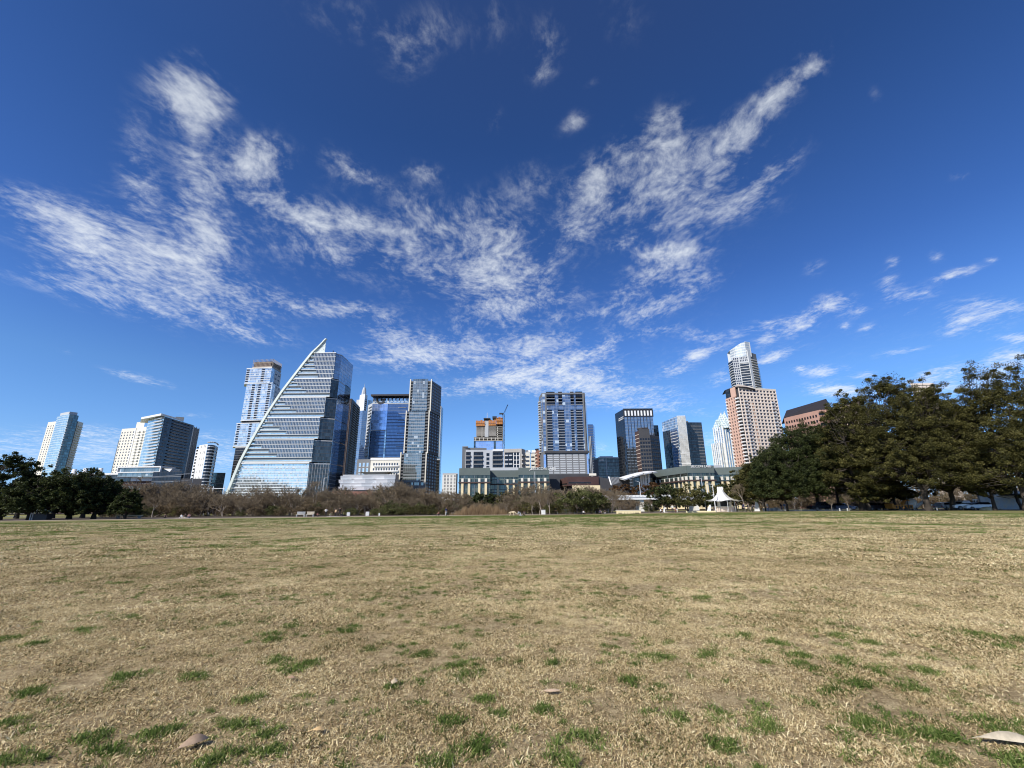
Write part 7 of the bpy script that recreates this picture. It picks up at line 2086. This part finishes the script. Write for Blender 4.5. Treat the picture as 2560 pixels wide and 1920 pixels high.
# ------------------------------------------------------------------ small things at the lawn edge
def build_small():
    wood = paint('pale_wood', (.58, .52, .42), .8, .12, 2)
    D = 97.5
    for (xa, xb, lab) in ((300, 465, 'pale slatted bench with a greyish back, left of its brighter twin'), (480, 632, 'slatted bench with bright upright slats, right of the greyish one')):
        a, c = Vector(gpt(zt(xa, 388), D)), Vector(gpt(zt(xb, 388), D)); w = (c - a).length
        t = thing('slatted_bench', lab, 'bench', a, math.atan2(c.y - a.y, c.x - a.x))
        link('seat', MB().box(.1, w - .1, -.45, -.02, .42, .47).mesh('seat', wood), t)
        mb = MB()
        for i in range(9):
            u = .12 + (w - .34) * i / 8; mb.box(u, u + .11, 0, .03, .3, 1.02)
        mb.box(.05, w - .05, .031, .06, .94, 1.0); link('backrest', mb.mesh('backrest', wood if xa > 400 else W_LGREY), t)
        for u in (.12, w - .2): link('leg', MB().box(u, u + .09, -.44, .02, 0, .419).mesh('leg', W_WHITE), t)
    for (p, D_, w, h, lab) in ((zt(1258, 372), 99, .62, .78, 'white bin at the lawn edge, first one right of the group by the benches'), (zt(1610, 362), 99, .68, .86, 'white bin at the lawn edge, alone below the white panelled hall'), (zt(1828, 360), 99, .28, .55, 'small white post box at the lawn edge, smallest of the white boxes'), (zv(800, 398), 100, .72, .98, 'white bin right of the tall white-barked bare tree')):
        t = thing('litter_bin', lab, 'bin', gpt(p, D_), .2)
        link('body', MB().box(-w / 2, w / 2, -w / 2, w / 2, .06, h).mesh('body', W_WHITE), t)
        link('lid', MB().box(-w / 2 - .02, w / 2 + .02, -w / 2 - .02, w / 2 + .02, h + .002, h + .07).mesh('lid', W_LGREY), t)
        link('base', MB().box(-w / 2 + .05, w / 2 - .05, -w / 2 + .05, w / 2 - .05, 0, .058).mesh('base', M_DMET), t)
    # beige stone block with dark slots
    a, c = Vector(gpt(ze(1265, 1275), 98)), Vector(gpt(ze(2000, 1275), 98)); w = (c - a).length
    t = thing('stone_block_wall', 'long low beige stone block with dark slots, left of the bridge pier', 'wall', a, math.atan2(c.y - a.y, c.x - a.x))
    link('block', MB().box(0, w, 0, .8, 0, .66).mesh('block', W_LIME), t)
    link('cap', MB().box(-.15, w * .985, -.06, .86, .662, .74).mesh('cap', W_CREAM), t)
    for u, sw in ((.13, .15), (.31, .03), (.43, .02), (.58, .025), (.68, .03), (.83, .18)):
        link('slot', MB().box(u * w - sw * w / 2, u * w + sw * w / 2, -.012, .05, .06, .2).mesh('slot', M_DMET), t)
    # low stone kerb wall further right, and the long wall by the grove
    a, c = Vector(gpt(zp(1640, 822), 96)), Vector(gpt(zp(2300, 812), 94)); w = (c - a).length
    t = thing('kerb_wall', 'low pale stone kerb wall in front of the thin-leaved oak and the tent', 'wall', a, math.atan2(c.y - a.y, c.x - a.x)); link('stone', MB().box(0, w, 0, .5, 0, .3).mesh('stone', W_LIME), t)
    a, c = Vector(gpt(zq(1320, 760), 96)), Vector(gpt(zq(1690, 760), 96)); w = (c - a).length
    t = thing('stone_wall', 'low weathered stone wall of upright blocks, right of the white sculpture', 'wall', a, 0)
    for i in range(7): link('stone', MB().box(w * i / 7 + .01, w * (i + 1) / 7 - .01, 0, .4, 0, .62 + .05 * (i % 3)).mesh('stone', W_CONC if i % 2 else W_SAND), t)
    a, c = Vector(gpt(zr(-420, 670), 93)), Vector(gpt(zr(1160, 662), 91)); w = (c - a).length
    t = thing('kerb_wall', 'long low grey kerb in front of the parked cars under the grove', 'wall', a, math.atan2(c.y - a.y, c.x - a.x)); link('stone', MB().box(0, w, 0, .3, 0, .28).mesh('stone', W_CONC), t)
    # chain fence behind the lawn
    a, c = Vector(gpt(zv(1060, 395), 104)), Vector(gpt(zv(2150, 390), 106)); w = (c - a).length
    t = thing('rail_fence', 'dark wire fence with pale posts between the bare trees and the beige stone block', 'fence', a, math.atan2(c.y - a.y, c.x - a.x))
    for i in range(8): link('post', MB().box(w * i / 7 - .05, w * i / 7 + .05, -.05, .05, 0, 1.15).mesh('post', M_WMET if i % 4 == 0 else M_GMET), t)
    for z in (.35, .7, 1.05): link('rail', MB().box(.06, w - .06, -.02, .02, z, z + .035).mesh('rail', M_GMET), t)
    # festival tent
    Yt = 97; c = Vector(gpt(zq(480, 790), Yt)); top = at(zq(400, 270), Yt).z - c.z; ev = at(zq(400, 545), Yt).z - c.z
    pxm = 97 / 1090 / 8.848 * 1.0
    Wt = 730 * pxm
    t = thing('event_tent', 'white peaked tent canopy on slim posts over a small kiosk', 'tent', c)
    mb = MB(); n = 24; m = 10; cx = -.55
    def surf(i, j):
        th = 6.2832 * i / n; u = j / m
        sc = 1 + .22 * math.cos(4 * th - .4)
        r = .32 + (Wt / 2 * sc - .32) * u
        z = ev + (top - ev) * (1 - u) ** 3.4 - .0 + (.28 * math.cos(4 * th - .4)) * u ** 2 * .7
        return (cx * (1 - u) + r * math.cos(th), r * math.sin(th) * .8, z)
    for i in range(n):
        for j in range(m):
            mb.quad(surf(i, j), surf(i, j + 1), surf(i + 1, j + 1), surf(i + 1, j))
    ten = NT('tent_fabric'); bs = ten.bsdf((.86, .86, .84), .6); tr_ = ten.n('ShaderNodeBsdfTranslucent'); tr_.inputs[0].default_value = (.8, .8, .78, 1); mx = ten.n('ShaderNodeMixShader'); mx.inputs[0].default_value = .25; ten.put(mx.inputs[1], bs.outputs[0]); ten.put(mx.inputs[2], tr_.outputs[0])
    link('canopy', mb.mesh('canopy', ten.done(mx.outputs[0]), True), t)
    for k in (-.42, 0.02, .42): link('crest', MB().lathe([(.26, top - .9), (.22, top + .12), (.1, top + .3), (0, top + .32)], 10, (cx + k, .0, 0)).mesh('crest', W_WHITE, True), t)
    for th in range(8):
        a_ = 6.2832 * th / 8 + .1; rr = Wt / 2 * (1 + .22 * math.cos(4 * a_ - .4)) * .97
        link('post', MB().beam((rr * math.cos(a_), rr * .8 * math.sin(a_), 0), (rr * math.cos(a_), rr * .8 * math.sin(a_), ev + .1), .045, 6).mesh('post', M_GMET), t)
    k = thing('kiosk', 'beige kiosk counter with a pale worktop under the white tent', 'kiosk', c + Vector((0, .3, 0)))
    link('counter', MB().box(-1.9, 1.9, -.4, 1.4, 0, .95).mesh('counter', W_SAND), k); link('worktop', MB().box(-2.2, 2.4, -.6, 1.5, .953, 1.12).mesh('worktop', W_CREAM), k)
    for u in (-.95, 1.5): link('pier', MB().box(u - .22, u + .22, .2, .7, 1.122, 2.0).mesh('pier', W_CREAM), k)
    link('back_panel', MB().box(-1.7, 1.7, 1.1, 1.2, 1.123, 2.4).mesh('back_panel', M_DMET), k)
    for i in range(5): link('rail_post', MB().beam((-1.8 + .9 * i, -1.1, 0), (-1.8 + .9 * i, -1.1, .75), .04).mesh('rail_post', M_WMET), k)
    link('rail', MB().box(-1.85, 1.85, -1.13, -1.07, .751, .80).mesh('rail', M_WMET), k)
    # white sculptures
    for (p, Ys, h, lab, ln) in ((zq(1172, 752), 95, 1.95, 'white angular sculpture standing right of the bare young cypress', .05), (zq(100, 800), 95, 1.5, 'white leaning sculpture at the left foot of the lamp post by the tent', .35), (zp(1170, 780), 101, 1.5, 'white upright sculpture behind the person sitting on the low wall', .0)):
        t = thing('sculpture', lab, 'sculpture', gpt(p, Ys))
        mb = MB()
        prof = [(0, .95, .55), (.35, .78, .5), (.45, .62, .42), (.62, .70, .40), (.80, .45, .34), (.92, .34, .28), (1.0, .22, .18)]
        rows = []
        for i, (zz, wx, wy) in enumerate(prof):
            o = ln * zz * h + .05 * math.sin(i * 2.1); rows.append([(o + sx * wx * h * .26, sy * wy * h * .26, zz * h) for sx, sy in ((-1, -1), (1, -1), (1, 1), (-1, 1))])
        for r0, r1 in zip(rows[:-1], rows[1:]):
            for q in range(4): mb.quad(r0[q], r0[(q + 1) % 4], r1[(q + 1) % 4], r1[q])
        mb.ngon(rows[-1]); link('body', mb.mesh('body', W_WHITE), t)
        link('plinth', MB().box(-.55, .55, -.4, .4, -.02, .06).mesh('plinth', W_CONC), t)
    # posts and lamp posts
    def pole(p0, p1, Y, r, lab, nm='lamp_post', arm=None, mat=M_WMET, twin=False, base=True):
        b = Vector(gpt(p0, Y)); tp = at(p1, Y)
        t = thing(nm, lab, 'lamp post' if nm == 'lamp_post' else 'pole', b)
        h = tp.z - b.z
        link('post', MB().beam((0, 0, 0), (0, 0, h), r, 8, r * .6).mesh('post', mat), t)
        link('base', MB().lathe([(r * 2.2, 0), (r * 2.0, .25), (r * 1.1, .4)], 10).mesh('base', W_CONC), t)
        if arm:
            for s in ((1, -1) if twin else (1,)):
                link('arm', MB().beam((0, 0, h - .05), (arm * s * .6, 0, h + abs(arm) * .2), r * .5, 6).beam((arm * s * .6, 0, h + abs(arm) * .2), (arm * s, 0, h + abs(arm) * .18), r * .5, 6).mesh('arm', mat), t)
                link('lamp_head', MB().box(arm * s - .35, arm * s + .35, -.14, .14, h + abs(arm) * .18 - .02, h + abs(arm) * .18 + .12).mesh('lamp_head', M_GMET), t)
        return t
    pole(zq(265, 800), zq(180, 195), 95, .09, 'tall white lamp post rising left of the white tent', arm=-.9)
    pole(zq(545, 800), zq(505, 520), 93, .05, 'short slim white pole in front of the white tent', 'pole')
    pole(z4(1006, 1300), z4(1001, 1010), 130, .09, 'slim pale flagpole in front of the pillared offices', 'pole')
    pole(z2(1062, 1560), z2(1076, 1248), 140, .10, 'pale lamp post right of the sail tower base', arm=.8)
    pole(z1(1975, 1330), z1(2038, 812), 150, .16, 'tall grey power pole in front of the dark end of the library', 'pole', mat=M_GMET)
    pole(z1(1370, 1330), z1(1408, 955), 150, .11, 'thin grey pole in front of the brick library', 'pole', mat=M_GMET)
    pole(z3(697, 1430), z3(697, 1305), 140, .09, 'short pale lamp post below the cream-finned tower', arm=.5)
    # wires from the power pole
    a = at(z1(2038, 862), 150); t = thing('power_lines', 'pale overhead wires running left from the tall grey power pole', 'wires', (a.x, a.y, 0))
    for (y0, y1) in ((862, 905), (935, 962), (985, 975), (870, 885)):
        q0, q1 = at(z1(2030, y0), 150), at(z1(1100, y1), 190); pr = q0
        mb = MB()
        for i in range(1, 9):
            k_ = i / 8; q = q0.lerp(q1, k_) - Vector((0, 0, .9 * math.sin(math.pi * k_))); mb.beam(pr - Vector((a.x, a.y, 0)), q - Vector((a.x, a.y, 0)), .05, 4, caps=False); pr = q
        link('wire', mb.mesh('wire', M_GMET), t)
    # gantry frame by the curved spine
    t0 = Vector(gpt((541, 1290), 140)); t = thing('steel_gantry', 'pale steel frame of upright posts and crossbars left of the curved white spine', 'frame', t0)
    for px in (521, 534, 561): 
        q = at((px, 1216), 140); link('post', MB().box(q.x - t0.x - .09, q.x - t0.x + .09, -.09, .09, 0, q.z).mesh('post', M_WMET), t)
    qa, qb = at((508, 1222), 140), at((563, 1222), 140)
    for z in (qa.z, qa.z - 2.2): link('crossbar', MB().box(qa.x - t0.x, qb.x - t0.x, -.06, .06, z, z + .16).mesh('crossbar', M_WMET), t)
    # bridge
    Yb = 200; q0, q1 = at((1490, 1243), Yb), at((1800, 1239), Yb)
    t = thing('road_bridge', 'white concrete road bridge crossing behind the trees on a pale pier', 'bridge', ((q0.x + q1.x) / 2, Yb, 0))
    L = (q1.x - q0.x) / 2 + 14; zdk = at((1600, 1237.5), Yb).z; zb_ = at((1600, 1249), Yb).z
    link('deck', MB().box(-L, L, 0, 12, zb_, zdk - .9).mesh('deck', W_WHITE), t)
    link('parapet', MB().box(-L, L, -.25, .1, zdk - 1.0, zdk).mesh('parapet', W_WHITE), t)
    mb = MB()
    for u in frange(-L + 1, L, 1.6): mb.box(u, u + .25, -.28, -.252, zdk - .8, zdk - .15)
    link('rail_panel', mb.mesh('rail_panel', W_LGREY), t)
    for px in (1607, 1745, 1500):
        u = at((px, 1260), Yb).x - (q0.x + q1.x) / 2
        link('pier', MB().prism([(u - .8, 1), (u + .8, 1), (u + .7, 9), (u - .7, 9)], -5, zb_ - .01).mesh('pier', W_CREAM), t)
    def blamp(p1, lab, arm):
        tp = at(p1, Yb + 1); c = thing('lamp_post', lab, 'lamp post', (tp.x, Yb + 1.2, zdk - .89))
        h = tp.z - zdk + .89
        link('post', MB().beam((0, 0, 0), (0, 0, h), .14, 8, .09).mesh('post', M_WMET), c); link('arm', MB().beam((0, 0, h), (arm, 0, h + .5), .07, 6).mesh('arm', M_WMET), c); link('lamp_head', MB().box(arm - .4, arm + .4, -.15, .15, h + .45, h + .6).mesh('lamp_head', M_GMET), c)
    blamp(z5(548, 1130), 'white lamp post on the bridge, in front of the winged white roof', -1.6)
    blamp(z5(1262, 1090), 'grey bridge lamp post with a curved arm, in front of the cream pillars', -2.2)
    blamp(z5(1325, 1170), 'short white lamp post on the bridge, nearest the white tent', 1.0)
    # bollards
    for p, Yd, lab in ((zr(765, 675), 87, 'short white bollard in front of the small blue car, left one'), (zr(912, 675), 87, 'short white bollard in front of the small blue car, right one'), (zs(560, 660), 82, 'short white bollard by the pale trunk beside the white drum')):
        t = thing('bollard', lab, 'bollard', gpt(p, Yd)); link('post', MB().lathe([(.09, 0), (.09, .42), (.06, .5), (0, .51)], 10).mesh('post', W_WHITE, True), t); link('band', MB().lathe([(.093, .3), (.093, .38)], 10).mesh('band', M_GMET), t)
def car(label, loc, face, col, kind='hatch', L=4.4):
    t = thing('parked_car' if kind != 'pickup' else 'pickup_truck', label, 'car' if kind != 'pickup' else 'pickup', loc, face)
    W = .88; bodym = paint('car_' + col[0], col[1], .25, .03, 1, .3, .6); k = L / 4.4
    prof = {'hatch': [(-2.15, .35), (-2.2, .75), (-2.05, .95), (-1.55, 1.0), (1.0, .98), (1.95, .86), (2.2, .7), (2.2, .35)], 'pickup': [(-2.6, .45), (-2.65, 1.05), (-.75, 1.07), (-.7, 1.1), (1.0, 1.1), (2.2, 1.02), (2.5, .9), (2.5, .45)]}[kind if kind == 'pickup' else 'hatch']
    cab = {'hatch': [(-2.0, .96), (-1.6, 1.42), (.1, 1.46), (1.05, .98)], 'pickup': [(-.72, 1.1), (-.55, 1.72), (.55, 1.74), (1.2, 1.1)]}[kind if kind == 'pickup' else 'hatch']
    def extr(name, pr, w0, w1, zmid, mat, parent):
        mb = MB(); n = len(pr)
        wy = lambda z: w0 + (w1 - w0) * max(0, min(1, (z - pr[0][1]) / max(.01, zmid)))
        Lp = [(x * k, -wy(z), z) for x, z in pr]; Rp = [(x * k, wy(z), z) for x, z in pr]
        for i in range(n):
            j = (i + 1) % n; mb.quad(Lp[i], Rp[i], Rp[j], Lp[j])
        mb.ngon(list(Lp)); mb.ngon(list(reversed(Rp)))
        return link(name, mb.mesh(name, mat), parent)
    extr('body', prof, W, W * .94, .6, bodym, t)
    extr('cabin', cab, W * .9, W * .72, .5, bodym, t)
    cx = [(x * .93 + .02, z - .02 if z > 1.3 else z + .06) for x, z in cab]
    for s in (-1, 1):
        mb = MB(); wy = lambda z: W * .9 + (W * .72 - W * .9) * (z - cab[0][1]) / .5 + .012
        pts = [(x * k, s * wy(z), z) for x, z in cx]; mb.ngon(pts if s < 0 else list(reversed(pts))); link('window', mb.mesh('window', G_BLACK), t)
    (x0, z0), (x1, z1_) = cab[3], cab[2]
    mb = MB(); o = .012
    mb.quad((x0 * k + o, -W * .82, z0 + .05 + o), (x0 * k + o, W * .82, z0 + .05 + o), (x1 * k + o, W * .64, z1_ - .05), (x1 * k + o, -W * .64, z1_ - .05)); link('windscreen', mb.mesh('windscreen', G_BLACK), t)
    xs = (-1.35 * k, 1.35 * k) if kind != 'pickup' else (-1.65 * k, 1.6 * k); r = .33 if kind != 'pickup' else .40
    for x in xs:
        for s in (-1, 1):
            def wheel(rr, w, y):
                mb = MB(); n = 16
                for i in range(n):
                    a0, a1 = 6.2832 * i / n, 6.2832 * (i + 1) / n
                    p = [(x + rr * math.cos(a), yy, r + rr * math.sin(a)) for yy in (y - w, y + w) for a in (a0, a1)]
                    mb.quad(p[0], p[1], p[3], p[2]); mb.ngon([p[0], (x, y - w, r), p[1]]); mb.ngon([p[2], p[3], (x, y + w, r)])
                return mb
            wo = link('wheel', wheel(r, .11, s * (W - .08)).mesh('wheel', M_DMET), t); link('rim', wheel(r * .6, .115, s * (W - .08)).mesh('rim', M_GMET), wo)
    for s in (-1, 1):
        xe = prof[-2][0] * k; link('headlight', MB().box(xe - .12, xe + .015, s * W * .62 - .16, s * W * .62 + .16, prof[-2][1] - .14, prof[-2][1] - .02).mesh('headlight', W_WHITE), t)
        xr = prof[1][0] * k; link('tail_light', MB().box(xr - .015, xr + .1, s * W * .72 - .1, s * W * .72 + .1, prof[1][1] - .12, prof[1][1] + .02).mesh('tail_light', flat('red_plastic', (.4, .02, .02), .3)), t)
    return t
def build_vehicles():
    car('dark navy pickup parked under the broad dark oak', gpt(zr(430, 672), 93), .05, ('navy_paint', (.012, .018, .035)), 'pickup')
    car('small dark blue car parked between the two pale saplings', gpt(zr(845, 668), 92), -.9, ('dark_blue_paint', (.02, .035, .075)))
    car('dark blue car behind the thick black trunk, left of the teal one', gpt(zr(1430, 664), 90), .1, ('blue_black_paint', (.015, .022, .04)))
    car('dark teal car parked just left of the orange trailer', gpt(zr(1620, 662), 90), -.25, ('teal_paint', (.02, .07, .085)))
    car('white pickup with dark windows, parked behind the many-stemmed oak', gpt(zs(1100, 650), 84), 3.1, ('white_paint', (.70, .71, .72)), 'pickup')
    car('white car parked right of the white pickup under the striped sign', gpt(zs(1345, 648), 83), 2.9, ('pale_paint', (.62, .64, .66)))
    car('pale grey car half hidden left of the crooked black trunk', gpt(zs(740, 650), 86), .3, ('silver_paint', (.36, .38, .40)))
    # orange mixer trailer with a white drum and chute
    Y = 88; c = Vector(gpt(zr(1920, 662), Y)); m = Y / 1090 / 7.628
    t = thing('mixer_trailer', 'orange trailer with a bulbous white drum and a slanting white chute', 'machine', c)
    org = paint('orange_paint', (.55, .25, .05), .5, .2, 2); wht = paint('drum_white', (.74, .73, .70), .45, .08, 1)
    w = 340 * m
    link('bed', MB().box(-w / 2, w / 2, -.9, .9, .35, 1.05).mesh('bed', org), t)
    link('tailgate', MB().prism([(-w / 2 - .35, -.9), (-w / 2 - .01, -.9), (-w / 2 - .01, .9), (-w / 2 - .35, .9)], .45, 1.3).mesh('tailgate', org), t)
    mb = MB()
    for i in range(6): mb.box(-w / 2 + .25 + i * w / 6.4, -w / 2 + .55 + i * w / 6.4, -.93, -.902, .5, .9)
    link('side_slot', mb.mesh('side_slot', M_DMET), t)
    mb = MB(); n = 14
    for i in range(n):
        a0, a1 = math.pi * i / n * .95, math.pi * (i + 1) / n * .95
        f = lambda a, r: (w * .42 - r * math.cos(a), -.3, 1.05 + r * math.sin(a))
        mb.quad(f(a0, .75), f(a0, .95), f(a1, .95), f(a1, .75)); g_ = lambda a, r: (w * .42 - r * math.cos(a), .3, 1.05 + r * math.sin(a)); mb.quad(f(a0, .95), g_(a0, .95), g_(a1, .95), f(a1, .95)); mb.quad(g_(a0, .75), f(a0, .75), f(a1, .75), g_(a1, .75)); mb.quad(g_(a0, .95), g_(a0, .75), g_(a1, .75), g_(a1, .95))
    link('wheel_arch', mb.mesh('wheel_arch', org), t)
    for x in (-w * .2, w * .1): link('wheel', MB().beam((x, -.98, .33), (x, -.72, .33), .33, 14).mesh('wheel', M_DMET), t)
    dx = at(zs(70, 540), Y).x - c.x; dz = at(zs(70, 530), Y).z - c.z
    bm = bmesh.new(); bmesh.ops.create_uvsphere(bm, u_segments=20, v_segments=12, radius=1.0)
    for v in bm.verts: v.co = Vector((dx + v.co.x * .95, v.co.y * .85, dz + v.co.z * .98 + v.co.x * .25))
    dm = bpy.data.meshes.new('drum'); bm.to_mesh(dm); bm.free(); dm.materials.append(wht); dm.polygons.foreach_set('use_smooth', [True] * len(dm.polygons)); link('drum', dm, t)
    p0, p1 = at(zs(100, 620), Y) - c, at(zs(320, 470), Y) - c
    mb = MB(); mb.beam(p0, p1, .28, 4); link('chute', mb.mesh('chute', wht), t)
    p2, p3 = at(zs(320, 470), Y) - c, at(zs(245, 400), Y) - c
    link('spout', MB().beam(p2, p3, .2, 6).mesh('spout', wht), t)
    link('frame_leg', MB().beam((dx - .5, -.4, 0), (dx - .3, -.3, dz - .6), .1).beam((dx + .6, -.4, 0), (dx + .4, -.3, dz - .6), .1).mesh('frame_leg', M_DMET), t)
    # dark slanted prop / lamp pole beside it
    p0, p1 = Vector(gpt(zr(2090, 662), 87)), at(zr(1995, 345), 87)
    t = thing('pole', 'dark pole standing in front of the orange trailer', 'pole', p0); link('post', MB().beam((0, 0, 0), (0, 0, p1.z - p0.z), .09, 8).mesh('post', M_DMET), t); link('cap', MB().box(-.2, .2, -.2, .2, p1.z - p0.z + .002, p1.z - p0.z + .1).mesh('cap', M_DMET), t)
    # white awning behind the trees
    Ya = 104; q = [at(zr(1905, 200), Ya), at(zr(2010, 290), Ya), at(zr(2180, 325), Ya), at(zr(2030, 195), Ya)]
    b0 = Vector(gpt(zr(2030, 662), Ya)); t = thing('awning_tent', 'white sloping awning glimpsed between the oak trunks', 'tent', b0)
    qq = [p - b0 for p in q]; bk_ = [p + Vector((0, 2.5, -.3)) for p in qq]
    mb = MB(); mb.ngon(qq); mb.ngon(list(reversed(bk_)))
    for i in range(4): mb.quad(qq[(i + 1) % 4], qq[i], bk_[i], bk_[(i + 1) % 4])
    link('canopy', mb.mesh('canopy', W_WHITE), t)
    for p in (qq[0], qq[2]): link('post', MB().beam((p.x, .5, 0), (p.x, .5, p.z - .05), .06, 6).mesh('post', M_WMET), t)
    # painted wall at the far right
    Yw = 93; a, c2 = at(zs(1330, 300), Yw), at(zs(2600, 290), Yw); ht = a.z - gz(a.x, a.y)
    mw = NT('painted_wall'); g = mw.n('ShaderNodeNewGeometry')
    nn = mw.noise(g.outputs['Position'], .45, 4, .6); col = mw.ramp(nn, [(.30, (.22, .20, .15)), (.42, (.50, .48, .40)), (.52, (.36, .42, .46)), (.62, (.55, .55, .50)), (.75, (.24, .22, .18))])
    MW = mw.done(mw.bsdf(col, .8).outputs[0])
    t = thing('mural_wall', 'pale blotchy wall painted in cream and light blue at the far right', 'wall', (a.x, Yw, gz(a.x, Yw)))
    link('wall', MB().box(0, c2.x - a.x, 0, .4, 0, ht).mesh('wall', MW), t); link('coping', MB().box(-.1, c2.x - a.x, -.1, .5, ht + .003, ht + .2).mesh('coping', W_CONC), t)
    zl = at(zs(1900, 370), Yw - 3).z - gz(a.x, Yw)
    link('roof', MB().box(4.5, c2.x - a.x, -3.5, 3, zl, zl + .35).mesh('roof', M_ROOFD), t)
    for u in (7, 13): link('post', MB().box(u - .1, u + .1, -3.2, -3.0, 0, zl - .003).mesh('post', M_DMET), t)
    # striped sign
    s0 = Vector(gpt(zs(1335, 650), 85)); z0_ = at(zs(1320, 530), 85).z - s0.z; z1_ = at(zs(1320, 440), 85).z - s0.z
    t = thing('striped_sign', 'white board with dark chevrons on a thin post above the white car', 'sign', s0)
    link('post', MB().beam((0, .06, 0), (0, .06, z1_), .035, 6).mesh('post', M_GMET), t); link('panel', MB().box(-.5, .5, -.02, .02, z0_, z1_).mesh('panel', W_WHITE), t)
    mb = MB()
    for i, (xa, xb) in enumerate(((-.42, -.1), (.1, .42))): mb.prism([(xa, -.035), (xb, -.035), (xb, -.022), (xa, -.022)], z0_ + .1, z1_ - .1, 0, [z1_ - .35, z1_ - .12, z1_ - .12, z1_ - .35])
    link('chevron', mb.mesh('chevron', M_DMET), t)
    # boulder and the dark box under the left oaks
    def boulder(label, loc, r, mat):
        bm = bmesh.new(); bmesh.ops.create_icosphere(bm, subdivisions=3, radius=r)
        g2 = random.Random(4)
        for v in bm.verts: v.co = Vector((v.co.x * 1.35, v.co.y, max(-.1, v.co.z * .72))) * (1 + .10 * math.sin(v.co.x * 7 / r) * math.cos(v.co.y * 5 / r) + g2.uniform(-.03, .03))
        me = bpy.data.meshes.new('boulder'); bm.to_mesh(me); bm.free(); me.materials.append(mat)
        tag(link('boulder', me, None, loc), label, 'boulder')
    boulder('pale rounded boulder at the foot of the painted wall', gpt(zs(1500, 640), 81), .85, W_LIME)
    t = thing('utility_box', 'dark low utility box under the leftmost oaks', 'box', gpt(z1(445, 1360), 80)); link('body', MB().box(-1.2, 1.2, -.5, .5, 0, 1.0).mesh('body', M_DMET), t); link('lid', MB().box(-1.25, 1.25, -.55, .55, 1.003, 1.1).mesh('lid', W_DARK), t)
    for u in (-1.9, -1.55): link('side_post', MB().box(u - .06, u + .06, -.3, -.2, 0, 1.25).mesh('side_post', M_WMET), t)
    a, c2 = Vector(gpt(z1(1215, 1345), 90)), Vector(gpt(z1(1490, 1345), 90))
    t = thing('stone_bench', 'pale stone bench slab under the low leaning oak', 'bench', a); wd = c2.x - a.x; link('seat', MB().box(0, wd, 0, .6, .42, .6).mesh('seat', W_LIME), t)
    for u in (.3, wd - .6): link('leg', MB().box(u, u + .3, .05, .55, 0, .418).mesh('leg', W_CONC), t)
def build_leaves():
    def leaf(label, px, py, L, W, ang, col, curl, lift=.02):
        c = ground(px, py); mb = MB(); n = 8
        for i in range(n):
            t0, t1 = i / n, (i + 1) / n
            wd = lambda t: W * .5 * (math.sin(math.pi * min(1, max(0, t * .98 + .01))) ** .6)
            zz = lambda t: lift + curl * math.sin(math.pi * t) 
            for s in (-1, 1):
                e = lambda t: (t * L - L / 2, s * wd(t), zz(t) - abs(curl) * .8 * (1 if wd(t) > 0 else 0) * (wd(t) / (W * .5 + 1e-9)) ** 2)
                m_ = lambda t: (t * L - L / 2, 0, zz(t))
                mb.quad(*( [m_(t0), m_(t1), e(t1), e(t0)] if s < 0 else [m_(t0), e(t0), e(t1), m_(t1)]))
        t = thing('fallen_leaf', label, 'leaf', (c.x, c.y, .012), ang)
        link('blade', mb.mesh('blade', paint('leaf_' + col[0], col[1], .7, .2, 30), True), t)
        link('stalk', MB().beam((-L / 2 - .03, 0, lift * .5), (-L / 2, 0, lift), .0022, 5).mesh('stalk', paint('leaf_' + col[0], col[1])), t)
    leaf('big curled tan leaf lying on the grass, lower left', 482, 1872, .16, .085, .9, ('tan', (.34, .24, .16)), .045)
    leaf('small orange-tan leaf on the grass, right of the big curled one', 795, 1837, .07, .05, .2, ('orange_tan', (.62, .42, .20)), .015)
    leaf('small brown leaf near the green tufts, behind the orange-tan one', 727, 1704, .075, .04, -.4, ('brown', (.42, .28, .18)), .015)
    leaf('pale upright triangular leaf scrap, left of centre', 985, 1716, .07, .055, 1.4, ('pale', (.46, .37, .25)), .03)
    leaf('flat pale brown leaf right of the middle of the picture', 1380, 1738, .13, .06, .1, ('pale_brown', (.58, .42, .28)), .012)
    leaf('long bleached leaf at the lower right picture edge', 2530, 1868, .30, .07, -.35, ('bleached', (.52, .45, .33)), .05)
build_people(); build_animals(); build_small(); build_vehicles(); build_leaves()
